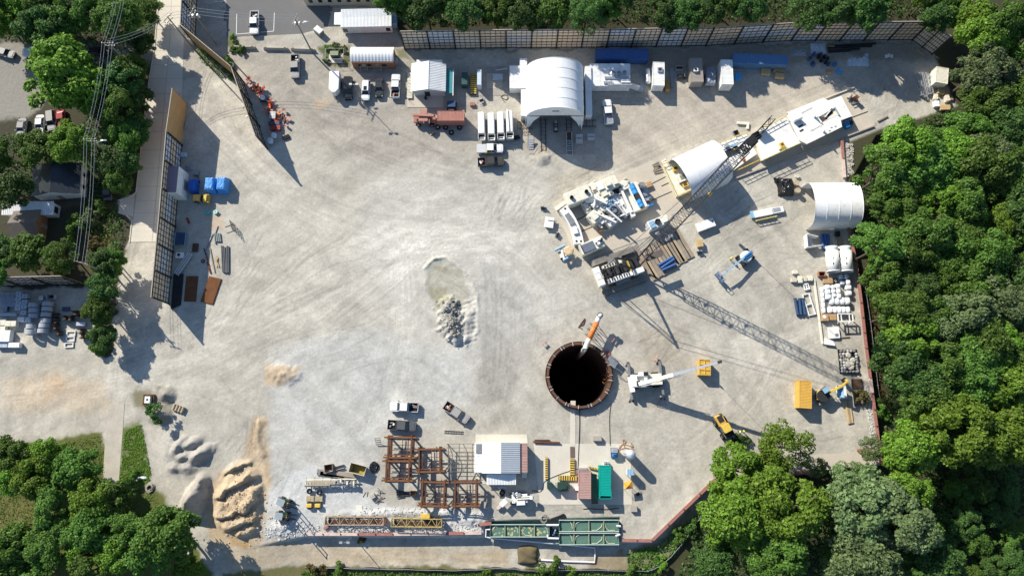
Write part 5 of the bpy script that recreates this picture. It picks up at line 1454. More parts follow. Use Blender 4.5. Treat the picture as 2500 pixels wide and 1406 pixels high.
# machine slab: tunnelling machine parts
sa=seg(1346,493,1590,395)[3] # heading of the slab
SA=P(1346,493);
def sl(x,y,z=0): # photo point -> slab-local
    q_=P(x,y,z)-Vector((SA.x,SA.y,0));return(q_.x*math.cos(-sa)-q_.y*math.sin(-sa),q_.x*math.sin(-sa)+q_.y*math.cos(-sa))
def on_slab(name,label,cat,x,y,rz=0.0,z=.066,group=None):
    p=P(x,y);t=thing(name,label,cat,p.x,p.y,z,sa+rz,group);t.scale=(1.06,1.06,1.55);return t
def arc_shell(t,name,m,r,half,w,th=.5,zc=0.0,n=14,lift=0.0):
    """arched box segment along local x, r large"""
    v=[]
    for i in range(n+1):
        a=-half+2*half*i/n
        x,z=r*math.sin(a),r*math.cos(a)-r*math.cos(half)
        for y in(-w/2,w/2):v+=[(x,y,z+lift),(x*(1+th/r),y,z+th+lift)]
    f=[]
    for i in range(n):
        o=4*i
        f+=[(o,o+4,o+6,o+2),(o+1,o+3,o+7,o+5),(o,o+1,o+5,o+4),(o+2,o+6,o+7,o+3)]
    f+=[(0,2,3,1),(4*n,4*n+1,4*n+3,4*n+2)]
    return MB().add(v,f).build(name,m,t)
t=on_slab('machine_module','white boxy machine module with two black intakes at the northwest slab edge','machinery',1409,488)
MB().stack(rrect(5.6,2.9,.3),[(.3,.97,.97),(.5,1,1),(1.9,1,1),(2.15,.95,.9)]).build('housing',CREAM,t)
for x in(-1.6,1.7):MB().lathe([(.001,2.16),(.4,2.16),(.4,2.5),(.32,2.5),(.32,2.3),(.001,2.3)],14,(x,-.1,0)).build('intake',DARK,t)
for k in range(8):MB().box(-2.5+k*.7,-1.46,1.0,.2,.1,1.2).build('rib',CREAM,t)
MB().bx(-2.8,2.8,-1.3,1.3,0,.3).build('cradle',WOOD,t)
# curved shield segment standing along the west edge
t=on_slab('shield_segment','long curved white shield segment with grey inset plates on the west slab edge','machinery',1396,556,R(-90))
n_=16;v=[];f=[]
for i in range(n_+1):
    a=-.30+.60*i/n_;
    for rr in(13.0,14.9):
        for z in(.15,1.3):v.append((rr*math.sin(a),rr*math.cos(a)-13.7,z))
for i in range(n_):
    o=4*i;f+=[(o+1,o+3,o+7,o+5),(o,o+4,o+6,o+2),(o,o+1,o+5,o+4),(o+2,o+6,o+7,o+3)]
f+=[(0,2,3,1),(4*n_,4*n_+1,4*n_+3,4*n_+2)]
MB().add(v,f).build('shell',WHITE,t)
for i0,i1,m_ in((3,8,STEEL),(9,12,WHITE)):
    v=[]
    for i in range(i0,i1+1):
        a=-.30+.60*i/n_
        for rr in(13.2,14.2):
            for z in(1.3,1.6):v.append((rr*math.sin(a),rr*math.cos(a)-13.7,z))
    k=i1-i0;f=[]
    for i in range(k):
        o=4*i;f+=[(o+1,o+3,o+7,o+5),(o,o+1,o+5,o+4),(o+2,o+6,o+7,o+3)]
    f+=[(0,2,3,1),(4*k,4*k+1,4*k+3,4*k+2)]
    MB().add(v,f).build('inset_plate',m_,t)
for a,rr in((-.27,14.2),(.26,13.5),(.27,14.4)):MB().lathe([(.001,1.34),(.22,1.34),(.22,1.31)],12,(rr*math.sin(a),rr*math.cos(a)-13.7,0)).build('bolt_hole',BLACK,t)
for k in range(9):
    a=-.25+k*.06;MB().box(14.95*math.sin(a),14.95*math.cos(a)-13.7,.7,.25,.1,.8,-a).build('rib',CREAM,t)
t=on_slab('shield_segment','small curved cream segment with cut-outs at the northwest slab corner','machinery',1372,503,R(12))
arc_shell(t,'shell',CREAM,4,.4,.8,.6)
for k in range(6):MB().box(-1.2+.48*k,.42,.55,.25,.06,.4).build('cut_out',DARK,t)
# machine at the south-west corner of the slab
t=on_slab('machine_module','white power module with a blue-grey lid at the southwest slab corner','machinery',1443,606,R(1))
MB().stack(rrect(5.2,2.3,.15),[(.2,1,1),(1.5,1,1),(1.6,.98,.97)]).build('housing',CREAM,t)
MB().bx(-2.1,.4,-.9,.8,1.6,1.72).build('lid',mat('slate_lid',(.16,.19,.24),.4,.2),t);MB().bx(-2.3,-2.1,-1.0,1.0,1.6,1.66).build('lid_strip',DARK,t)
for x,y in((.9,.3),(1.6,.5),(1.2,-.3)):MB().box(x,y,1.85,.55,.5,.55).build('valve_block',WHITE,t)
MB().tube((2.1,.2,1.6),(2.1,.2,2.2),.25,10).build('filter',DARK,t)
# centre: drive unit, erector frames, blue motors
t=on_slab('drive_unit','cream drive unit with a rusty toothed rack at the north of the slab','machinery',1478,462)
MB().stack(rrect(4.6,2.6,.25),[(.2,1,1),(1.9,1,1),(2.1,.94,.9)]).build('housing',CREAM,t)
MB().bx(-.4,.6,-.6,.7,2.1,2.6).build('gearbox',CREAM,t);MB().bx(1.2,2.1,-.8,.9,2.1,2.4).build('cover',CREAM,t)
MB().bx(-2.2,-.9,-.7,.9,2.1,2.3).build('cover',WHITE,t)
MB().bx(.3,2.6,-2.3,-1.3,.2,1.2).build('rack_bed',DARK,t)
for k in range(8):MB().bx(.4+k*.27,.53+k*.27,-2.2,-1.4,1.2,1.35).build('tooth',RUST,t)
for k in range(3):MB().box(-2.6,-.8+k*.8,1.2,.5,.3,.8).build('bracket',CREAM,t)
t=on_slab('erector','white jumbled erector frame with pale blue hoses in the middle of the slab','machinery',1472,510)
rs=random.Random(4)
MB().stack(rrect(3.6,2.2,.3),[(.2,1,1),(1.2,1,1),(1.4,.9,.85)]).build('base_housing',CREAM,t)
MB().box(-1.2,1.0,1.3,2.4,1.3,.5,.35).build('guard_plate',WHITE,t)
MB().lathe([(.001,2.0),(1.0,2.0),(1.15,1.9),(1.15,.3)],18,(1.2,-1.9,0)).build('drum',STEEL,t);MB().lathe([(.6,2.02),(.8,2.02),(.8,2.15),(.6,2.15)],16,(1.2,-1.9,0)).build('drum_collar',DARK,t)
for p_,q_,w_ in(((-2.6,-.5,1.6),(.6,-4.4,1.8),.3),((-.2,-1.0,2.2),(1.6,-4.8,2.0),.3),((2.4,-1.2,1.9),(3.1,-3.6,1.5),.3),((-1.4,1.9,2.2),(.4,-.2,2.2),.3),((-.9,2.2,1.9),(-2.4,.6,1.9),.26),((.2,-3.4,1.6),(3.0,-3.4,1.6),.28),((-1.2,-3.2,1.3),(1.3,-3.9,1.3),.22),((3.2,-1.4,1.2),(3.6,-3.0,1.2),.25),((-2.8,-1.2,.8),(-2.2,-4.0,.8),.35),((-2.0,-1.0,1.0),(-.4,-2.6,1.2),.5)):
    MB().bar(p_,q_,w_,w_*1.1).build('strut',WHITE if rs.random()<.6 else CREAM,t)
MB().box(-1.5,-2.4,.9,1.6,1.5,.7,.4).build('guard_plate',WHITE,t);MB().box(.3,.9,1.7,1.5,.8,.5,.2).build('valve_block',CREAM,t)
for k in range(9):
    y=-.2-.2*k+rs.uniform(-.1,.1);MB().path([(-.3+rs.uniform(-.3,.3),y,1.7),(1.0,y+.2,2.1),(2.6+rs.uniform(-.4,.4),y+rs.uniform(-.2,.5),1.7)],.05,5).build('hydraulic_hose',BLUEL if k%3 else BLUEM,t)
for k in range(5):MB().box(.2+.45*k,.2,2.05,.25,.3,.3).build('manifold',BLUEL,t)
for k in range(3):MB().tube((-2.9+k*.25,-4.3,.25),(-.6+k*.2,-4.9,.25),.07,6).build('rod',CREAM,t)
MB().box(-2.7,-4.4,.5,.5,.5,.6).build('rusty_lug',RUSTO,t)
for nm_,lab,x,y,sx,sy,h,rz,m_ in(('shield_plate','large tilted white shield plate at the west of the erector',1447,493,3.6,2.0,1.6,-.5,WHITE),('guard_block','cream stepped block southwest of the erector drum',1452,535,3.2,2.4,1.5,.3,CREAM),('guard_block','white housing between the drive unit and erector',1475,484,3.2,1.8,1.9,.1,CREAM),('guard_block','white housing between the erector and the blue motors',1507,505,2.6,3.6,1.2,.0,WHITE),('guard_block','white gearbox between the northwest module and drive unit',1446,468,2.0,2.2,1.7,.1,CREAM),('guard_block','pale low cover south of the drive unit',1500,482,2.8,1.4,1.0,.2,WHITE),('guard_block','cream gearbox at the north corner beside the blue motors',1523,458,2.2,1.8,1.4,.4,CREAM),('guard_block','white valve housing south of the blue motors',1530,522,2.4,1.6,1.2,.2,WHITE),('guard_block','cream bracket block west of the erector plate',1430,512,1.4,2.6,1.1,.1,CREAM),('guard_block','white square housing south of the erector',1490,545,2.4,2.0,1.3,.3,WHITE),('guard_block','grey-white pump block east of the blue motors',1572,478,1.8,2.8,1.2,.0,GALV)):
    t=on_slab(nm_,lab,'machinery',x,y,rz)
    MB().stack(rrect(sx,sy,.25),[(.2,1,1),(h-.2,1,1),(h,.92,.88)]).build('housing',m_,t);MB().bx(-sx*.3,sx*.1,-sy*.25,sy*.3,h,h+.22).build('cover',m_,t);MB().tube((sx*.3,-sy*.2,h),(sx*.3,-sy*.2,h+.35),.22,10).build('port',STEEL,t);MB().tube((-sx*.45,-sy*.6,h*.6),(sx*.4,-sy*.62,h*.7),.12,8).build('ram',GALV,t);MB().box(-sx*.4,sy*.35,h+.05,.3,.5,.3).build('lug',CREAM,t);MB().bar((-sx*.6,sy*.6,.4),(sx*.5,sy*.5,h+.3),.16).build('strut',CREAM,t)
t=on_slab('propulsion_unit','white trough frame holding two bright blue drive motors','machinery',1545,490)
for y in(-2.7,2.5):MB().box(-.2,y,1.0,4.2,.5,1.1).build('end_beam',CREAM,t)
MB().bx(-2.2,-1.7,-2.8,2.8,.2,1.7).build('side_beam',WHITE,t);MB().bx(-1.7,-.4,-2.6,2.4,.3,.9).build('trough',CREAM,t);MB().bx(-.4,-.1,-2.6,2.6,.3,1.5).build('side_beam',WHITE,t)
MB().bx(1.0,1.5,-2.9,2.8,.2,1.9).build('side_beam',WHITE,t)
for y0,y1 in((.5,2.7),(-2.5,-.9)):
    MB().tube((.45,y0,1.5),(.45,y1,1.5),.52,16).build('drive_motor',mat('bright_blue_motor',(.05,.33,.72),.4),t);MB().tube((.45,(y0+y1)/2-.06,1.5),(.45,(y0+y1)/2+.06,1.5),.57,16).build('motor_band',BLUEM,t)
MB().bx(.1,.9,-.9,.4,1.0,2.0).build('gearbox',DARK,t);MB().tube((.3,-2.9,1.2),(.3,-2.5,1.2),.45,12).build('orange_cap',ORNG,t)
for k in range(7):
    MB().box(2.1+rs.uniform(-.4,.5),-2.2+k*.7,.9+rs.uniform(-.2,.4),rs.uniform(.5,1.1),.5,rs.uniform(.6,1.2),rs.uniform(-.3,.3)).build('pump_block',GALV if k%2 else STEEL,t)
MB().tube((1.9,1.6,1.6),(2.7,1.0,1.6),.6,12).build('hose_bundle',STEEL,t)
MB().lathe([(.001,1.6),(.6,1.5),(.9,1.1),(.9,.2)],14,(-.7,3.5,0)).build('dome',CREAM,t)
MB().bx(1.6,3.0,-2.95,-2.6,.6,1.4).build('blue_guard',BLUEM,t);MB().box(-1.9,-3.2,.9,.9,1.0,1.2).build('cover',WHITE,t);MB().box(-2.6,-2.9,.6,.8,.7,.9,.3).build('rusty_lug',RUSTO,t)
crate('brown slatted box on the slab east of the blue motors',1575,444,1592,457,.8,CARD,rz=sa)
t=on_slab('power_pack','white power pack with a black fan under the crawler crane boom','machinery',1602,551,0)
MB().stack(rrect(4.4,1.9,.15),[(.15,1,1),(1.6,1,1),(1.7,.97,.95)]).build('housing',WHITE,t);MB().lathe([(.001,1.72),(.6,1.72),(.6,1.95),(.5,1.95),(.5,1.78),(.001,1.78)],16,(-.2,.1,0)).build('fan',DARK,t);MB().bx(-2.0,-.9,-.7,.7,1.7,1.85).build('cover',BLUEL,t);MB().bx(.8,1.9,-.6,.6,1.7,1.95).build('cover',CREAM,t)
# west of the slab
t=thing('steel_plate','white square plate on trestles west of the machine slab','plate',*P(1340,546)[:2],0,R(-8));MB().bx(-1.0,1.0,-1.2,1.2,.9,1.0).build('plate',WHITE,t)
for x in(-.7,.7):MB().bx(x-.06,x+.06,-1.0,1.0,0,.9).build('trestle',WOODG,t)
MB().tube((-.4,.4,1.15),(1.6,.4,1.0),.05,6).build('handle_rod',DARK,t)
for lab,x,y,rz in(('small dark compressor on the gravel northwest of the slab',1326,509,0),('small dark winch southeast of the timber mats',1707,617,.3),('dark pump trolley beside the west slab edge',1360,574,1.3)):
    p=P(x,y);t=thing('pump',lab,'pump',p.x,p.y,0,rz);MB().bx(-.6,.6,-.35,.35,.12,.25).build('skid',STEEL,t);MB().tube((-.5,0,.55),(.45,0,.55),.28,10).build('motor',DARK,t);MB().box(.3,.1,.8,.3,.3,.4).build('valve',GALV,t)
p=P(1378,622);t=thing('drill_trolley','white trolley with pale blue cylinders and a tan canopy below the slab corner','machinery',p.x,p.y,0,R(20))
MB().bx(-1.2,1.4,-.6,.6,.5,.9).build('frame',CREAM,t);MB().tube((-1.8,1.3,1.3),(.6,1.6,1.3),.28,10).build('cylinder',BLUEL,t);MB().tube((-.9,-1.4,1.2),(1.1,-1.0,1.2),.28,10).build('cylinder',BLUEL,t)
MB().bar((-.6,-1.2,1.1),(-.4,1.5,1.1),.4).build('arm',WHITE,t);MB().stack([(1.2*math.cos(k*math.pi/3)+.9,1.2*math.sin(k*math.pi/3)+.1)for k in range(6)],[(1.75,1,1),(1.9,.9,.9),(2.0,.7,.6)]).build('canopy',mat('tan_canopy',(.60,.46,.28),.8),t)
for x,y in((.3,-.5),(.3,.7),(1.6,.1)):MB().tube((x,y,.5),(x,y,1.8),.05,6).build('pole',STEEL,t)
for x in(-.9,.9):
    for s in(-1,1):wheel(t,x,s*.75,.35,.25)

# --- machine train on the long slab
def deck(label,pts,h,m,thick=.35,cat='machinery',name='machine_deck',base=0.0):
    w=[P(x,y,h)for x,y in pts];c=sum(w,Vector())/len(w)
    t=thing(name,label,cat,c.x,c.y);L=[(p.x-c.x,p.y-c.y)for p in w]
    MB().poly(L,h-thick,h).build('deck_plate',m,t)
    MB().poly([(x*.9,y*.9)for x,y in L],base+.06,h-thick).build('underframe',CREAM,t)
    return t,(lambda x,y,z=h:tuple(P(x,y,z)-Vector((c.x,c.y,0)))[:2])
def rail_line(t,f,a,b,h,m,n=5,hr=1.0,r=.06):
    A,B=Vector((*f(*a),h)),Vector((*f(*b),h))
    for z in(hr*.5,hr):MB().tube(A+Vector((0,0,z)),B+Vector((0,0,z)),r,6).build('guardrail',m,t)
    for k in range(n+1):
        q_=A.lerp(B,k/n);MB().tube(q_,q_+Vector((0,0,hr)),r,6).build('rail_post',m,t)
def gbox(t,f,x,y,h,sx,sy,sz,m,nm,rz=0.0):
    q_=f(x,y);return MB().box(q_[0],q_[1],h+sz/2,sx,sy,sz,sa+rz).build(nm,m,t)
t,f=deck('large white machine deck with an open bay at the east end of the long slab',[(1928,272),(2010,239),(2022,246),(2054,235),(2080,284),(2053,294),(2056,310),(1970,352),(1952,343),(1922,284)],2.3,WHITE)
qs=[f(1994,288),f(2036,264),f(2046,282),f(2005,300)]
MB().poly(qs,2.29,2.33).build('open_bay',CREAM,t);MB().poly([f(1997,294),f(2014,284),f(2020,290),f(2005,300)],2.33,2.37).build('pit',RUSTD,t);MB().poly([f(2014,281),f(2030,268),f(2034,277),f(2022,286)],2.33,2.37).build('pit',DARK,t)
for a_,b_ in(((1994,288),(2005,301)),((1994,288),(2036,264)),((2036,264),(2047,282)),((2030,266),(2012,288))):MB().bar((*f(*a_),2.5),(*f(*b_),2.5),.25,.4).build('bay_frame',WHITE if b_[0]!=2047 else GALV,t)
gbox(t,f,1946,296,2.3,1.9,.35,1.0,GALV,'upright_plate');gbox(t,f,1955,308,2.31,1.2,.35,.03,DARK,'slot',.1);gbox(t,f,1957,319,2.31,1.0,.4,.03,DARK,'slot',.1)
gbox(t,f,1984,282,2.3,.15,1.2,1.3,WHITE,'fin');gbox(t,f,2006,318,2.3,.15,1.2,1.3,WHITE,'fin')
for(ax,ay,bx_,by_)in((1958,276,1981,264),(1981,319,2004,307)):
    for k in range(8):gbox(t,f,ax+(bx_-ax)*k/7,ay+(by_-ay)*k/7,2.3,.14,.14,.12,STEEL,'bolt')
for x,y in((2012,319),(2030,312),(2026,320),(2040,309)):gbox(t,f,x,y,2.305,.5,.22,.03,STEEL,'slot')
t,f=deck('flat white machine deck with yellow guardrails between the crane boom and open-bay deck',[(1845,326),(1917,287),(1954,349),(1860,392)],2.2,WHITE)
rail_line(t,f,(1845,326),(1917,287),2.2,PYEL,6);rail_line(t,f,(1862,393),(1952,352),2.2,PYEL,7)
for k in range(8):a_=lerp((1870,322),(1916,300),k/7);gbox(t,f,a_[0]-2,a_[1]-4,2.2,.05,1.6,.04,STEEL,'grating_bar')
for k in range(3):a_=lerp((1912,289),(1920,303),k/2);b_=lerp((1868,312),(1877,328),k/2);MB().bar((*f(*a_),2.22),(*f(*b_),2.22),.05).build('grating_bar',STEEL,t)
gbox(t,f,1856,325,2.2,2.6,.3,1.8,mat('pale_panel',(.62,.68,.70),.5),'upright_panel');gbox(t,f,1908,355,2.2,1.0,1.0,.5,YELB,'yellow_hatch');gbox(t,f,1908,355,2.71,.6,.6,.02,RUSTD,'hatch_hole')
for k in range(3):gbox(t,f,1908+3*k,364+k,2.2,1.4,.06,.8,PYEL,'ladder_rail')
for k in range(7):a_=lerp((1922,300),(1950,346),k/6);gbox(t,f,a_[0],a_[1],1.4,.7,.45,.3,RUSTD if k%2 else CREAM,'coupling')
t,f=deck('lower white machine deck partly under the crane boom head',[(1755,354),(1822,328),(1848,376),(1785,420)],1.3,mat('pale_deck',(.76,.76,.73),.5))
rail_line(t,f,(1757,352),(1822,326),1.3,PYEL,5);rail_line(t,f,(1800,418),(1852,394),1.3,YELB,4)
gbox(t,f,1778,352,1.3,4.4,1.6,.15,WHITE,'side_deck');gbox(t,f,1772,358,1.45,.8,.8,.7,GALV,'cabinet');gbox(t,f,1792,357,1.45,1.0,.5,.5,BLUEL,'pump');gbox(t,f,1800,362,1.3,2.0,.2,.3,YELB,'yellow_beam')
for k in range(3):gbox(t,f,1778+2*k,368+5*k,1.3,4.6,.3,.3,DARK,'steel_beam')
q_=f(1815,392);MB().sph((q_[0],q_[1],1.7),.4).build('buoy',ORNG,t,smooth=True)
t,f=deck('cream machine deck with yellow hatches at the open end of the slab tent',[(1618,405),(1660,388),(1708,455),(1654,481)],2.0,CREAM)
rail_line(t,f,(1617,405),(1652,480),2.0,PYEL,8,.5);rail_line(t,f,(1655,480),(1690,464),2.0,YELB,3);rail_line(t,f,(1618,404),(1650,391),2.0,YELB,3)
gbox(t,f,1665,437,2.0,2.2,1.6,.8,CREAM,'housing');gbox(t,f,1668,434,2.8,1.8,1.0,.06,STEEL,'housing_lid')
for x,y in((1648,413),(1672,452)):
    gbox(t,f,x,y,2.0,1.3,1.0,.5,YELB,'yellow_hatch');gbox(t,f,x,y,2.51,.8,.6,.02,RUSTD,'hatch_hole')
for x,y,s in((1602,405,1.0),(1606,417,1.3),(1622,398,.8)):
    p=P(x,y);t=thing('timber_scrap','pile of old sleepers at the west end of the slab tent, piece near photo column %d'%x if False else{1602:'old brown sleeper stack northwest of the slab tent',1606:'broken grey sleepers at the mouth of the slab tent',1622:'small white pulley block north of the slab tent mouth'}[x],'scrap',p.x,p.y,0,sa)
    for k in range(3):MB().box(0,-.5+.5*k,.15+.1*(k%2),1.6*s,.3,.22,.15*(k-1)).build('piece',WOODG if x!=1622 else CREAM,t)
t=thing('pipe_manifold','blue pump manifold on the slab below the open-bay deck','pump',*P(2067,308)[:2],.06,sa)
MB().bx(-.9,.5,-.7,.7,.1,.9).build('frame',BLUEM,t)
for k in range(5):MB().tube((-.8+.35*k,-.6,1.1),(-.7+.4*k,.7,1.2),.12,8).build('pipe',mat('bright_blue_motor',None)if k<3 else DARK,t)
MB().tube((.7,0,.2),(.7,0,1.2),.35,10).build('filter',DARK,t)
t=thing('winch','rusty winch frame at the east end of the long slab','winch',*P(2082,246)[:2],.06,sa)
MB().bx(-.9,.9,-.7,.7,.1,.4).build('base',STEEL,t);MB().box(.2,.0,1.0,1.0,.9,1.1,.3).build('gearbox',RUSTO,t);MB().box(-.1,.1,1.6,.5,.5,.1).build('hole',RUSTD,t);MB().tube((-1.2,.6,.7),(-.2,1.2,.7),.4,12).build('drum',CONCD,t);MB().bar((-1.0,-.9,.6),(1.2,-1.0,.6),.12).build('tow_bar',GALV,t)
p=P(1815,303);t=thing('duct_piece','cream L-shaped duct piece on the gravel north of the lower deck','duct',p.x,p.y,0,R(-5));MB().bx(-1.5,1.2,-.3,.3,.02,.5).build('arm',CREAM,t);MB().bx(.6,1.1,-1.3,-.3,.02,.5).build('arm',CREAM,t)
crate('small rusty open box on the gravel beside the cream duct piece',1791,318,1805,331,.7,STEEL,rz=sa,open_top=True)

# east side store
cx,cy,LL,an=seg(1842,524,1914,510,1.0)
t=thing('conveyor','white and cream conveyor frame with a yellow ladder side on the gravel','machinery',cx,cy,0,an)
MB().bx(-LL/2,LL*.1,-.7,.8,.3,1.1).build('housing',WHITE,t);MB().bx(LL*.1,LL/2,-.55,.75,.3,.8).build('housing',WHITE,t);MB().bx(LL*.15,LL*.4,-.3,.6,.8,.84).build('panel',GALV,t)
for z in(.35,1.0):MB().tube((-LL/2,-1.4,z),(LL*.22,-1.3,z),.09,6).build('ladder_rail',PYEL,t)
for k in range(6):MB().tube((-LL/2+k*LL*.14,-1.38,.35),(-LL/2+k*LL*.14,-1.38,1.0),.07,6).build('ladder_rung',PYEL,t)
MB().box(-LL/2-.3,.2,.5,.6,1.6,.7).build('end_plate',BLUEL,t)
cx,cy,LL,an=seg(1702,556,1744,541,1.2)
t=thing('steel_plate','white tilted plate box in the tent shadow east of the timber mats','plate',cx,cy,0,an);MB().box(0,0,.75,LL,1.9,.9).build('box',WHITE,t);MB().box(LL*.2,0,1.21,LL*.5,1.8,.03).build('lid',PLASTW,t);MB().box(LL*.4,.2,1.3,.3,.3,.2).build('lug',DARK,t)
crate('pale timber block on the gravel east of the timber mats',1702,584,1717,602,1.1,WOODN,rz=.15)
# black tarped heap with two barrels
rs=random.Random(9);p=P(1916,458)
t=thing('tarped_heap','heap under glossy black plastic near the eastern white tent','tarp',p.x,p.y)
v=[];n_=20
for j in range(n_+1):
    for i in range(n_+1):
        u_,w_=i/n_*2-1,j/n_*2-1;r_=max(abs(u_),abs(w_))
        v.append((u_*1.7+rs.uniform(-.1,.1),w_*2.1+rs.uniform(-.1,.1),(1.5 if r_<.72 else max(0,1.5*(1-(r_-.72)/.28)))*rs.uniform(.82,1.0)+.02))
MB().add(v,[(j*(n_+1)+i,j*(n_+1)+i+1,(j+1)*(n_+1)+i+1,(j+1)*(n_+1)+i)for j in range(n_)for i in range(n_)]).build('sheet',BTARP,t)
for k in range(8):MB().sph((rs.uniform(-2.2,-1.2),rs.uniform(.2,2.4),.3),rs.uniform(.25,.5),nu=7,nv=5).build('bag',BTARP,t)
TANB=mat('tan_barrel',(.44,.36,.25),.7)
drum('tan barrel with a pinkish lid beside the black heap, northern one',1940,452,TANB,.62,1.5);drum('tan barrel with a pinkish lid beside the black heap, southern one',1942,470,TANB,.62,1.5);drum('pale small barrel north of the two tan barrels',1945,432,CONCW,.45,.6)
# loose parts below the eastern tent
p=P(1977,593);t=thing('chute','white three-sided chute lying open below the eastern tent','chute',p.x,p.y)
MB().bx(-1.3,-1.15,-1.4,1.5,.1,1.7).build('back_plate',WHITE,t);MB().box(.1,1.25,.9,2.4,.12,1.6,-.25).build('side_plate',WHITE,t);MB().box(.2,-1.2,.9,2.8,.12,1.6,.15).build('side_plate',WHITE,t);MB().bx(-1.2,.6,-1.2,1.2,.1,.2).build('floor_plate',GALV,t);MB().box(1.6,-.9,.8,1.4,.4,.4,.2).build('bracket',GALV,t)
for i,x in enumerate((2007,2014,2021)):pipe(['blue cylinder nearest the white chute','middle blue cylinder below the eastern tent','eastern blue cylinder of the three below the tent'][i],x,573,x+3,607,BLUEC,.33,.15,'hydraulic_cylinder','cylinder')
crate('brown timber skid load in the shade below the eastern tent',2044,578,2061,604,.5,WOOD,rz=.05);crate('black box with white valves under the tent edge',2040,564,2052,576,.7,DARK)
for i,(xa,xb)in enumerate(((2031,2035),(2063,2067))):
    cx,cy,LL,an=seg(xa,614,xb,664,1.5)
    t=thing('steel_cylinder',['western of the two large white flanged cylinders by the red barrier','eastern of the two large white flanged cylinders, touching the red barrier'][i],'cylinder',cx,cy,0,an)
    r=1.38
    MB().lathe([(r*.96,-LL/2),(r,-LL/2),(r,LL/2),(r*.96,LL/2),(r*.96,-LL/2)],28,(0,0,r+.1),'x').build('barrel',WHITE,t,smooth=True)
    MB().lathe([(r*.92,-LL/2+.1),(r*.86,-LL/2-.5),(r*1.0,-LL/2-1.0),(r*.95,-LL/2-1.0),(r*.8,-LL/2-.5)],28,(0,0,r+.1),'x').build('cone_end',mat('pale_cone',(.62,.68,.70),.5),t,smooth=True)
    MB().lathe([(r,LL/2-.2),(r*1.03,LL/2-.2),(r*1.03,LL/2),(r,LL/2)],28,(0,0,r+.1),'x').build('end_ring',WHITE,t)
    for x,y in((-.5,-.45),(.7,-.45),(-1.0,1.05),(.2,1.05),(1.2,1.1)):
        zz=math.sqrt(r*r-y*y)+r+.12;MB().box(x,y,zz,.42,.2,.06).build('port',DARK,t)
    for s in(-1,1):MB().bx(s*LL*.3-.1,s*LL*.3+.1,-.9,.9,0,.35).build('saddle',WOOD,t)
crate('open rusty red box beside the cardboard boxes',1999,663,2016,674,.9,mat('red_brown_box',(.33,.15,.08),.8),open_top=True)
crate('smaller cardboard box under the large white cylinders',2010,681,2022,691,.7,CARD);crate('larger cardboard box under the large white cylinders',2022,678,2034,691,.9,CARD);crate('black box with a white label east of the cardboard boxes',2035,679,2046,690,.8,BLACK,straps=WHITE)
for i,(x0,y0)in enumerate(((2049,670),(2062,669),(2052,684),(2066,683))):bale(['pale blue wrapped cube at the northwest of four','pale blue wrapped cube at the northeast of four','pale blue wrapped cube at the southwest of four','white wrapped cube at the southeast of four'][i],x0,y0,x0+12,y0+11,1.1,PLASTB if i<3 else PLASTW,1,group='wrapped cubes',name='wrapped_cube')
for i,(x0,y0,x1,y1)in enumerate(((2016,694,2031,730),(2030,695,2043,726),(2041,692,2056,729))):bale(['western of three tall white wrapped bales','middle of three tall white wrapped bales','eastern of three tall white wrapped bales'][i],x0,y0,x1,y1,1.5,PLASTW,3)
bale('upper white wrapped bale row lying east to west',2026,725,2078,742,1.3,PLASTW,4,'x');bale('lower white wrapped bale row lying east to west',2023,747,2078,764,1.3,PLASTW,5,'x')
bale('upper white wrapped bale against the red barrier',2065,695,2081,707,1.2,PLASTW,1,'x');bale('lower white wrapped bale against the red barrier',2066,709,2082,721,1.2,PLASTW,1,'x')
bale('long thin white wrapped bundle west of the bale rows',2004,700,2017,764,.9,PLASTW,5)
crate('cardboard box with a round white disc on top',2007,766,2024,783,1.0,CARD);q_=P(2013,773,1.02);o=MB().lathe([(.001,.03),(.38,.03),(.4,0),(.001,0)],16).build('disc',WHITE,None,q_);tag(o,'round white disc lying on a cardboard box','disc')
crate('plain cardboard box beside the white trestle table',2026,766,2043,781,1.0,CARD)
cx,cy,w_,d_=rect(2045,766,2083,785,2.0)
t=thing('trestle','white steel trestle frame on splayed legs by the red barrier','frame',cx,cy)
for s in(-1,1):MB().bar((-w_/2,s*d_/2,2),(w_/2,s*d_/2,2),.22).build('top_beam',WHITE,t);MB().bar((s*w_/2,-d_/2,2),(s*w_/2,d_/2,2),.22).build('top_beam',WHITE,t)
for x in(-.5,.5):
    MB().bar((x*w_*.55,-d_/2,1.98),(x*w_*.55,d_/2,1.98),.16).build('cross_beam',WHITE,t)
    for y in(-1,1):MB().bar((x*w_*.9,y*d_/2,2),(x*w_*.6,y*d_*.6,0),.16).build('leg',WHITE,t)
beam('very long cream beam west of the wrapped bales',1988,680,2009,839,CREAM,.35,.4)
def ladder_frame(label,xa,ya,xb,yb,W_,n,m=WHITE,h=.35,z=.1):
    cx,cy,LL,an=seg(xa,ya,xb,yb,z+h);t=thing('ladder_rack',label,'frame',cx,cy,z,an)
    for s in(-1,1):MB().bx(-LL/2,LL/2,s*W_/2-.11,s*W_/2+.11,0,h).build('side_beam',m,t)
    for k in range(n):x=-LL/2+.1+k*(LL-.2)/(n-1);MB().bx(x-.1,x+.1,-W_/2,W_/2,.03,h-.03).build('cross_beam',m,t)
    return t
ladder_frame('small white ladder frame north of the long one',1963,701,1976,698,1.2,3);ladder_frame('long white ladder frame beside the blue cylinders',1967,717,1984,769,1.4,3)
for i,(xa,xb)in enumerate(((1941,1948),(1952,1956),(1959,1966))):pipe(['westernmost navy cylinder of three beside the ladder frame','middle navy cylinder of three beside the ladder frame','navy cylinder touching the long white ladder frame'][i],xa,729,xb,768,NAVY,.33,.1,'hydraulic_cylinder','cylinder')
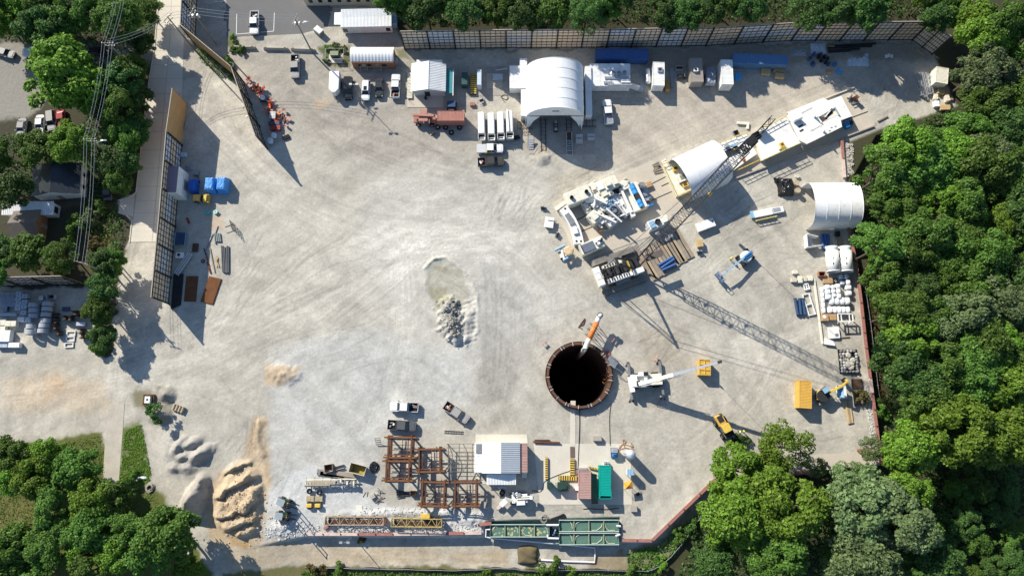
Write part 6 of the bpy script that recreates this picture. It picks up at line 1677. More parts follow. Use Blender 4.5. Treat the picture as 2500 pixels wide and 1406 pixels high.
for i,(x0,y0,x1,y1)in enumerate(((1936,660,1948,668),(1932,678,1946,688),(1949,673,1960,690),(1963,675,1971,686),(1972,673,1985,685))):crate(['tiny cream box furthest north in the parts row','tiny tan box on the west of the parts row','tall cream casting in the parts row','small pale box in the parts row','small grey-white box next to the long cream beam'][i],x0,y0,x1,y1,.8,CREAM if i%2==0 else CONCW)
t=thing('steel_plate','white square tray with a dark stain below the trestle frame','plate',*P(2034,813)[:2],0,.05);MB().stack(rrect(2.3,2.4,.2),[(.1,1,1),(.5,1,1),(.55,.97,.97)]).build('tray',WHITE,t);MB().box(.5,-.5,.56,.7,.6,.02).build('hatch',STEEL,t)
t=thing('steel_plate','white wedge-shaped panel at the foot of the long cream beam','plate',*P(2024,835)[:2],0,-.1);MB().poly([(-1.1,-.5),(1.1,-.6),(.7,.2),(-1.0,.7)],.1,.5).build('panel',PLASTW,t);MB().poly([(-1.1,-.55),(1.1,-.65),(1.1,-.75),(-1.1,-.65)],.1,.6).build('edge',WHITE,t)
for i,(xa,ya,xb,yb)in enumerate(((2052,825,2075,823),(2063,816,2077,815))):beam(['brown timber batten south of the trestle frame','short brown timber batten near the red barrier'][i],xa,ya,xb,yb,RUSTD,.2,.15,flanged=False,name='timber_batten',cat='timber')
# sandbag pen
cx,cy,w_,d_=rect(2047,852,2100,912,.5);w_-=.4;d_-=.4
rs=random.Random(3);k=0
t=thing('sandbag_pen','square pen of grey sandbags on black plastic filled with concrete rubble','pen',cx,cy)
MB().bx(-w_/2-.2,w_/2+.2,-d_/2-.2,d_/2+.2,.02,.12).build('liner',BTARP,t)
sbm=[MB().sph((0,0,0),.42,.3,.22,8,5).mesh('sandbag',SANDB,True),MB().sph((0,0,0),.36,.33,.24,8,5).mesh('sandbag',mat('pale_sandbag',(.42,.42,.41),.9,var=.2),True)]
for s in(-1,1):
    for i in range(int(d_/.6)):
        for row in range(2 if s<0 else 1):inst(sbm[rs.random()<.35],'sandbag',t,(s*(w_/2-.2-.55*row),-d_/2+.3+i*.6,.3+.25*rs.random()),(0,0,1.57+rs.uniform(-.4,.4)))
    for i in range(int(w_/.7)):inst(sbm[rs.random()<.45],'sandbag',t,(-w_/2+.4+i*.7,s*(d_/2-.2),.3+.25*rs.random()),(0,0,rs.uniform(-.4,.4)))
rk=[MB().stack([(math.cos(a+rs.uniform(-.2,.2))*.4,math.sin(a)*.36)for a in np.linspace(0,5.5,6)],[(0,1,1),(.25,.9,.85),(.38,.5,.5)]).mesh('rubble_block',ROCK)for _ in range(3)]
for i in range(26):s_=rs.uniform(.6,2.1);inst(rk[i%3],'rubble_block',t,(rs.uniform(-w_*.24,w_*.28),rs.uniform(-d_*.3,d_*.3),.1),(0,0,rs.uniform(0,6)),(s_,s_,s_*.8))
for i,(x0,y0,x1,y1,m_)in enumerate(((2079,925,2105,947,RUSTD),(2083,952,2109,990,mat('brown_plate',(.17,.125,.09),.9,var=.3)))):
    cx,cy,w_,d_=rect(x0,y0,x1,y1,.3);t=thing('steel_plate',['rusty steel plate below the sandbag pen','mossy brown plate south of the rusty one at the east barrier'][i],'plate',cx,cy);MB().bx(-w_/2,w_/2,-d_/2,d_/2,.12,.3).build('plate',m_,t)
    for s in(-1,1):MB().bx(s*w_/2-.06,s*w_/2+.06,-d_/2,d_/2,.1,.45).build('edge_bar',DARK,t)
for i in range(3):beam(['western new timber plank below the hopper','middle new timber plank below the hopper','eastern new timber plank below the hopper'][i],2064+4.5*i,975,2073+4.5*i,1034-i,WOODN if i!=1 else WOOD,.34,.22,.1,'timber_plank','timber',flanged=False)
beam('rusty box beam by the southeast corner of the red barrier',2097,1100,2134,1106,mat('red_brown_box',None),.8,.9)
p=P(2014,1130);t=thing('bin','small black bin on the slab under the southeast trees','bin',p.x,p.y,.1);MB().lathe([(.25,0),(.32,.7),(.28,.72),(.22,.1)],12).build('body',BLACK,t);MB().lathe([(.33,.72),(.2,.8),(.001,.82)],12).build('lid',BLACK,t)

# south yard
def rust_frame(label,x0,y0,x1,y1,hh=2.6,m=RUST):
    cx,cy,w_,d_=rect(x0,y0,x1,y1,hh)
    t=thing('steel_grillage',label,'steel frame',cx,cy,0,R(random.uniform(-2,2)),'rusty steel frames')
    X,Y=w_/2,d_/2
    for y in(-Y*.82,Y*.82):
        for z in(hh,.35):MB().bx(-X,X,y-.17,y+.17,z-.16,z).build('main_beam',RUSTO if z>1 else m,t)
    MB().bx(-X*.95,X*.95,-Y*.82+.4,-Y*.82+.62,hh-.2,hh-.05).build('main_beam',m,t)
    for x in(-X*.72,-X*.5,X*.5,X*.72):
        z=hh-.28;w2=.15 if abs(x)>X*.6 else.08;MB().bx(x-w2,x+w2,-Y,Y,z-.28,z+(.34 if abs(x)>X*.6 else 0)).build('cross_beam',m if abs(x)>X*.6 else RUSTD,t)
        if abs(x)>X*.6:MB().bx(x-.13,x+.13,-Y,Y,.02,.19).build('cross_beam',m,t)
    for x in(-X*.72,X*.72):
        for y in(-Y*.82,Y*.82):MB().bx(x-.15,x+.15,y-.15,y+.15,.2,hh-.2).build('post',m,t)
        MB().bar((x,-Y*.8,.4),(x,Y*.8,hh-.4),.12).build('brace',RUSTD,t)
    for y in(-Y*.25,Y*.2):MB().bx(-X*.7,X*.7,y-.05,y+.05,.6,.72).build('tie_bar',m,t)
    MB().bx(X*.05,X*.05+.12,-Y*.8,Y*.8,.5,.65).build('tie_bar',m,t)
    return t
rust_frame('rusty steel frame nearest the dark grey pickup',938,1062,1014,1122);rust_frame('rusty steel frame stacked with grating south of the dark grey pickup',933,1120,1008,1178)
rust_frame('rusty steel frame between the stacked frames and the grey rebar cage',1014,1090,1083,1157);rust_frame('southern rusty steel frame nearest the dark pipes',1021,1170,1094,1241);rust_frame('southern rusty steel frame nearest the grey block',1101,1170,1172,1241)
cx,cy,w_,d_=rect(1090,1083,1159,1151,1.6)
t=thing('rebar_cage','grey open grid of bars with curved hoops west of the workshop','rebar cage',cx,cy)
GB=mat('grey_bar',(.16,.145,.12),.8,var=.2)
for k in range(8):y=-d_/2+k*d_/7;MB().tube((-w_/2,y,1.5),(w_/2,y,1.5),.05,6).build('bar',GB,t)
for x in(-w_/2+.4,-.3,w_/2-.5):MB().bx(x-.08,x+.08,-d_/2,d_/2,1.4,1.5).build('bar',GB,t)
for x in(-w_/2+.2,w_*.08):MB().path([(x+1.1*math.sin(math.pi*s/10),-d_/2+d_*s/10,1.65)for s in range(11)],.08,6).build('hoop',GB,t)
for x in(-w_/2+.3,w_/2-.3):
    for y in(-d_/2+.2,d_/2-.2):MB().bx(x-.06,x+.06,y-.06,y+.06,0,1.5).build('post',GB,t)
t=thing('ladder','thin dark ladder lying on the ground north of the workshop','ladder',*P(1108,1055)[:2],.03,R(-3))
for s in(-1,1):MB().bx(-2.0,2.0,s*.25-.03,s*.25+.03,0,.1).build('rail',DARK,t)
for k in range(12):MB().bx(-1.9+k*.34,-1.84+k*.34,-.25,.25,.03,.08).build('rung',DARK,t)
t=thing('step_stand','small dark step frame standing west of the rusty frames','steps',*P(925,1078)[:2],0,.1)
for k in range(4):MB().bx(-.5,.5,-.6+k*.4,-.45+k*.4,.3+.35*k,.36+.35*k).build('tread',STEEL,t)
for s in(-.5,.5):MB().bar((s,-.6,.1),(s,.8,1.5),.07).build('side',STEEL,t)
# planks, rack, skip, crates
WPL=mat('planed_grey_timber',(.30,.265,.22),.9,var=.2,stretch=(.4,3,3))
for i,(xa,ya,xb,yb,w_)in enumerate(((774,1150,862,1160,1.0),(778,1154,868,1168,.8),(790,1152,866,1163,.5),(774,1157,840,1164,.4))):
    beam(['widest weathered plank in the timber stack','lower weathered plank in the timber stack','narrow upper plank in the timber stack','short split plank at the front of the timber stack'][i],xa,ya,xb,yb,WPL,w_,.22,.05+.2*(i==2),'timber_plank','timber',flanged=False)
crate('brown open wooden crate above the timber stack',792,1133,811,1152,1.1,WOOD,rz=.15,open_top=True,base=RUSTD)
t=thing('steel_trough','short grey steel trough beside the brown crate','trough',*P(827,1141)[:2],.05,.25)
MB().bx(-1.2,1.2,-.35,.35,0,.06).build('floor',STEEL,t)
for s in(-.35,.35):MB().bx(-1.2,1.2,s-.04,s+.04,0,.45).build('side',CONCD,t)
cx,cy,LL,an=seg(854,1140,892,1150,1.6)
t=thing('skip','open grey skip with a dull yellow lining','skip',cx,cy,0,an);X,Y=LL/2,.95
MB().add([(x*a,y*b,z)for z,a,b in((.15,.8,.85),(1.6,1,1))for x,y in((-X,-Y),(X,-Y),(X,Y),(-X,Y))],[(3,2,1,0),(0,1,5,4),(1,2,6,5),(2,3,7,6),(3,0,4,7)]).build('shell',STEEL,t)
MB().add([(x*a,y*b,z)for z,a,b in((.3,.74,.78),(1.58,.97,.95))for x,y in((-X,-Y),(X,-Y),(X,Y),(-X,Y))],[(0,1,2,3),(4,5,1,0),(5,6,2,1),(6,7,3,2),(7,4,0,3)]).build('lining',mat('olive_lining',(.30,.24,.07),.8,var=.4),t)
MB().path([(-X,-Y,1.62),(X,-Y,1.62),(X,Y,1.62),(-X,Y,1.62)],.07,6,True).build('rim',CONCW,t)
coil('black hose coil beside the open skip',913,1140,.95,BLACK,6,.09)
cx,cy,LL,an=seg(743,1179,869,1177,1.3)
t=thing('beam_rack','long steel rack loaded with tan beams and dark fittings','rack',cx,cy,0,an)
for y in(-.65,.65):MB().bx(-LL/2,LL/2,y-.09,y+.09,.9,1.1).build('rack_rail',CREAM if y>0 else STEEL,t)
TB=mat('tan_beam',(.40,.34,.23),.8,var=.2)
for k,(x0,x1,y)in enumerate(((-.48,.06,.35),(-.45,.08,.1),(-.35,.1,-.2),(-.5,.0,-.45))):MB().bx(x0*LL,x1*LL,y-.1,y+.1,1.1,1.3).build('stacked_beam',TB,t)
for k in range(9):MB().box(LL*(.12+.042*k),random.uniform(-.4,.4),1.25,.3,random.uniform(.4,1.0),random.uniform(.2,.5)).build('fitting',[DARK,STEEL,CREAM][k%3],t)
for k in range(7):x=-LL/2+.3+k*(LL-.6)/6;MB().bx(x-.06,x+.06,-1.2,1.1,.75,.88).build('rack_arm',STEEL,t);MB().bx(x-.06,x+.06,-.06,.06,0,.8).build('rack_post',STEEL,t)
for i,(x,y)in enumerate(((757,1198),(781,1201))):tyre(['western pale-hubbed wheel below the beam rack','eastern pale-hubbed wheel below the beam rack'][i],x,y,.35,.55,.4)
for i,(x,y)in enumerate(((757,1217),(778,1217))):crate(['western tan slatted pallet below the wheels','eastern tan slatted pallet below the wheels'][i],x-9,y-7,x+9,y+7,.5,TB,name='pallet',cat='pallet')
for i,(x,y)in enumerate(((757,1233),(778,1233))):
    p=P(x,y);t=thing('compactor',['western small yellow plate compactor below the pallets','eastern small yellow plate compactor below the pallets'][i],'compactor',p.x,p.y)
    MB().bx(-.6,.6,-.55,.55,.05,.3).build('base_plate',DARK,t);MB().stack(rrect(1.1,.75,.12),[(.3,1,1),(.85,1,1),(.95,.85,.8)]).build('engine_cover',YELB,t);MB().path([(-.4,.3,.6),(-.4,.9,1.1),(.4,.9,1.1),(.4,.3,.6)],.04,6).build('handle',DARK,t)
# two dark forklifts with tall masts
for i,(x,y)in enumerate(((700,1226),(696,1258))):
    p=P(x,y);t=thing('forklift',['northern of two dark forklifts with raised masts','southern of two dark forklifts with raised masts'][i],'forklift',p.x,p.y,0,R(-20 if i==0 else-8))
    MB().stack([(x_-.3,y_)for x_,y_ in rrect(2.3,1.5,.2)],[(.35,1,1),(1.25,1,1),(1.4,.9,.9)]).build('body',DKGRN,t);MB().bx(-1.6,-.9,-.75,.75,.4,1.5).build('counterweight',STEEL,t)
    MB().stack([(x_-.55,y_)for x_,y_ in rrect(1.5,1.35,.15)],[(2.25,1,1),(2.35,.95,.95)]).build('canopy',mat('blue_grey_canopy',(.30,.34,.38),.4),t)
    for sx in(-1.2,.1):
        for s in(-1,1):MB().tube((sx,s*.6,1.2),(sx,s*.6,2.25),.05,6).build('canopy_post',BLACK,t)
    for s in(-.4,.4):MB().bar((1.1,s,.2),(1.25,s,5.4),.14).build('mast_rail',DARK,t);MB().bx(1.2,2.5,s-.07,s+.07,.12,.2).build('fork',DARK,t)
    for z in(1.6,3.4,5.3):MB().bx(1.08,1.22,-.4,.4,z,z+.12).build('mast_cross',DARK,t)
    MB().bx(.5,.8,-.3,.3,1.0,1.45).build('seat',YELB,t)
    for sx in(-.9,.7):
        for s in(-1,1):wheel(t,sx,s*.75,.42,.3)
# small loose items
pl=[('dark iron pipe bundled under the stacked frames',968,1196,998,1202),('dark iron pipe second in the bundle',966,1200,999,1205),('dark iron pipe third in the bundle',968,1205,999,1207),('dark iron pipe fourth in the bundle',969,1210,998,1208),('short dark iron pipe at the end of the bundle',968,1214,986,1211)]
for i,(lab,xa,ya,xb,yb)in enumerate(pl):pipe(lab,xa,ya,xb,yb,DARK,.09,.02+.04*i,flange=False,n=8)
crate('small open rusty box at the end of the dark pipes',1002,1198,1015,1210,.8,RUSTD,open_top=True,base=CARD);crate('tan stone block west of the scrap wood',903,1206,915,1217,.8,ROCK,rz=.5)
crate('grey block south of the workshop forecourt',1173,1224,1186,1241,1.4,CONCD,rz=-.25);crate('flat cream board beside the pale rock strip',871,1233,884,1246,.12,CREAM,lid=False)
rs=random.Random(5)
for k in range(9):
    x,y=924+rs.uniform(-8,10),1208+rs.uniform(-14,16);a=rs.uniform(0,3)
    beam('scrap timber offcut west of the dark pipes',x-7*math.cos(a),y-7*math.sin(a),x+7*math.cos(a),y+7*math.sin(a),WOOD,.12,.08,.02+.05*k,'timber_offcut','timber','scrap timber offcuts',False)
beam('thin rod leaning west of the tan block',886,1213,893,1201,RUSTD,.12,.1);beam('short bent rod west of the tan block',896,1212,898,1200,RUSTD,.1,.1)
# stacked crane boom sections
def boom_section(label,xa,ya,xb,yb,m,hz=2.0,w=1.55):
    cx,cy,LL,an=seg(xa,ya,xb,yb,hz);t=thing('boom_section',label,'crane section',cx,cy,0,an)
    lattice(t,(-LL/2,0,hz-.85),(LL/2,0,hz-.85),w,1.6,m,int(LL/.95),.13,.08)
    for e in(-1,1):MB().bx(e*LL/2-.06,e*LL/2+.06,-w/2,w/2,hz-1.6,hz-.05).build('end_plate',m,t)
    for x in(-.3,.3):MB().bx(x*LL-.15,x*LL+.15,-1,1,0,.35).build('crib',WOODG,t)
    MB().bx(-LL/2+.3,LL/2-.3,w*.2,w*.4,hz-1.55,hz-1.4).build('walkway',DARK,t);MB().bx(-LL/2+.3,LL/2-.3,-w*.4,w*.1,hz-1.62,hz-1.5).build('pendant_tray',RUSTD,t)
    return t
boom_section('brownish lattice boom section lying along the south barrier',793,1271,936,1272,mat('faded_boom_paint',(.40,.31,.22),.7,var=.2));boom_section('yellow lattice boom section at the south barrier',955,1275,1078,1277,mat('mustard_paint',(.46,.36,.14),.6,var=.2))
crate('small red block between the two boom sections',932,1266,940,1279,1.8,REDP);crate('bright yellow box behind the yellow boom section',1027,1256,1049,1265,1.6,YELB)
crate('white jug and grey fitting beside the pale rock strip',857,1256,866,1262,.6,GALV);beam('red beam stub at the west end of the south barrier',790,1291,802,1283,mat('worn_red_cap',None),.5,.5)
# drill rig
cx,cy=P(1258,1216)[:2]
t=thing('drill_rig','white tracked drill rig with a folded arm south of the workshop','drill rig',cx,cy,0,R(3))
for s in(-1,1):MB().stack([(x+.6,y+s*.85)for x,y in rrect(3.4,.5,.1)],[(0,.85,1),(.25,1,1),(.6,1,1),(.75,.88,1)]).build('track',DARK,t)
MB().stack([(x+.9,y)for x,y in rrect(3.2,1.7,.15)],[(.7,1,1),(1.6,1,1),(1.7,.95,.95)]).build('body',WHITE,t)
MB().bx(.2,1.9,-1.2,-.4,1.0,2.0).build('cover',WHITE,t);MB().bx(.4,1.1,.4,1.1,1.6,2.2).build('valve_bank',GALV,t)
for y in(-.05,.35):MB().tube((.2,y,2.0),(3.3,y,1.9),.14,8).build('feed_rail',CREAM,t)
MB().lathe([(.25,-.3),(.5,-.3),(.5,.3),(.25,.3)],12,(3.3,.1,1.7),'y').build('head',WHITE,t)
MB().bar((-.6,-.2,1.6),(-2.0,.4,2.0),.3).build('arm',WHITE,t);MB().box(-2.4,-.6,1.5,1.5,1.0,.5,.7).build('shield',WHITE,t);MB().box(-3.2,-1.3,.7,1.3,.6,.5,.7).build('bit_guard',mat('rosy_white',(.62,.50,.47),.6),t);MB().sph((-3.6,-1.8,.5),.3).build('drill_bit',CONCD,t)
rs=random.Random(8)
for k in range(6):MB().box(rs.uniform(-.6,3.0),rs.uniform(-1.0,1.2),rs.uniform(1.5,2.1),rs.uniform(.3,.7),rs.uniform(.2,.6),rs.uniform(.2,.5),rs.uniform(-.5,.5)).build('fitting',[WHITE,DARK,GALV][k%3],t)
coil('dark hose bundle beside the drill rig',1226,1203,.6,BLACK,4,.08);crate('grey panel on the ground under the workshop awning',1213,1186,1237,1192,.15,GALV,lid=False)
hose('black power cable snaking to the drill rig',[(1298,1199),(1304,1197),(1318,1200),(1326,1190),(1330,1175),(1360,1160),(1395,1148),(1415,1143)],BLACK,.06)

# --- south slab equipment
STRB=mat('black_barrier',(.03,.028,.02),.7,var=.3)
def striped(label,xa,ya,xb,yb,w=.55,n=9,z=.06):
    cx,cy,LL,an=seg(xa,ya,xb,yb,z+.5);t=thing('striped_barrier',label,'barrier',cx,cy,z,an,'black and yellow striped barriers')
    MB().bx(-LL/2,LL/2,-w/2,w/2,0,.45).build('base',STRB,t)
    for k in range(n):x=-LL/2+(k+.5)*LL/n;MB().bx(x-LL/n*.24,x+LL/n*.24,-w/2-.012,w/2+.012,.01,.465).build('stripe',YELB,t)
striped('striped barrier at the west of the southern slab',1334.5,1116,1334.5,1170,.5,10);striped('wide striped barrier north of the pink container',1397.5,1119,1397.5,1165,.85,8);striped('striped barrier just above the dark transformer',1364,1166,1409,1167,.9,8);striped('striped barrier joining the pink and teal containers',1438,1140,1465,1147,.35,7)
striped('striped ramp between the cabinet bay and blue cabin at the north',1155.5,181,1155.5,230,1.35,10)
crate('dark green cabinet at the west of the transformer',1336,1177,1348,1193,1.8,DKGRN,lid=False,name='cabinet',cat='cabinet')
cx,cy,w_,d_=rect(1362,1177,1387,1198,1.7)
t=thing('transformer','dark green transformer with cooling fins on the southern slab','transformer',cx,cy,.06)
MB().bx(-w_/2,w_/2,-d_/2+.3,d_/2,.1,1.6).build('tank',DKGRN,t);MB().bx(-w_/2-.08,w_/2+.08,-d_/2+.22,d_/2+.08,1.6,1.7).build('lid',DKGRN,t);MB().box(.2,-.1,1.8,1.0,.7,.2).build('terminal_box',DKGRN,t)
for k in range(8):MB().bx(-w_/2+.15+k*.27,-w_/2+.22+k*.27,-d_/2-.15,-d_/2+.3,.3,1.4).build('fin',DKGRN,t)
for s in(-1,1):
    for k in range(3):MB().bx(s*w_/2-(.0 if s>0 else.45),s*w_/2+(.45 if s>0 else 0),-.3+k*.4,-.22+k*.4,.3,1.3).build('fin',DKGRN,t)
t=thing('tarpaulin','dark olive tarpaulin sloping off the pink container','tarp',*P(1449,1190)[:2],.06);MB().add([(-.75,-3.0,2.3),(-.75,3.0,2.4),(.6,2.7,1.1),(.75,-3.1,.9)]+[(-.75,-3.0,2.25),(-.75,3.0,2.35),(.6,2.7,1.05),(.75,-3.1,.85)],[(0,3,2,1),(4,5,6,7),(0,1,5,4),(2,3,7,6),(3,0,4,7),(1,2,6,5)]).build('sheet',mat('olive_tarp',(.085,.085,.065),.85,var=.25,bump=.3),t)
for y in(-3.0,2.6):MB().tube((.62,y,0),(.62,y,1.1),.05,6).build('pole',STEEL,t)
t=thing('open_bin','teal open-topped bin with a mesh cover at the south end of the teal container','bin',*P(1477.5,1207,2)[:2],.06)
for s in(-1,1):MB().bx(s*1.12-.06,s*1.12+.06,-.75,.75,0,2.55).build('side',TEAL,t)
MB().bx(-1.06,1.06,-.8,-.68,0,2.54).build('side',TEAL,t);MB().bx(-1.0,1.0,-.7,.7,.2,1.9).build('contents',TEALD,t)
cx,cy,w_,d_=rect(1493,1093,1510,1117,1.6)
t=thing('air_compressor','blue skid compressor beside the white silo','compressor',cx,cy,.06);MB().bx(-w_/2,w_/2,-d_/2,d_/2,.1,.35).build('skid',NAVY,t);MB().stack([(x,y+.45)for x,y in rrect(w_*.85,d_*.45,.1)],[(.35,1,1),(1.5,1,1),(1.6,.93,.93)]).build('cabinet',GALV,t);MB().tube((-.5,-.55,.8),(.5,-.55,.8),.42,12).build('receiver',BLUEM,t);MB().box(.0,-.2,1.2,.6,.4,.5).build('motor',BLUEM,t)
p=P(1533,1108)
t=thing('silo','pale domed silo with a ladder east of the southern slab','silo',p.x,p.y);MB().lathe([(.95,0.5),(.95,4.0),(.85,4.35),(.5,4.65),(.001,4.75)],20).build('tank',mat('pale_silo',(.55,.58,.62),.4,.3),t,smooth=True)
for k in range(4):a=k*math.pi/2+.4;MB().bar((.8*math.cos(a),.8*math.sin(a),0),(.8*math.cos(a),.8*math.sin(a),.7),.14).build('leg',STEEL,t)
for s in(-.2,.2):MB().tube((-1.05,s,.2),(-1.05,s,4.2),.03,6).build('ladder_rail',GALV,t)
for i,pts in enumerate((((1509,1105),(1513,1090),(1522,1082),(1520,1074),(1527,1076),(1524,1090),(1535,1094)),((1512,1100),(1518,1086),(1531,1086),(1545,1090),(1540,1080)),((1516,1096),(1528,1093),(1546,1098),(1538,1088)))):hose(['tan hose looped north of the silo','tan hose crossing over the looped one by the silo','tan hose trailing east of the silo'][i],pts,mat('tan_hose',(.36,.22,.13),.7),.1)
p=P(1534,1151);t=thing('striped_tank','small white and blue striped tank on legs below the silo','tank',p.x,p.y);MB().corr(-.65,.65,-.6,.6,2.5,2.5,.32,.05).build('lid',BLUEL,t);MB().bx(-.6,.6,-.55,.55,1.0,2.42).build('tank',PLASTW,t)
for x in(-.5,.5):
    for y in(-.45,.45):MB().bx(x-.05,x+.05,y-.05,y+.05,0,1.0).build('leg',STEEL,t)
p=P(1530,1182);t=thing('canopy_tent','small orange pop-up canopy over a metal stand','canopy',p.x,p.y,0,R(8));MB().add([(-.85,-.75,2.1),(.85,-.75,2.1),(.85,.75,2.1),(-.85,.75,2.1),(0,0,2.65)],[(0,1,4),(1,2,4),(2,3,4),(3,0,4),(3,2,1,0)]).build('cover',mat('orange_canvas',(.75,.34,.05),.7),t)
for x in(-.8,.8):
    for y in(-.7,.7):MB().tube((x,y,0),(x,y,2.1),.04,6).build('pole',GALV,t)
p=P(1557,1205);t=thing('toolbox','black toolbox southeast of the orange canopy','box',p.x,p.y,0,.5);MB().bx(-.35,.35,-.25,.25,0,.45).build('case',BLACK,t);MB().path([(-.2,0,.45),(-.2,0,.6),(.2,0,.6),(.2,0,.45)],.03,6).build('handle',DARK,t)
crate('small grey generator with a trailing cable on the southern slab',1475,1127,1487,1138,.9,GALV,lid=True,straps=DARK);crate('square grey concrete block north of the southern slab',1448,1064,1469,1076,.9,CONCD,lid=False);crate('square grey concrete block southeast of the southern slab',1540,1234,1556,1249,.8,CONCD,lid=False)
beam('long rusty beam north of the southern slab',1302,1078,1367,1080,RUST,.35,.5);beam('second rusty beam lying behind the longer one',1305,1074,1342,1074,RUSTD,.25,.3);crate('brown steel lid in the concrete walkway',1392,1090,1404,1117,.12,mat('brown_lid',(.14,.10,.08),.8),lid=False)
crate('white locker beside the pink container',1405,1188,1413,1197,1.2,WHITE,lid=False);crate('pale conduit box at the head of the pink container',1412,1141,1434,1146,.8,GALV)

# --- settling tanks
def settle_tank(label,x0,y0,x1,y1,cells,scum,top=.75,base=-2.1):
    cx,cy,w_,d_=rect(x0,y0,x1,y1,top);t=thing('settling_tank',label,'tank',cx,cy,base);h=top-base
    for s in(-1,1):
        MB().bx(-w_/2,w_/2,s*d_/2-.05,s*d_/2+.05,0,h).build('side',TEALD,t);MB().bx(s*w_/2-.05,s*w_/2+.05,-d_/2+.05,d_/2-.05,0,h).build('side',TEALD,t)
    MB().path([(-w_/2,-d_/2,h+.03),(w_/2,-d_/2,h+.03),(w_/2,d_/2,h+.03),(-w_/2,d_/2,h+.03)],.075,6,True).build('rim',mat('pale_green_rim',(.50,.58,.52),.6),t)
    MB().bx(-w_/2+.05,w_/2-.05,-d_/2+.05,d_/2-.05,h-.5,h-.35).build('water',WATERG,t)
    for k in range(1,cells):
        x=-w_/2+w_*k/cells;MB().bx(x-.08,x+.08,-d_/2+.05,d_/2-.05,h-.9,h-.02).build('baffle',mat('scummy_steel',(.25,.28,.17),.8,var=.3),t)
    for k in range(cells):
        x=-w_/2+w_*(k+.5)/cells;b=w_/cells*.42;rs=random.Random(k+int(x0))
        sgn=rs.choice((-1,1));fl=rs.choice((-1,1));MB().path([(x-b*sgn*rs.random(),fl*d_*.42,h-.3),(x+b*rs.uniform(.1,.5)*sgn,fl*d_*.4,h-.3),(x+b*.85*sgn,fl*d_*rs.uniform(.0,.2),h-.3),(x+b*.95*sgn,-fl*d_*rs.uniform(.1,.4),h-.3)],.08,6).build('air_hose',mat('pale_green_hose',(.45,.50,.40),.7),t)
        if scum:
            sc_=MB()
            for j in range(14):sc_.lathe([(.001,h-.335),(rs.uniform(.08,.3),h-.34)],7,(x+rs.uniform(-b,b),rs.uniform(-.42,.42)*d_,.002*j))
            o=sc_.build('scum',mat('yellow_scum',(.42,.40,.20),.9),t);o['kind']='stuff'
    for k in range(9):x=-w_/2+w_*k/8;MB().bx(x-.07,x+.07,-d_/2-.12,-d_/2-.05,0,h-.1).build('stiffener',TEALD,t)
settle_tank('narrow scummy green settling tank at the west',1197,1280,1341,1310,4,True);settle_tank('northern of the two clean green settling tanks',1365,1269,1511,1297,4,False);settle_tank('southern of the two clean green settling tanks',1365,1301,1511,1329,4,False)
PVC=mat('white_pvc',(.70,.70,.72),.5,var=.04)
def wpipe(label,pts,r=.16,m=None,z=None):
    w=[]
    for q_ in pts:w.append(P(q_[0],q_[1],q_[2]))
    return tag(MB().path(w,r,8).build('pipe',m or PVC),label,'pipe')
wpipe('white pipe loop round the west end of the settling tanks',[(1197,1292,.4),(1187,1292,.4),(1186,1310,.2),(1200,1313,0)]);wpipe('long white pipe running south of the settling tanks to the filter bag',[(1196,1312,-.2),(1362,1327,-.4),(1452,1336,-.6),(1453,1354,-1.0),(1452,1372,-1.1),(1390,1370,-1.1),(1314,1366,-1.1)],.17)
wpipe('upper white coupling pipe between the tanks',[(1334,1281,.9),(1364,1281,.9)],.2);wpipe('lower white coupling pipe between the tanks',[(1337,1304,.9),(1338,1313,.9),(1364,1314,.9)],.2);wpipe('white outlet stub on the northern clean tank',[(1505,1283,.95),(1515,1284,.9)],.2);wpipe('white outlet stub on the southern clean tank',[(1503,1308,.95),(1514,1304,.9)],.2)
t=thing('dirt_pit','dark gap with a blue valve between the settling tanks','pump',*P(1353,1298)[:2],-1.3);MB().bx(-.7,.7,-.9,.9,0,1.2).build('sump',DARK,t);MB().tube((0,-.4,1.2),(.2,.5,2.2),.15,8).build('valve_pipe',BLUEL,t);MB().tube((-.3,-.5,1.2),(-.3,-.5,2.0),.12,8).build('valve',BLUEM,t)
# filter bag
p=P(1289,1357);t=thing('filter_bag','brown geotextile dewatering bag at the end of the white pipe','filter bag',p.x,p.y,-1.35)
v=[];n_=16;rs=random.Random(2)
for j in range(n_+1):
    for i in range(n_+1):
        u_,w_=i/n_*2-1,j/n_*2-1;e=max(0,1-max(u_*u_,w_*w_));fold=.12*math.sin(7*(u_*.6+w_)+3*u_*w_)
        v.append((u_*2.15*(1-.08*(1+w_)*.5+.06*math.sin(w_*3)),w_*1.75*(1+.10*math.cos(u_*2.5)),.05+(1.0+fold)*e**.45))
MB().add(v,[(j*(n_+1)+i,j*(n_+1)+i+1,(j+1)*(n_+1)+i+1,(j+1)*(n_+1)+i)for j in range(n_)for i in range(n_)]).build('bag',mat('brown_geotextile',(.13,.105,.055),.9,var=.25,scale=.8,bump=.3),t,smooth=True)
MB().tube((2.0,-.8,.25),(2.6,-.85,.25),.22,8).build('collar',CANVAS,t)
coil('pale hose coil above the western settling tank',1328,1266,.85,CONCD,3,.05)
hose('rumpled black liner draped at the north of the tanks',[(1345,1268),(1355,1264),(1366,1260),(1376,1256),(1378,1262),(1362,1266)],BLACK,.22)
rs=random.Random(12)
hose('line of dark debris south of the southern slab',[(1424,1242),(1440,1241),(1470,1243),(1512,1240)],RUSTD,.08,.06,'debris_line','debris')
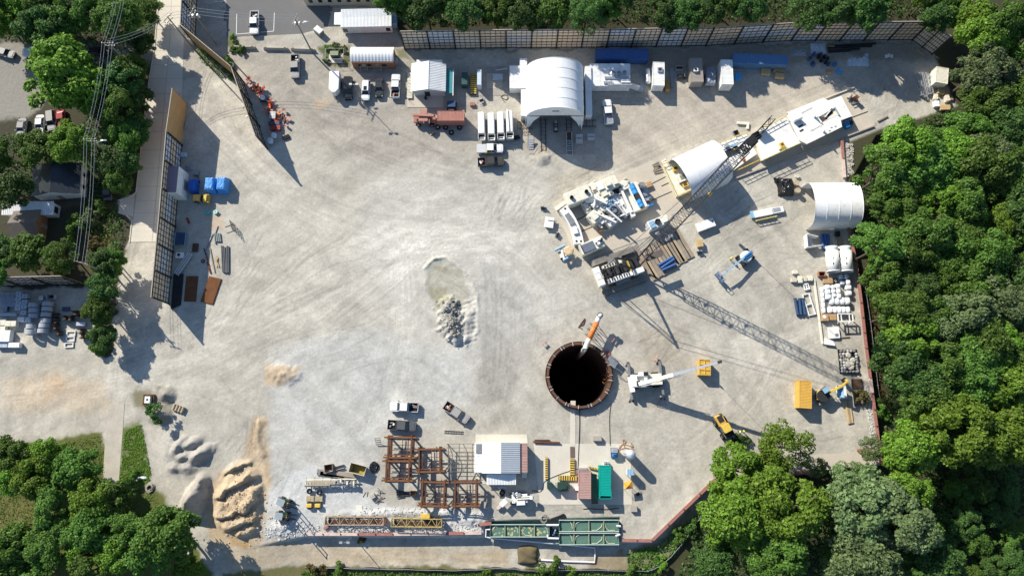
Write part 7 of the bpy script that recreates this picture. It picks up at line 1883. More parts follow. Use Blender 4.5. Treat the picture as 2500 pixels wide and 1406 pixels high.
# silt fence along the southern lane
def silt(label,pts,z=-1.3,h=.8):
    cp=curve_pts(pts,8);w=[P(x,y,z)for x,y in cp];t=thing('silt_fence',label,'fence',w[0].x,w[0].y);o=Vector((w[0].x,w[0].y,0));v=[]
    for i,q_ in enumerate(w):b=q_-o;bul=.15*math.sin(i*1.3);v+=[(b.x,b.y+bul,z),(b.x,b.y+bul*.3-.1,z+h)]
    MB().add(v+[(x,y-.03,zz)for x,y,zz in v],[(2*i,2*i+2,2*i+3,2*i+1)for i in range(len(w)-1)]+[(2*i+1+len(v),2*i+3+len(v),2*i+2+len(v),2*i+len(v))for i in range(len(w)-1)]).build('fabric',BTARP,t)
    MB().path([(x,y,zz+.03)for x,y,zz in v[1::2]],.035,5).build('top_wire',GALV,t)
    for i in range(0,len(w),3):b=w[i]-o;MB().tube((b.x,b.y,z-.2),(b.x,b.y-.1,z+h+.25),.04,6).build('stake',GALV if i%2 else WOOD,t)
silt('black silt fence along the southern grass edge',[(748,1381),(860,1384),(1000,1387),(1120,1389),(1230,1384),(1300,1390),(1420,1388),(1580,1391)]);silt('black silt fence curving past the southeast trees',[(1580,1391),(1612,1376),(1650,1340),(1700,1272),(1730,1215)])
silt('wire fence strip behind the eastern red barrier',[(2107,700),(2118,770),(2128,850),(2138,940),(2146,985)],-1.3,.9)

# north row odds and ends
t=thing('propane_tank','silver horizontal propane tank beside the white container with fans','tank',*P(1580,192)[:2],0,R(90))
MB().lathe([(.001,-1.95),(.4,-1.85),(.58,-1.6),(.6,-1.4),(.6,1.4),(.58,1.6),(.4,1.85),(.001,1.95)],18,(0,0,1.0),'x').build('vessel',mat('silver_tank',(.66,.67,.69),.3,.5),t,smooth=True);MB().lathe([(.22,1.6),(.22,1.8),(.001,1.85)],10).build('valve_cap',GALV,t)
for x in(-1.1,1.1):MB().bx(x-.1,x+.1,-.5,.5,0,.5).build('saddle',CONCW,t)
cx,cy,w_,d_=rect(1724,165,1748,203,1.9)
t=thing('tarped_trailer','grey-blue tarped trailer between the tan and tall white containers','trailer',cx,cy,0,R(-3));MB().bx(-w_/2,w_/2,-d_/2,d_/2,.5,1.75).build('box',mat('pale_silo',None),t)
v=[];n_=10;rs=random.Random(6)
for j in range(n_+1):
    for i in range(n_+1):v.append((-w_/2+w_*i/n_,-d_/2+d_*j/n_,1.78+rs.uniform(0,.16)))
MB().add(v,[(j*11+i,j*11+i+1,(j+1)*11+i+1,(j+1)*11+i)for j in range(n_)for i in range(n_)]).build('tarp',mat('slate_tarp',(.16,.20,.27),.35,var=.3),t)
for s in(-1,1):
    for y in(-.5,.5):o=wheel(t,s*w_/2,y,.35,.22);o.rotation_euler=(0,0,R(90))
MB().tube((0,-d_/2,.5),(0,-d_/2-1.2,.5),.06,6).build('tongue',DARK,t)
crate('small white and grey cabinet below the propane tank',1558,209,1570,221,1.0,GALV);crate('tall yellow-fronted crate against the white container with fans',1625,194,1636,219,1.6,mat('ochre_crate',(.42,.24,.06),.7));crate('grey board standing behind the yellow-fronted crate',1635,166,1647,214,.3,STEEL,lid=False);crate('white wire rack in the shade north of the black machine',1650,161,1669,170,.9,GALV,open_top=True)
p=P(1664,190);t=thing('motorbike','black quad bike in the shade between the containers','quad bike',p.x,p.y,0,.05);MB().bx(-.8,.8,-.25,.25,.45,.85).build('body',BLACK,t);MB().bx(-.9,-.2,-.45,.45,.85,.92).build('rack',DARK,t)
for x in(-.7,.7):
    for s in(-1,1):wheel(t,x,s*.45,.3,.25)
MB().tube((.5,-.4,1.05),(.5,.4,1.05),.04,6).build('handlebar',GALV,t)
for i,(x0,y0,x1,y1,m_)in enumerate(((1859,167,1882,181,WOODN),(1889,165,1916,176,CARD),(1893,178,1916,190,WOODN),(2021,168,2032,178,CARD))):crate(['open tan crate beneath the eastern blue container','flat cardboard box beneath the eastern blue container','tan plywood box nearest the sunlit gravel','small tan box beside the blue drum in the junk row'][i],x0,y0,x1,y1,.9,m_,rz=-.12)
drum('bright blue barrel beside the tall white container',1799,192,mat('bright_blue_motor',None),.75,1.2);drum('bright blue drum at the south of the junk row',2047,177,mat('bright_blue_motor',None),.5,.95);drum('blue drum in the middle of the junk row',2036,160,BLUEM,.42,.9)
rs=random.Random(21)
for k in range(14):x,y=1974+rs.uniform(0,46),134+rs.uniform(0,34);drum('dark drum in the shaded junk heap east of the blue container',x,y,[NAVY,BLACK,BLUEC][k%3],.36,.9)
crumple('crumpled white plastic against the north wall above the drums',1978,106,2018,132,.9,PLASTB,seed=3);crumple('crumpled pale plastic spread east of the drums',2066,130,2122,162,.6,PLASTB,seed=5,n=22);crumple('small crumpled plastic sheet beside the eastern blue container',1930,118,1972,138,.6,mat('dull_wrap',(.30,.33,.36),.5),seed=8)
for k,(xa,ya,xb,yb)in enumerate(((2022,112,2140,106),(2020,117,2130,112),(2022,123,2100,119),(2024,127,2080,123))):beam('dark steel beam stacked below the north wall, %s'%['nearest the wall','second row','third row','outermost'][k],xa,ya,xb,yb,DARK,.35,.35)
for k,(xa,ya,xb,yb)in enumerate(((2017,101,2038,101),(2022,113,2038,113),(2185,107,2203,106),(2235,118,2256,134))):beam(['pale batten lying against the north wall','pale batten lying on the dark beams','pale batten near the northeast corner','pale plank below the angled wall return'][k],xa,ya,xb,yb,WOODN,.2,.15,.3 if k==1 else 0,'timber_batten','timber',flanged=False)
for k,(x,y)in enumerate(((2165,137),(2171,135),(2178,137))):crate(['white bucket, western of three','white bucket, middle of three','white bucket, eastern of three'][k],x-3,y-3.5,x+3,y+3.5,.45,WHITE,name='bucket',cat='bucket')
# NE truss sections and cartons
for k,(xa,ya,xb,yb)in enumerate(((2240,180,2254,232),(2248,178,2261,236),(2258,178,2270,230),(2268,182,2276,228))):
    cx,cy,LL,an=seg(xa,ya,xb,yb,.8);t=thing('truss_section',['westernmost galvanised truss in the northeast corner','second galvanised truss in the northeast corner','third galvanised truss in the northeast corner','galvanised truss nearest the corner container'][k],'truss',cx,cy,0,an);lattice(t,(-LL/2,0,.45),(LL/2,0,.45),.6,.7,GALV,9,.11,.07)
    for e in(-1,1):MB().bx(e*LL/2-.05,e*LL/2+.05,-.35,.35,.05,.85).build('end_plate',GALV,t)
for k,(x0,y0,x1,y1,h,m_)in enumerate(((2290,217,2308,228,1,WOODN),(2306,218,2319,230,.9,CARD),(2280,230,2291,242,.8,CREAM),(2309,232,2320,246,1.2,CREAM),(2281,246,2295,260,.9,PLASTW),(2296,256,2322,268,.9,WOODN),(2318,236,2328,244,.6,CARD),(2308,270,2318,277,.7,BLACK))):crate(['long tan box below the corner container','brown carton below the corner container','small cream box west of the carton group','tall cream box in the carton group','white wrapped carton in the carton group','tan crate at the south of the carton group','little carton at the tree edge','black case at the south end of the carton group'][k],x0,y0,x1,y1,h,m_,rz=rs.uniform(-.2,.2))
beam('grey log on the gravel beyond the long slab',2144,296,2168,283,WOODG,.3,.3,flanged=False,name='log',cat='log')
# roof gear on container offices
for k,(x,y)in enumerate(((1497,180),(1510.5,180),(1524,178))):
    p=P(x,y,2.8);t=thing('roof_fan',['western round fan on the container office roofs','middle round fan on the container office roofs','eastern round fan on the container office roofs'][k],'fan',p.x,p.y,2.66);MB().lathe([(.55,0),(.55,.35),(.45,.4),(.45,.2),(.001,.2)],16).build('housing',GALV,t);MB().lathe([(.001,.32),(.42,.32)],12).build('grille',STEEL,t)
for k,(x0,y0,x1,y1,h)in enumerate(((1476,188,1536,192,.35),(1474,200,1496,204,.4),(1516,195,1539,203,.5),(1484,206,1542,208,.2))):
    cx,cy,w_,d_=rect(x0,y0,x1,y1,2.9);t=thing('roof_duct',['long pipe rack across the container office roofs','short pipe bundle on the container office roofs','white box unit on the container office roofs','edge conduit along the container office roofs'][k],'duct',cx,cy,2.66)
    if k==2:MB().bx(-w_/2,w_/2,-d_/2,d_/2,.05,h).build('case',WHITE,t);MB().bx(-w_/2+.1,w_/2-.1,-.05,.05,h,h+.04).build('seam',GALV,t)
    else:
        for j in range(3):MB().tube((-w_/2,-d_/2+d_*j/2,.2),(w_/2,-d_/2+d_*j/2,.2),.1,8).build('pipe',GALV,t)
        for j in range(6):x=-w_/2+.1+j*(w_-.2)/5;MB().bx(x-.06,x+.06,-d_/2-.1,d_/2+.1,.02,.35).build('support',GALV,t)
t=thing('door_leaf','white container door swung open beside the propane tank','door',*P(1547,220)[:2],0,R(-25));MB().bx(-1.1,1.1,-.04,.04,.1,2.5).build('panel',ROOFW,t);MB().tube((.6,.08,.1),(.6,.08,2.5),.03,6).build('lock_bar',GALV,t)
# cabinet bay
for lab,x0,y0,x1,y1,h,m_ in(('dark green generator cabinet in the bay beside the gabled shed',1127,177,1141,207,1.9,mat('generator_green',(.03,.08,.075),.5)),('blue-white narrow cabin east of the striped ramp',1165,170,1175,208,2.4,PLASTB),('grey pump skid on the square pad',1203,181,1228,194,.8,GALV)):crate(lab,x0,y0,x1,y1,h,m_,lid=False,name='cabinet',cat='cabinet')
for x in(1135,1215):pass
wpipe('thin white pipe with a ball lamp above the pump pad',[(1210,172,1.0),(1237,168,1.4),(1238,167,2.2)],.07)
crate('red toolbox on the gravel south of the pump pad',1147,250,1159,258,.6,REDP);hose('tangled hoses south of the pump pad',[(1222,238),(1230,232),(1240,236),(1236,244),(1226,240),(1232,250)],RUSTD,.06)
p=P(1176,249);t=thing('wheelbarrow','small dark wheelbarrow south of the pump pad','wheelbarrow',p.x,p.y,0,.4);MB().add([(-.5,-.3,.7),(.5,-.35,.6),(.5,.35,.6),(-.5,.3,.7),(-.25,-.18,.3),(.25,-.2,.3),(.25,.2,.3),(-.25,.18,.3)],[(0,1,5,4),(1,2,6,5),(2,3,7,6),(3,0,4,7),(4,5,6,7)]).build('tray',NAVY,t);wheel(t,.6,0,.2,.1)
for s in(-.25,.25):MB().tube((.5,s*.3,.25),(-1.0,s,.6),.03,6).build('handle',STEEL,t)
# caged cabinet near the brick office
t=thing('transformer_cabinet','green cabinet on a concrete pad west of the brick office','cabinet',*P(820,143)[:2]);MB().bx(-1.6,1.6,-1.2,1.2,0,.12).build('pad',CONCW,t);MB().bx(-.9,.9,-.2,.8,.12,1.7).build('case',DKGRN,t);MB().bx(-.95,.95,-.25,.85,1.7,1.78).build('lid',mat('khaki_lid',(.22,.25,.16),.6),t)
t=thing('chainlink_cage','galvanised fence cage round the green cabinet','fence',*P(821,142)[:2])
for x in(-2.1,0,2.1):
    for y in(-1.3,1.4):MB().tube((x,y,0),(x,y,1.8),.04,6).build('post',GALV,t)
for y in(-1.3,1.4):
    for z in(.1,1.75):MB().tube((-2.1,y,z),(2.1,y,z),.035,6).build('rail',GALV,t)
for x in(-2.1,2.1):MB().tube((x,-1.3,1.75),(x,1.4,1.75),.035,6).build('rail',GALV,t)
# dumpster, concrete barriers
t=thing('dumpster','small grey-green dumpster standing askew south of the site trailer','dumpster',*P(780,81)[:2],0,R(-40));MB().bx(-1.0,1.0,-.7,.7,.15,1.2).build('body',mat('grey_green',(.24,.25,.21),.6),t)
for s in(-1,1):MB().box(s*.5,.1,1.3,.96,1.3,.06,0).build('lid',GALV,t)
for i,(xa,ya,xb,yb)in enumerate(((563,113,621,114),(642,116,701,117),(709,118,767,120))):
    cx,cy,LL,an=seg(xa,ya,xb,yb,.8);t=thing('concrete_barrier',['western concrete barrier below the asphalt lot','middle concrete barrier below the asphalt lot','eastern concrete barrier next to the utility pole'][i],'barrier',cx,cy,0,an,'concrete road barriers');MB().add([(x,y,z)for x in(-LL/2,LL/2)for y,z in((-.3,0),(-.3,.2),(-.12,.5),(-.1,.82),(.1,.82),(.12,.5),(.3,.2),(.3,0))],[tuple(range(8)),tuple(range(15,7,-1))]+[(i_,i_+8,(i_+1)%8+8,(i_+1)%8)for i_ in range(8)]).build('body',CONC,t)
    for x in(-.4,.4):MB().box(x*LL,0,.83,.5,.12,.03).build('lifting_slot',DARK,t)

# red junk behind the middle wall
rs=random.Random(33)
REDF=[REDB,mat('dark_red_scrap',(.28,.04,.035),.6,var=.3),ORNG,mat('pink_scrap',(.55,.30,.26),.7,var=.2)]
for k in range(44):
    s=rs.random();b=lerp((600,185),(680,300),s);x,y=b[0]+rs.uniform(-2,30)*(.3+s),b[1]+rs.uniform(-10,14)
    p=P(x,y);t=thing('plastic_barrel' if k%3==0 else 'scrap_panel',['red plastic barrel lying in the junk behind the middle wall','dark red scrap panel in the junk behind the middle wall','orange scrap panel in the junk behind the middle wall','pinkish scrap frame in the junk behind the middle wall'][k%4],'scrap',p.x,p.y,rs.uniform(0,.5),rs.uniform(0,3),['red barrels in the junk heap','dark red scrap in the junk heap','orange scrap in the junk heap','pinkish scrap in the junk heap'][k%4])
    m_=REDF[k%4]if s>.25 else REDF[3 if k%2 else 1]
    if k%3==0:MB().tube((-.4,0,.35),(.4,0,.35),rs.uniform(.25,.35),12).build('shell',m_,t);MB().tube((-.44,0,.35),(-.4,0,.35),.2,8).build('lid',BLACK,t)
    elif k%3==1:MB().box(0,0,.5,rs.uniform(.6,1.4),rs.uniform(.3,.8),.12,0,rs.uniform(-.9,.9)).build('panel',m_,t);MB().box(.1,.2,.35,.5,.1,.5).build('bracket',m_,t)
    else:
        for q_ in range(3):MB().tube((rs.uniform(-.8,-.3),rs.uniform(-.4,.4),rs.uniform(.1,.5)),(rs.uniform(.3,.9),rs.uniform(-.4,.4),rs.uniform(.2,1.0)),.07,6).build('tube',m_,t)
crate('black open tote with grey lid in the junk heap',634,232,649,245,1.2,NAVY);crate('grey square machine with a white panel in the junk heap',658,272,672,290,1.2,STEEL,straps=WHITE);crate('navy metal table below the orange junk',655,296,682,304,.9,NAVY);crate('dark red chest at the south of the junk heap',660,305,684,317,.8,REDF[1])
for i,(x,y)in enumerate(((667,329),(658,342))):bale(['northern wrapped grey cube at the end of the middle wall','southern wrapped grey cube at the end of the middle wall'][i],x-6,y-6,x+6,y+6,1.1,PLASTB,1,group='wrapped cubes at the middle wall',name='wrapped_cube')
for i,(xa,ya,xb,yb)in enumerate(((690,276,694,300),(600,285,618,273),(594,246,600,238))):beam(['dark steel bar east of the junk heap','pale wall brace on the road side of the middle wall','short pale brace at the top of the middle wall'][i],xa,ya,xb,yb,[DARK,CREAM,CREAM][i],.35,.3,0 if i==0 else 1.2)
crate('black low cart in the wall shadow below the junk',690,330,706,339,.4,BLACK,rz=.4)

# west wall store
def tarpbox(label,x0,y0,x1,y1,h,m=BLUET):
    cx,cy,w_,d_=rect(x0,y0,x1,y1,h);t=thing('tarped_stack',label,'tarp',cx,cy,0,0,'blue tarped stacks');rs=random.Random(int(x0));n_=10;v=[]
    for j in range(n_+1):
        for i in range(n_+1):
            u_,w2=i/n_*2-1,j/n_*2-1;r_=max(abs(u_),abs(w2));v.append((u_*w_/2*(1.04 if r_>.99 else 1),w2*d_/2*(1.04 if r_>.99 else 1),.05 if r_>.99 else h+rs.uniform(-.05,.03)-.12*(r_>.79)))
    MB().add(v,[(j*11+i,j*11+i+1,(j+1)*11+i+1,(j+1)*11+i)for j in range(n_)for i in range(n_)]).build('tarp',m,t);MB().bx(-w_/2+.1,w_/2-.1,-d_/2+.1,d_/2-.1,0,.1).build('pallet',WOOD,t)
tarpbox('dark blue tarped stack in shade beside the lilac-roofed container',459,434,475,466,2.2,mat('deep_blue_tarp',(.015,.10,.42),.45,bump=.2));tarpbox('bright blue tarped stack, western of the sunlit pair',499,430,520,466,2.4);tarpbox('bright blue tarped stack, eastern of the sunlit pair',528,429,549,465,2.4)
p=P(495,488);t=thing('roller','yellow compaction roller below the blue tarps','roller',p.x,p.y,0,R(-3));MB().tube((1.3,-.8,.6),(1.3,.8,.6),.6,16).build('drum',YEL,t);MB().stack([(x-.8,y)for x,y in rrect(1.6,1.4,.15)],[(.5,1,1),(1.4,1,1),(1.5,.93,.9)]).build('hood',mat('amber_paint',(.70,.42,.10),.5),t);MB().bx(-.2,.7,-.6,.6,.6,1.1).build('frame',DARK,t);MB().bx(.75,1.9,-.9,-.8,.6,1.3).build('yoke',YELB,t);MB().bx(.75,1.9,.8,.9,.6,1.3).build('yoke',YELB,t);MB().bx(.7,1.4,-.7,.7,1.2,1.5).build('platform',YELB,t)
for s in(-1,1):wheel(t,-1.0,s*.75,.5,.3)
for i,(x,y)in enumerate(((507,519),(528,519))):
    p=P(x,y);t=thing('valve_assembly',['western aqua valve assembly on the gravel','eastern aqua and white valve assembly on the gravel'][i],'valve',p.x,p.y);MB().lathe([(.2,.1),(.45,.1),(.45,.5),(.2,.5)],12).build('body',AQUA if i==0 else mat('pale_aqua',(.45,.66,.62),.5),t);MB().tube((-.6,0,.35),(.6,0,.35),.15,8).build('flange_pipe',AQUA,t);MB().tube((.1,-.5,.35),(.1,.5,.35),.12,8).build('flange_pipe',WHITE if i else AQUA,t)
for k in range(4):beam(['black hose reel pole by the blue tarps','pale pole leaning by the blue tarps','bent pale pole by the blue tarps','grey pole by the lilac-roofed container'][k],482+k*2,430+k*9,488-k*2,446+k*6,[DARK,GALV,GALV,STEEL][k],.12,.12,.3)
crate('grey round-cornered tank north of the blue tarps',471,416,483,427,.8,STEEL);crumple('dark debris heap at the foot of the west wall',455,402,475,418,.6,mat('dull_wrap',None),seed=4,n=8);crate('light blue wrapped bundle at the foot of the plywood wall',441,372,453,382,.7,PLASTB)
p=P(456,308);t=thing('fallen_lamp','pale fallen lamp fixture on the dark ground below the plywood wall','lamp',p.x,p.y,0,1.1);MB().box(0,0,.25,1.4,.35,.25).build('housing',GALV,t);MB().bar((.7,0,.25),(1.3,.5,.4),.08).build('arm',GALV,t);MB().bar((.7,0,.25),(1.3,-.4,.4),.08).build('arm',GALV,t)
p=P(461,541);t=thing('fire_extinguisher','red cylinder lying in the shade of the west wall','cylinder',p.x,p.y,0,R(-65));MB().tube((-.8,0,.25),(.6,0,.25),.24,12).build('bottle',REDF[1],t);MB().tube((.6,0,.25),(.85,0,.25),.1,8).build('valve',GALV,t)
t=thing('trestle_table','navy trestle table in the shade of the west wall','table',*P(445,586)[:2]);MB().bx(-1.25,1.25,-1.4,1.4,.95,1.05).build('top',NAVY,t)
for x in(-1.15,1.15):
    MB().bx(x-.06,x+.06,-1.5,1.5,1.05,1.15).build('edge',BLUEL,t)
    for y in(-1.2,1.2):MB().bx(x-.06,x+.06,y-.06,y+.06,0,.95).build('leg',STEEL,t)
crate('white box with a round dark port in the shade',429,616,446,629,1.0,WHITE,lid=False);q_=P(436,622,1.03);tag(MB().lathe([(.001,.02),(.32,.02),(.34,0)],14).build('port_cover',DARK,None,q_),'round dark port on the white box by the west wall','port');cx,cy,LL,an=seg(428,669,463,617,1.0)
t=thing('folding_ramp','long blue-white folded ramp leaning in the shade of the west wall','ramp',cx,cy,0,an)
for y in(-.45,0,.45):MB().bx(-LL/2,LL/2,y-.12,y+.12,.5,.75).build('rail',mat('pale_silo',None),t)
for k in range(10):x=-LL/2+.2+k*(LL-.4)/9;MB().bx(x-.05,x+.05,-.5,.5,.45,.5).build('rung',GALV,t)
for x in(-1,1):MB().bx(x*LL*.35-.1,x*LL*.35+.1,-.5,.5,0,.45).build('support',STEEL,t)
for i,(x0,y0,x1,y1,m_)in enumerate(((452,673,483,738,RUSTD),)):pass
RP=mat('rust_sheet',(.24,.105,.04),.9,var=.3,scale=.7,stretch=(3,1,1))
for i,(x,y,w_,d_,rz,m_)in enumerate(((467,705,2.6,5.6,0,mat('shaded_rust_sheet',(.15,.07,.032),.9,var=.3)),(516,709,2.9,5.8,R(-14),RP))):  # first stack gets darker rust, the wall's shade mixed into its colour
    p=P(x,y);t=thing('mesh_stack',['darker rusty mesh stack in the wall shadow','sunlit rusty mesh stack lying askew beside the wall shadow'][i],'mesh',p.x,p.y,0,rz)
    for k in range(4):MB().bx(-w_/2+.02*k,w_/2-.03*k,-d_/2+.03*k,d_/2-.02*k,.06*k+.02,.06*k+.07).build('sheet',m_,t)
    for k in range(int(w_/.2)):MB().bx(-w_/2+.1+k*.2,-w_/2+.13+k*.2,-d_/2,d_/2,.25,.29).build('wire',RUSTO,t)
for k in range(6):beam('black steel rail stacked along the foot of the west wall, %s from the wall'%['first','second','third','fourth','fifth','sixth'][k],425+k*4.2,668,418+k*4.2,755-k*2,DARK,.25,.3)
pip=mat('dark_grey_pipe',(.12,.13,.135),.5,.2,var=.2)
for k,(xa,xb,y0,y1)in enumerate(((541,544,600,664),(545,548,601,666),(549,552,604,666),(554,555,601,667),(558,558,602,665))):pipe('long dark grey pipe in the sunlit bundle, %s from the wall'%['first','second','third','fourth','last'][k],xa,y0,xb,y1,pip,.17,.02+.05*(k%2),flange=False)
for k in range(4):pipe('short grey-green pipe in the small bundle, %s from the wall'%['first','second','third','last'][k],523.5+4.3*k,570,526+4.3*k,590+4*(k==0),mat('grey_green_pipe',(.25,.29,.28),.5,.2),.17,.02,flange=False)
for k,(xa,ya,xb,yb,m_)in enumerate(((531,551,525,568,STEEL),(519,570,501,612,STEEL),(502,617,514,666,RUSTO),(512,605,524,665,WOOD),(497,606,502,622,NAVY),(505,640,514,668,RUST),(527,625,534,652,WOODN),(531,628,529,652,WOODN))):beam(['short grey bar above the pipe bundle','long pale steel channel pointing at the pipes','rusty frame side nearest the wall shadow','tan frame side nearest the long pipes','navy bar end in the wall shadow','red-brown bar under the frame','thin tan stake by the long pipes','second thin tan stake by the long pipes'][k],xa,ya,xb,yb,m_,.2,.2)
t=thing('barred_gate','small black barred frame standing upright east of the pipes','frame',*P(572,556)[:2],0,R(-70))
for z in(.2,.8,1.4,1.9):MB().bx(-1.1,1.1,-.04,.04,z,z+.1).build('bar',DARK,t)
for x in(-1.1,-.4,.4,1.1):MB().bx(x-.05,x+.05,-.04,.04,0,2.0).build('upright',DARK,t)
for x in(-.9,.6):MB().tube((x,0,.1),(x,-1.9,.1),.05,6).build('foot',STEEL,t)
tyre('black tyre at the edge of the wall shadow',496,638,0,.4,.3);crate('dark bundle in the shade by the trestle table',470,594,482,614,.4,RUSTD)

# western storage yard
rg=None
for i,(x,y)in enumerate(((118,743),(116,755.5),(114,769),(112,783.5),(109,795.5),(106,808.5),(84,746),(84,759),(84,772),(78,798),(77,812))):
    p=P(x,y,1.1);o=['first','second','third','fourth','fifth','sixth']
    lab='grey concrete ring lying on edge, %s from the wall in the %s column'%((o[i],'eastern')if i<6 else(o[i-6],'western'))
    if rg is None:
        rg=thing('concrete_ring',lab,'concrete ring',p.x,p.y,0,0,'concrete rings in two columns');MB().lathe([(.92,-.46),(1.1,-.46),(1.1,.46),(.92,.46),(.92,-.46)],24,(0,0,1.1),'y').build('ring',PIPEG,rg,smooth=False);MB().bx(-.5,.5,-.3,.3,0,.1).build('chock',WOOD,rg)
    else:dup(rg,p.x,p.y,0,0,lab)
bl=None
for i,(x,y)in enumerate(((45,717),(44.6,728),(44.6,740),(43,751),(60,723),(59.5,737),(58,749),(57,762.5))):
    p=P(x,y,1.1);lab='blue-grey block, %s from the wall in the %s pair of columns'%(['first','second','third','fourth'][i%4],'outer' if i<4 else 'inner')
    if bl is None:
        bl=thing('precast_block',lab,'block',p.x,p.y,0,0,'blue-grey precast blocks');MB().stack(rrect(1.18,1.0,.05),[(.1,1,1),(1.1,1,1),(1.15,.96,.96)]).build('body',BLOCKB,bl);MB().lathe([(.001,1.17),(.2,1.17),(.2,1.14)],10).build('lifting_eye',STEEL,bl);MB().bx(-.5,.5,-.4,.4,0,.1).build('pallet',WOOD,bl)
    else:dup(bl,p.x,p.y,0,0,lab)
pl=None
for i in range(10):
    x,y=4+13*(i%3)+(i//3)*2,720+11.5*(i//3);p=P(x,y,.7);lab='striped slatted pallet in the northwest of the storage yard, row %s place %s'%(['one','two','three','four'][i//3],['one','two','three'][i%3])
    if pl is None:
        pl=thing('pallet',lab,'pallet',p.x,p.y,0,0,'striped slatted pallets')
        for k in range(4):MB().bx(-.55,.55,-.42+.26*k,-.28+.26*k,.5,.7).build('slat',BLOCKB,pl)
        MB().bx(-.55,.55,-.42,.5,0,.5).build('load',NAVY,pl)
    else:dup(pl,p.x,p.y,0,R(90)if i in(0,8)else 0,lab)
for i,(x0,y0,x1,y1,h,m_)in enumerate(((0,764,38,771,.8,BLOCKB),(43,774,58,785,.8,WHITE),(62,775,74,786,.8,PLASTB),(-10,778,12,794,1.1,CREAM),(13,783,38,796,1.1,CREAM),(-10,796,12,806,1.0,CREAM),(-10,806,22,834,1.3,WHITE),(-10,834,17,848,.9,BLOCKB),(21,836,33,848,1.1,WHITE),(34,836,46,848,1.1,WHITE),(114,718,131,729,1.2,BLOCKB),(95,722,104,733,.8,GALV),(152,749,168,759,.4,NAVY),(186,786,207,795,.7,GALV))):
    crate(['pale slab stack below the striped pallets','white framed crate below the inner blocks','pale blue wrapped crate below the inner blocks','cream block cut by the west edge','cream block east of the edge one','cream block second row at the west edge','white stacked bales at the west edge of the yard','blue-grey trays below the white bales','western of two white cubes','eastern of two white cubes','open box culvert near the west wall','small grey round fitting by the wall','navy slatted tray east of the rings','pale patterned bundle beside the spools'][i],x0,y0,x1,y1,h,m_,open_top=i in(10,))
for i,(x,y)in enumerate(((173,814),(171,827),(168,842))):
    p=P(x,y,.3);t=thing('window_frame_unit',['northern white rectangular frame on the ground','middle white rectangular frame on the ground','southern white rectangular frame on the ground'][i],'frame',p.x,p.y,0,.05)
    for s in(-1,1):MB().bx(-.85,.85,s*.45-.08,s*.45+.08,.05,.3).build('side',WHITE,t);MB().bx(s*.85-.08,s*.85+.08,-.53,.53,.05,.31).build('end',WHITE,t)
for i,(x,y,m_)in enumerate(((142,772,BLACK),(143,787,BLACK),(142,802,BLACK),(150,815,BLACK),(166,778,DKGRN),(178,780,DKGRN),(196,768,BLACK),(206,810,BLACK),(208,822,BLACK))):
    p=P(x,y);t=thing('cable_spool','dark cable spool in the shaded storage yard, %s'%['first below the tray','second below the tray','third below the tray','lowest below the tray','greenish western one','greenish eastern one','large one near the trees','northern one by the hedge','southern one by the hedge'][i],'spool',p.x,p.y,0,0);r=.75 if i!=6 else 1.2
    for s in(-.45,.45):MB().tube((0,s-.04,r),(0,s+.04,r),r,16).build('flange',m_,t)
    MB().tube((0,-.42,r),(0,.42,r),r*.6,12).build('core',RUSTD,t)
t=thing('steel_grate','pale leaning steel frame under the trees west of the road','frame',*P(268,693)[:2],0,R(-20))
for x in(-.7,0,.7):MB().bar((x,-2,.3),(x,2,1.4),.06).build('bar',GALV,t)
for y in(-2,2):MB().bar((-.7,y,.85+.275*y),(.7,y,.85+.275*y),.06).build('bar',GALV,t)
# manhole, cylinders, white sheet and log in the south-west
p=P(365,976);t=thing('manhole','white square manhole top in a rusty box frame','manhole',p.x,p.y)
for s in(-1,1):MB().bx(-1.1,1.1,s*1.05-.1,s*1.05+.1,0,.5).build('frame',RUST,t);MB().bx(s*1.05-.1,s*1.05+.1,-1.1,1.1,0,.49).build('frame',RUST,t)
MB().bx(-.55,.55,-.7,.7,.1,1.0).build('riser',WHITE,t);MB().lathe([(.001,1.03),(.22,1.03),(.24,1.0)],12).build('cover',DARK,t)
for k in range(4):pipe('tan cylinder in the row of four by the leafy mound, %s'%['westernmost','second','third','easternmost'][k],425+7*k+3,986+2.5*k,422+7*k,996+2.5*k+4,mat('tan_core',(.36,.29,.2),.8),.3,.05,'core_sample','cylinder',flange=False)
crumple('white plastic sheet over a post at the southwest tree edge',333,1162,360,1170,.5,PLASTW,seed=14,n=8);coil('grey coiled hose heap at the southwest tree edge',366,1190,.9,CONCD,5,.1);
beam('fallen grey log at the southwest edge',-8,1197,66,1195,WOODG,.5,.5,flanged=False,name='log',cat='log');beam('dark thin log slanting to the white sheet',286,1187,346,1168,WOODG,.3,.3,flanged=False,name='log',cat='log')
for k in range(5):pipe('pale concrete pipe half under the southwest trees, %s'%['first','second','third','fourth','fifth'][k],440,1328+10*k,462,1332+10*k,CONC,.35,0,flange=False)
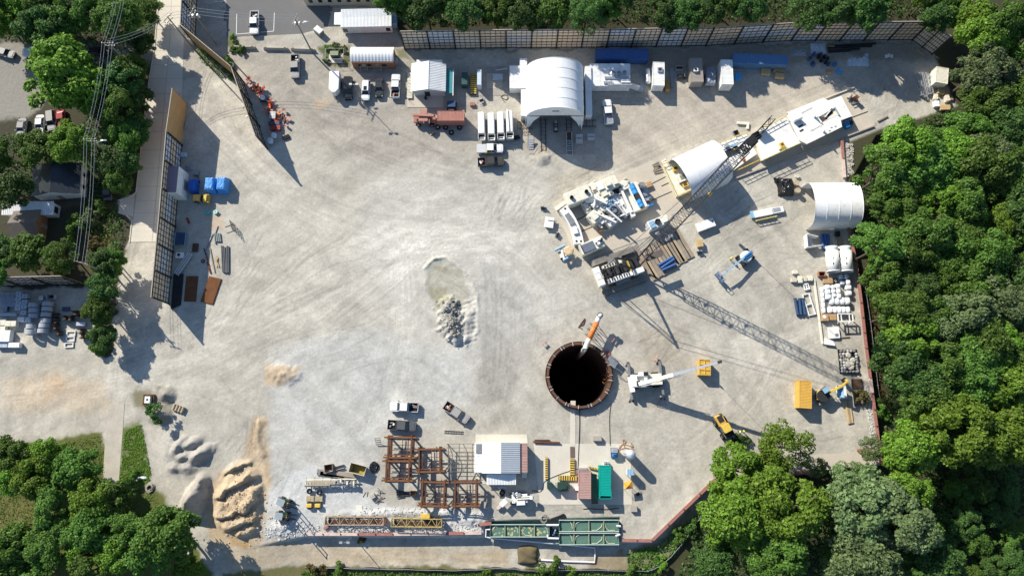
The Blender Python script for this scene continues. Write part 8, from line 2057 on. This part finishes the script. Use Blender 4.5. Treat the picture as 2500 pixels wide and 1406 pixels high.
# limestone chunks along the south strip, clods in the pit
def scatter(name,n_,pick,sizes,m,seed,label):
    rs=random.Random(seed);mb=MB()
    for _ in range(n_):
        x,y=pick(rs);p=P(x,y)
        if(p-Vector((SHC.x,SHC.y,0))).length<8:continue
        s=rs.uniform(*sizes);k=rs.randint(5,6);z=ground_z(p.x,p.y)
        an=[6.283*i/k+rs.uniform(-.3,.3)for i in range(k)];q_=rs.uniform(.6,1);ox,oy=rs.uniform(-.2,.2)*s,rs.uniform(-.2,.2)*s
        ring=[(s*math.cos(a),s*q_*math.sin(a))for a in an]
        mb.add([(p.x+x_,p.y+y_,z-.1)for x_,y_ in ring]+[(p.x+ox+x_*.62,p.y+oy+y_*.62,z+s*rs.uniform(.3,.6))for x_,y_ in ring],[(i,(i+1)%k,(i+1)%k+k,i+k)for i in range(k)]+[tuple(range(k,2*k))])
    o=mb.build(name,m);o['kind']='stuff';o['label']=label;o['category']='rubble';return o
LIME=mat('limestone',(.50,.51,.50),.9,var=.15)
scatter('rubble',380,lambda r:(r.uniform(740,1180),1289+r.uniform(-12,8)),(.1,.34),LIME,1,'white limestone rubble along the foot of the boom sections');scatter('rubble',300,lambda r:(r.gauss(695,26),r.gauss(1292,10)),(.1,.35),LIME,2,'white limestone rubble at the west end of the barrier');scatter('rubble',200,lambda r:(r.uniform(880,1200),r.gauss(1250,6)),(.08,.26),LIME,3,'white limestone rubble south of the rusty frames')
scatter('rubble',500,lambda r:(r.gauss(1102,11),r.gauss(786,20)),(.08,.3),ROCK,4,'wet grey clods heaped in the central pit');scatter('rubble',150,lambda r:(r.gauss(1110,5),r.gauss(790,24)),(.1,.34),ROCKB,5,'dark wet clods heaped in the central pit');scatter('rubble',420,lambda r:(r.uniform(300,2300),r.uniform(180,1290)),(.05,.16),ROCK,6,'loose stones scattered over the yard')
scatter('rubble',260,lambda r:(2062+(lambda t_:t_*86)(0)+r.uniform(-4,20)+0,r.uniform(350,430)),(.12,.5),ROCK,7,'broken stone beside the short red barrier');scatter('rubble',300,lambda r:(lambda y:(2110+(y-850)*.14+r.uniform(-14,-5),y))(r.uniform(940,1110)),(.08,.28),LIME,8,'white stones along the eastern red barrier')
scatter('rubble',300,lambda r:(r.gauss(590,30),r.gauss(1250,40)),(.08,.3),mat('clay_clod',(.45,.33,.2),.9,var=.2),9,'clay clods on the eroded sand mound')

# trees
def leaf_mat(name,col,back):
    m=bpy.data.materials.new(name);m.use_nodes=True;n,l=m.node_tree.nodes,m.node_tree.links
    b=n['Principled BSDF'];b.inputs['Roughness'].default_value=.55;b.inputs['Specular IOR Level'].default_value=.25
    oi=n.new('ShaderNodeObjectInfo');ge=n.new('ShaderNodeNewGeometry');mx_=n.new('ShaderNodeMix');mx_.data_type='RGBA'
    rp=n.new('ShaderNodeValToRGB');e=rp.color_ramp.elements
    e[0].position=0;e[0].color=(*[c*.62 for c in col],1);e[1].position=1;e[1].color=(*[min(1,c*1.35)for c in col],1)
    l.new(ge.outputs['Random Per Island'],rp.inputs[0])
    hs=n.new('ShaderNodeHueSaturation');mr=n.new('ShaderNodeMapRange');mr.inputs[3].default_value=.49;mr.inputs[4].default_value=.518
    mv=n.new('ShaderNodeMapRange');mv.inputs[3].default_value=.72;mv.inputs[4].default_value=1.25
    l.new(oi.outputs['Random'],mr.inputs[0]);l.new(oi.outputs['Random'],mv.inputs[0]);l.new(mr.outputs[0],hs.inputs['Hue']);l.new(mv.outputs[0],hs.inputs['Value']);l.new(rp.outputs[0],hs.inputs['Color']);l.new(hs.outputs[0],b.inputs['Base Color'])
    tr=n.new('ShaderNodeBsdfTranslucent');l.new(hs.outputs[0],tr.inputs[0]);ms=n.new('ShaderNodeMixShader');ms.inputs[0].default_value=.38
    l.new(b.outputs[0],ms.inputs[1]);l.new(tr.outputs[0],ms.inputs[2]);l.new(ms.outputs[0],n['Material Output'].inputs[0])
    return m
LEAF={'mid':leaf_mat('mid_leaves',(.118,.215,.036),0),'bright':leaf_mat('bright_leaves',(.172,.295,.034),0),'pale':leaf_mat('grey_green_leaves',(.170,.235,.095),0),'dark':leaf_mat('dark_leaves',(.082,.158,.036),0),'dry':leaf_mat('dry_leaves',(.17,.15,.05),0)}
BARK=mat('bark',(.11,.085,.06),.95,var=.3,fine=8)
def crown_mesh(name,seed,R_=4.5,H_=4.0,lobes=26,leaves=5200,size=.21):
    g=np.random.default_rng(seed)
    th_=g.uniform(0,2*np.pi,lobes);u=g.uniform(-.25,1,lobes);rr=np.sqrt(np.maximum(0,1-np.clip(u,0,1)**2))*g.uniform(.45,.95,lobes)
    cen=np.stack([rr*np.cos(th_)*R_,rr*np.sin(th_)*R_,u*H_*.8+H_*.2*g.uniform(-.3,.6,lobes)],-1)
    lr=g.uniform(.13,.30,lobes)*R_
    k=g.choice(lobes,leaves,p=lr**2/(lr**2).sum())
    d=g.normal(size=(leaves,3));d[:,2]=np.abs(d[:,2])*1.1-.25;d/=np.linalg.norm(d,axis=1)[:,None]
    # twig clusters inside each lobe give ragged outlines
    fr=g.uniform(.55,1.06,leaves)**.6
    jag=1+.22*np.sin(d[:,0]*9+k)*np.sin(d[:,1]*8+2*k)
    c=cen[k]+d*(lr[k]*fr*jag)[:,None];c[:,2]*=.92
    nrm=d*.55+g.normal(size=(leaves,3))*.5+np.array([0,0,.55]);nrm/=np.linalg.norm(nrm,axis=1)[:,None]
    a=np.cross(nrm,g.normal(size=(leaves,3)));a/=np.linalg.norm(a,axis=1)[:,None];b=np.cross(nrm,a)
    s=(size*g.uniform(.55,1.35,leaves))[:,None]
    v=np.stack([c-a*s,c-b*s*.62+nrm*s*.12,c+a*s,c+b*s*.62+nrm*s*.12],1).reshape(-1,3)
    me=bpy.data.meshes.new(name);me.vertices.add(len(v));me.vertices.foreach_set('co',v.astype(np.float32).ravel())
    me.loops.add(len(v));me.loops.foreach_set('vertex_index',np.arange(len(v),dtype=np.int32));me.polygons.add(leaves)
    me.polygons.foreach_set('loop_start',np.arange(0,len(v),4,dtype=np.int32));me.polygons.foreach_set('loop_total',np.full(leaves,4,np.int32));me.update(calc_edges=True)
    me.materials.append(LEAF['mid']);return me
CROWNS=[crown_mesh('crown',40+i,4.5,[4.2,3.2,4.8,3.6,4.0,3.0,4.4][i],[52,64,44,58,74,50,40][i],15000)for i in range(7)]
SPARSE=[crown_mesh('crown',80+i,4.5,3.6,46,6500,.19)for i in range(2)]
BUSH=[crown_mesh('crown',90+i,1.5,1.2,16,1500,.12)for i in range(3)]
def trunk_mesh(seed,h=6.0):
    rs=random.Random(seed);m=MB();m.path([(0,0,-.3),(.1,.05,h*.4),(.0,.1,h*.8),(.1,0,h)],.2,7)
    for k in range(6):a=k*1.05+rs.random();z=h*rs.uniform(.5,.85);m.path([(0,0,z),(1.3*math.cos(a),1.3*math.sin(a),z+1.0),(2.8*math.cos(a+.2),2.8*math.sin(a+.2),z+2.0)],.08,5)
    return m.mesh('trunk',BARK)
TRUNKS=[trunk_mesh(i)for i in range(3)]
TN=[0]
def tree(label,x,y,r,kind='mid',h=None,group=None,sparse=False,base=None,name='broadleaf_tree'):
    """photo point of the crown centre; r crown radius in metres; h height of the crown base"""
    h=h if h is not None else r*1.05
    p=P(x,y,h+r*.3);i=TN[0];TN[0]+=1
    gz=base if base is not None else 0
    t=thing(name,label,'tree',p.x,p.y,gz,random.uniform(0,6.28),group);s=r/4.5
    me=(SPARSE if sparse else CROWNS)[i%(2 if sparse else 7)]
    inst(me,'crown',t,(0,0,h-gz),(0,0,0),(s*random.uniform(.92,1.08),s*random.uniform(.92,1.08),s*random.uniform(.9,1.15)),LEAF[kind])
    inst(TRUNKS[i%3],'trunk',t,(0,0,0),(0,0,0),(s,s,(h+r*.35-gz)/6.0));return t
def bush(label,x,y,r,kind='mid',group=None,z=None):
    p=P(x,y);t=thing('bush',label,'bush',p.x,p.y,ground_z(p.x,p.y)if z is None else z,random.uniform(0,6),group);s=r/1.5;TN[0]+=1
    inst(BUSH[TN[0]%3],'foliage',t,(0,0,.25*r),(0,0,0),(s,s,s),LEAF[kind]);MB().path([(0,0,-.1),(.05,.05,r*.5)],.05,5).build('stem',BARK,t)
def inpoly(x,y,pl):
    c=False
    for i in range(len(pl)):
        (x0,y0),(x1,y1)=pl[i],pl[(i+1)%len(pl)]
        if(y0>y)!=(y1>y)and x<(x1-x0)*(y-y0)/(y1-y0)+x0:c=not c
    return c
# single trees
tree('big bright green spreading tree over the western gravel lot',148,182,8.6,'bright',7)
tree('bright green tree leaning over the yard beside the wheel loader',1918,1092,5.2,'bright',6,sparse=True);tree('bright tree left of the leaning yard tree at the southern barrier',1800,1150,5.0,'bright',6);tree('bright tree immediately south of the leaning yard tree',1870,1160,4.6,'bright',5)
tree('tall bright green tree south of the southern barrier',1790,1255,6.2,'bright',9,base=-2);tree('tall bright green tree in the middle of the southern wood edge',1935,1240,7.2,'bright',10,base=-2);tree('broad grey-green tree in the southeast',2110,1240,7.4,'pale',10,base=-2);tree('broad grey-green tree nearest the bottom of the southeast wood',2200,1270,6.6,'pale',11,base=-2);tree('grey-green tree spilling over the bottom edge in the southeast',2120,1370,7.0,'pale',9,base=-2)
tree('very bright green tree east of the excavator, set back in the wood',2330,1040,7.6,'bright',10,base=-2);tree('bright green tree cut by the east edge below the excavator row',2440,1060,6.6,'bright',10,base=-2);tree('bright green tree at the bend of the eastern red barrier',2230,1090,5.4,'bright',9,base=-2)
tree('small yellow-green tree leaning over the eastern barrier',2152,628,2.6,'bright',4,base=-2,sparse=True);tree('dark tree shading the road beside the junk wall',300,196,4.8,'dark',5.5);tree('mid green tree below the shading dark tree by the road',292,265,4.4,'mid',5.5);tree('dark tree by the road near the plywood wall',322,315,3.8,'dark',4);tree('yellow-green tree behind the dark-roofed house',165,345,5.0,'bright',7)
tree('round tree at the southwest overhanging the gravel heaps',402,1310,6.0,'mid',7);tree('small light green tree at the bottom edge near the mound',455,1395,3.0,'bright',4)
tree('small pale olive tree on the southeast slab',1995,1140,2.2,'pale',3,sparse=True);tree('pale olive sapling at the southeast barrier corner',2135,1095,2.6,'pale',4,sparse=True,base=-2);tree('pale olive sapling below the southeast slab',2080,1160,3.2,'pale',5,base=-2,sparse=True)
# woods
for i,(x,y,r,h,k)in enumerate(((356,20,3.4,4,'mid'),(346,105,3.0,3,'dark'),(318,165,3.6,4.5,'mid'),(328,240,3.4,4.5,'dark'),(296,330,3.8,5,'mid'),(308,395,3.2,4,'dark'),(284,440,3.4,4,'mid'),(266,395,3.8,5,'dark'),(268,640,3.0,4,'mid'),(252,700,3.4,5,'dark'),(236,755,3.2,5,'mid'),(246,820,2.8,4,'dark'))):tree('tree overhanging the road edge, number %s going south'%['one','two','three','four','five','six','seven','eight','nine','ten','eleven','twelve'][i],x,y,r,k,h)
def wood(pl,step,rr,kinds,label,group,hh=(6,10),base=0,seed=1):
    rs=random.Random(seed);x0,x1=min(p[0]for p in pl),max(p[0]for p in pl);y0,y1=min(p[1]for p in pl),max(p[1]for p in pl)
    y=y0;row=0
    while y<=y1:
        x=x0+(row%2)*step*.5
        while x<=x1:
            a,b=x+rs.uniform(-.33,.33)*step,y+rs.uniform(-.33,.33)*step
            if inpoly(a,b,pl):
                k=rs.choice(kinds);nm={'mid':'mid green','bright':'bright green','pale':'grey-green','dark':'dark green'}[k]
                tree(label%nm,a,b,rs.uniform(*rr),k,rs.uniform(*hh),'%s, %s ones'%(group,nm),base=base,sparse=rs.random()<.12)
            x+=step
        y+=step*.86;row+=1
wood([(2372,20),(2520,-20),(2530,400),(2530,1000),(2240,1000),(2170,880),(2160,700),(2150,600),(2152,430),(2135,345),(2215,325),(2350,285),(2385,260),(2385,140)],74,(4.4,6.4),['mid','mid','mid','dark','pale','bright'],'%s tree in the woodland east of the yard','trees of the eastern wood',(7,12),-2,3)
wood([(2290,1170),(2400,1150),(2530,1180),(2530,1440),(2300,1440)],70,(2.6,3.6),['dark','mid'],'low %s tree in the dark hollow of the southeast corner','low trees of the southeastern hollow',(1.0,2.5),-2,14)
wood([(2245,-20),(2360,-20),(2370,110),(2345,110),(2300,60),(2270,30)],62,(3.4,4.6),['mid','dark'],'%s tree behind the angled wall return','trees behind the angled wall return',(6,8),0,15)
wood([(1715,1400),(1745,1330),(1960,1320),(2090,1180),(2200,1140),(2270,1130),(2330,1400),(1715,1440)],92,(4.2,5.6),['mid','mid','dark','bright'],'%s tree in the southeast woodland','trees of the southeastern wood',(6,9),-2,4)
wood([(960,-30),(2330,-30),(2310,28),(2200,22),(1500,34),(1000,36),(955,30)],70,(3.6,5.0),['mid','dark','dark','mid'],'%s tree behind the northern noise wall','trees behind the northern wall',(6,9),0,5)
wood([(-30,-20),(210,-20),(230,40),(340,20),(350,80),(260,95),(120,80),(-30,90)],72,(4.0,5.4),['mid','mid','bright','dark'],'%s tree in the northwest wood','trees of the northwestern wood',(6,9),0,6)
wood([(-30,320),(130,330),(150,390),(60,400),(50,460),(-30,470)],72,(3.8,5.2),['mid','dark','mid'],'%s tree beside the dark-roofed house','trees beside the dark-roofed house',(5,8),0,7)
wood([(-30,560),(40,575),(110,620),(200,610),(180,660),(60,672),(-30,672)],62,(3.2,4.6),['mid','dark','mid'],'%s tree between the shingle-roofed house and storage yard','trees above the storage yard',(4,7),0,8)
wood([(-30,1100),(60,1095),(170,1130),(240,1190),(330,1200),(350,1290),(400,1400),(-30,1440),(-30,1345),(95,1345),(125,1290),(105,1195),(-30,1190)],74,(3.6,5.0),['mid','mid','bright'],'%s tree in the southwest wood','trees of the southwestern wood',(5,8),0,9)
wood([(225,330),(330,330),(320,440),(270,460),(235,420)],74,(2.8,3.8),['dark','mid'],'%s tree in the shaded strip west of the road','trees in the roadside strip',(4,6),0,10)
wood([(225,590),(285,590),(255,690),(225,690)],56,(2.6,3.4),['dark','mid'],'%s tree at the roadside above the storage yard','trees at the roadside above the storage yard',(4,6),0,11)
for i,(x,y,r,k)in enumerate(((225,540,2.6,'pale'),(195,560,3.0,'mid'),(250,505,2.0,'mid'),(240,600,2.2,'dry'),(150,640,3.2,'bright'),(250,790,2.4,'mid'),(245,850,2.2,'mid'),(393,1008,2.2,'dark'),(330,1170,1.8,'mid'),(25,1105,3.4,'pale'),(90,1120,3.0,'mid'),(570,98,1.2,'bright'),(590,126,1.3,'mid'),(572,122,1.0,'mid'),(560,152,1.4,'mid'),(800,120,1.1,'bright'),(822,118,1.2,'mid'),(838,122,1.0,'bright'),(796,150,.9,'mid'),(1340,1388,2.6,'mid'),(1352,1398,1.4,'bright'),(1185,1398,1.2,'bright'),(1395,1398,1.2,'bright'),(1540,1398,1.6,'mid'),(880,1318,1.1,'dry'),(770,1395,2.0,'dry'),(830,1396,1.8,'mid'),(2100,968,1.9,'dry'),(2150,1000,2.2,'mid'),(1620,1378,1.6,'bright'),(1660,1310,2.0,'mid'),(1690,1290,1.8,'dark'))):
    bush('%s bush %s'%({'mid':'leafy green','bright':'bright green','dark':'dark leafy','pale':'olive green','dry':'yellowish'}[k],['beside the white annex','between the annex and roadside','at the roadside driveway','browning beside the wires','above the storage yard wall','beside the storage yard spools','at the south end of the storage yard','on the mound by the manhole','near the white plastic sheet','at the west edge of the southwest lawn','on the southwest lawn','at the asphalt corner','between the concrete barriers','below the asphalt corner','in the shade of the plywood wall','north of the green cabinet','northwest of the brick office','touching the brick office','west of the green cabinet','on the silt fence','below the silt fence bush','small at the bottom edge','at the bottom edge east of the fence bush','at the silt fence bend','below the boom sections','at the bottom edge by the lane','at the bottom edge beside the lane bush','beside the rusty plates','behind the red barrier by the planks','beyond the silt fence bend','beyond the slanting barrier','in the gap behind the slanting barrier'][i]),x,y,r,k,z=-1.3 if(x>1300 and y>1300)or x>2110 else None)
# undergrowth and grass: uncountable
def tufts(name,label,pl,n_,size,kind,seed,z=0.0,spread=.5):
    g=np.random.default_rng(seed);rs=random.Random(seed);x0,x1=min(p[0]for p in pl),max(p[0]for p in pl);y0,y1=min(p[1]for p in pl),max(p[1]for p in pl);c=[]
    while len(c)<n_:
        a,b=rs.uniform(x0,x1),rs.uniform(y0,y1)
        if inpoly(a,b,pl)and vnoise(np.array(a*.11),np.array(b*.11))>rs.uniform(.05,.5):p=P(a,b,z);c.append((p.x,p.y,ground_z(p.x,p.y)))
    c=np.array(c);c[:,2]+=g.uniform(.05,spread,n_);nrm=g.normal(size=(n_,3))*.6+np.array([0,0,.8]);nrm/=np.linalg.norm(nrm,axis=1)[:,None];a=np.cross(nrm,g.normal(size=(n_,3)));a/=np.linalg.norm(a,axis=1)[:,None];b=np.cross(nrm,a);s=(size*g.uniform(.5,1.4,n_))[:,None]
    v=np.stack([c-a*s,c-b*s*.6,c+a*s,c+b*s*.6],1).reshape(-1,3);me=bpy.data.meshes.new(name);me.vertices.add(len(v));me.vertices.foreach_set('co',v.astype(np.float32).ravel());me.loops.add(len(v));me.loops.foreach_set('vertex_index',np.arange(len(v),dtype=np.int32));me.polygons.add(n_);me.polygons.foreach_set('loop_start',np.arange(0,len(v),4,dtype=np.int32));me.polygons.foreach_set('loop_total',np.full(n_,4,np.int32));me.update(calc_edges=True);me.materials.append(LEAF[kind])
    o=bpy.data.objects.new(name,me);COL.objects.link(o);struct(o,'stuff');o['label']=label;o['category']='vegetation'
tufts('undergrowth','low undergrowth on the floor of the eastern wood',[(2170,320),(2330,270),(2510,100),(2510,1410),(1640,1410),(1740,1240),(2150,1150),(2160,900),(2120,640),(2085,450)],26000,.3,'dark',1,-2,1.6)
tufts('undergrowth','low undergrowth in the northwest wood',[(-20,-10),(380,-10),(375,100),(300,170),(280,180),(345,330),(325,460),(285,480),(285,525),(310,545),(275,690),(235,690),(200,480),(-20,480),(-20,330),(200,320),(235,160),(200,105),(-20,95)],9000,.26,'dark',2,0,.7);tufts('undergrowth','low undergrowth behind the northern wall',[(960,-20),(2330,-20),(2230,45),(1000,62)],8000,.26,'dark',3,0,.8)
tufts('grass','grass and weeds along the bottom edge',[(740,1392),(1600,1398),(1600,1420),(740,1420)],9000,.14,'mid',4,-2,.4);tufts('grass','rough grass of the southwest lawn',[(-20,1110),(120,1085),(250,1060),(255,1180),(370,1190),(440,1330),(-20,1420)],16000,.12,'mid',5,0,.2);tufts('grass','grass verge east of the gravel lane',[(305,1050),(345,1035),(370,1160),(360,1185),(290,1180)],6000,.11,'bright',6,0,.2);tufts('grass','dry grass beside the western wires',[(205,490),(265,500),(265,640),(215,650)],1800,.18,'dry',7,0,.3);tufts('undergrowth','weeds between the silt fence and slanting barrier',[(1530,1345),(1600,1330),(1735,1225),(1720,1260),(1650,1350),(1600,1400),(1530,1400)],2200,.2,'mid',8,-2,.4);tufts('undergrowth','weeds behind the eastern red barrier',[(2100,660),(2118,660),(2160,1000),(2135,1000)],1800,.2,'dry',9,-2,.4);tufts('grass','green verge under the plywood wall',[(475,105),(560,155),(590,205),(540,190),(490,150)],900,.17,'mid',10,0,.25)

# utility poles and wires
def pole(label,x,y,h,arms=((.0,1.2),),rz=0.0,m=None,xt=None):
    """photo base point; optional photo point of the top"""
    p=P(x,y);t=thing('utility_pole',label,'utility pole',p.x,p.y,0,0);o=Vector((p.x,p.y,0));tp=(P(xt[0],xt[1],h)-o)if xt else Vector((0,0,h))
    MB().tube((0,0,-.3),tp,.2,10,.13).build('post',WOODG,t)
    for dz,L in arms:
        a=Vector((math.cos(rz),math.sin(rz),0))*L;c=tp+Vector((0,0,dz-.3));MB().bar(c-a,c+a,.12).build('crossarm',WOODG,t)
        for k in(-1,-.4,.4,1):MB().tube(c+a*k,c+a*k+Vector((0,0,.28)),.06,6).build('insulator',GALV,t)
    return t,o+tp
TP={}
def bpt(x,y,h):q_=P(x,y,h);return PX(q_.x,q_.y)
for nm,lab,tx,ty,h,rz,bx_ in(('a','western utility pole between the gravel lot and the northwest wood',263,105,13,.0,None),('b','western utility pole with a street lamp arm beside the shaded strip',219,339,13,.0,None),('c','western utility pole above the storage yard',196,640,13,-.25,None),('d','utility pole on the verge where the plywood wall starts',409,42,13,.9,None),('e','utility pole inside the parking lot wall',468,28,13,1.2,None),('f','utility pole between the asphalt lot and the concrete barriers',720,47,13.5,1.2,None)):
    q_=P(tx,ty,h);bx_,by_=PX(q_.x,q_.y);t,top=pole(lab,bx_,by_,h,((.2,1.2),(-.9,.9)),rz);TP[nm]=top
    if nm in 'bf':MB().tube((0,0,h-2.2),(2.0,.3,h-1.4),.05,6).build('lamp_arm',GALV,t);MB().stack([(x+2.2,y+.3)for x,y in rrect(.8,.35,.1)],[(h-1.5,1,1),(h-1.35,.8,.8)]).build('lamp_head',GALV,t)
    if nm in 'ef':
        for s in(-.5,.5):MB().tube((s,.2,h-2.6),(s,.2,h-1.6),.28,10).build('transformer_can',GALV,t)
WIRE=mat('bare_wire',(.55,.55,.53),.4,.3)
def wire(label,a,b,sag=.8,r=.035):
    a,b=Vector(a),Vector(b);pts=[a.lerp(b,k/12)-Vector((0,0,sag*4*(k/12)*(1-k/12)))for k in range(13)]
    tag(MB().path(pts,r,4).build('wire',WIRE),label,'wire','overhead wires')
far_n,far_e,far_s=P(300,-60,13),P(1010,60,11),P(180,1000,13)
for k,o in enumerate((-1.1,-.5,.5,1.1)):
    v=Vector((o,0,.2));w_=['outer west','inner west','inner east','outer east'][k]
    wire('%s wire crossing the northwest wood'%w_,far_n+v,TP['a']+v);wire('%s wire above the western gravel lot'%w_,TP['a']+v,TP['b']+v);wire('%s wire above the western houses'%w_,TP['b']+v,TP['c']+v)
for k,o in enumerate((-.6,.2,.9)):
    v=Vector((0,o,0));w_=['southern','middle','northern'][k]
    wire('%s wire crossing the road by the plywood wall'%w_,TP['a']+v,TP['d']+v,1.2);wire('%s wire from the verge pole to the parking lot pole'%w_,TP['d']+v,TP['e']+v,.3);wire('%s wire above the asphalt lot'%w_,TP['e']+v,TP['f']+v,.8)
# hidden-top yard lamp posts known by their shadows
for lab,x,y,h in(('thin lamp post beside the parked dark car',880,243,7),('lamp post behind the west end of the south barrier',860,1312,8)):
    p=P(x,y);t=thing('lamp_post',lab,'lamp post',p.x,p.y,0 if y<1000 else-1.3);MB().tube((0,0,0),(0,0,h),.09,8,.06).build('post',STEEL,t);MB().bar((-.8,0,h),(.8,0,h),.08).build('arm',STEEL,t)
    for s in(-.7,.7):MB().box(s,0,h+.1,.6,.4,.2).build('lamp',GALV,t)

# people
def person(label,x,y,rz,helmet=WHITE,lean=0.0,arm=.4):
    p=P(x,y);t=thing('person',label,'person',p.x,p.y,0,rz)
    V_=[];E_=[];Rr=[]
    def add(co,r,par=None):
        V_.append(co);Rr.append(r)
        if par is not None:E_.append((par,len(V_)-1))
        return len(V_)-1
    pel=add((0,0,.95),.15);ch=add((lean*.5,0,1.3),.18,pel);nk=add((lean*.8,0,1.5),.07,ch);hd=add((lean,0,1.66),.1,nk);add((lean+.02,0,1.74),.09,hd)
    for s in(-1,1):
        hp=add((0,s*.1,.9),.11,pel);kn=add((.06*s+.04,s*.13,.5),.075,hp);an_=add((-.08*s,s*.14,.09),.05,kn);add((.14-.08*s,s*.15,.05),.045,an_)
        sh=add((lean*.7,s*.2,1.42),.07,ch);el=add((lean*.7+arm*.3,s*.28,1.15),.05,sh);wr=add((lean*.7+arm*.8,s*.22,1.08),.035,el);pm_=add((lean*.7+arm*.8+.08,s*.21,1.07),.032,wr)
        for k in range(4):add((lean*.7+arm*.8+.17,s*(.18+.022*k),1.06-.012*abs(k-1)),.010,pm_)
        add((lean*.7+arm*.8+.11,s*.15,1.08),.011,wr)
    me=bpy.data.meshes.new('body');me.from_pydata(V_,E_,[]);me.materials.append(JEANS);o=bpy.data.objects.new('body',me);COL.objects.link(o);o.parent=t
    o.modifiers.new('skin','SKIN');o.modifiers.new('sub','SUBSURF').render_levels=1
    for i,sv in enumerate(me.skin_vertices[0].data):sv.radius=(Rr[i],Rr[i]);sv.use_root=i==0
    MB().stack([(x_+lean*.5,y_)for x_,y_ in rrect(.36,.50,.14)],[(.98,.95,.9),(1.2,1.02,1.0),(1.42,1.0,.98),(1.5,.55,.5)]).build('vest',HIVIS,t)
    MB().sph((lean+.02,0,1.68),.105,.095,.13,10,7).build('head',SKIN,t,smooth=True);MB().sph((lean+.01,0,1.76),.15,.13,.1,12,6).build('hard_hat',helmet,t,smooth=True);MB().box(lean+.13,0,1.745,.12,.2,.02).build('hat_brim',helmet,t)
    for s in(-1,1):MB().box(lean+.118,s*.035,1.70,.012,.03,.016).build('eye',BLACK,t)
person('worker in a yellow vest between the white and black pickups',1189,378,1.6,YELB);person('worker in a yellow vest north of the loader bucket',1803,1054,3.4,WHITE,.1);person('worker in a yellow vest nearest the wheel loader branches',1812,1052,4.0,YELB,.15);person('worker in a yellow vest bending south of the loader bucket',1812,1092,2.2,YELB,.2);person('worker in a yellow vest beside the boom lift',1782,634,-.4,YELB)
for i,(x,y,r)in enumerate(((1808,1068,1.3),(1800,1082,1.1),(1818,1078,1.2))):bush(['cut green branches in front of the loader bucket','cut green branches south of the loader bucket','cut green branches between the two worker groups'][i],x,y,r,'dark')
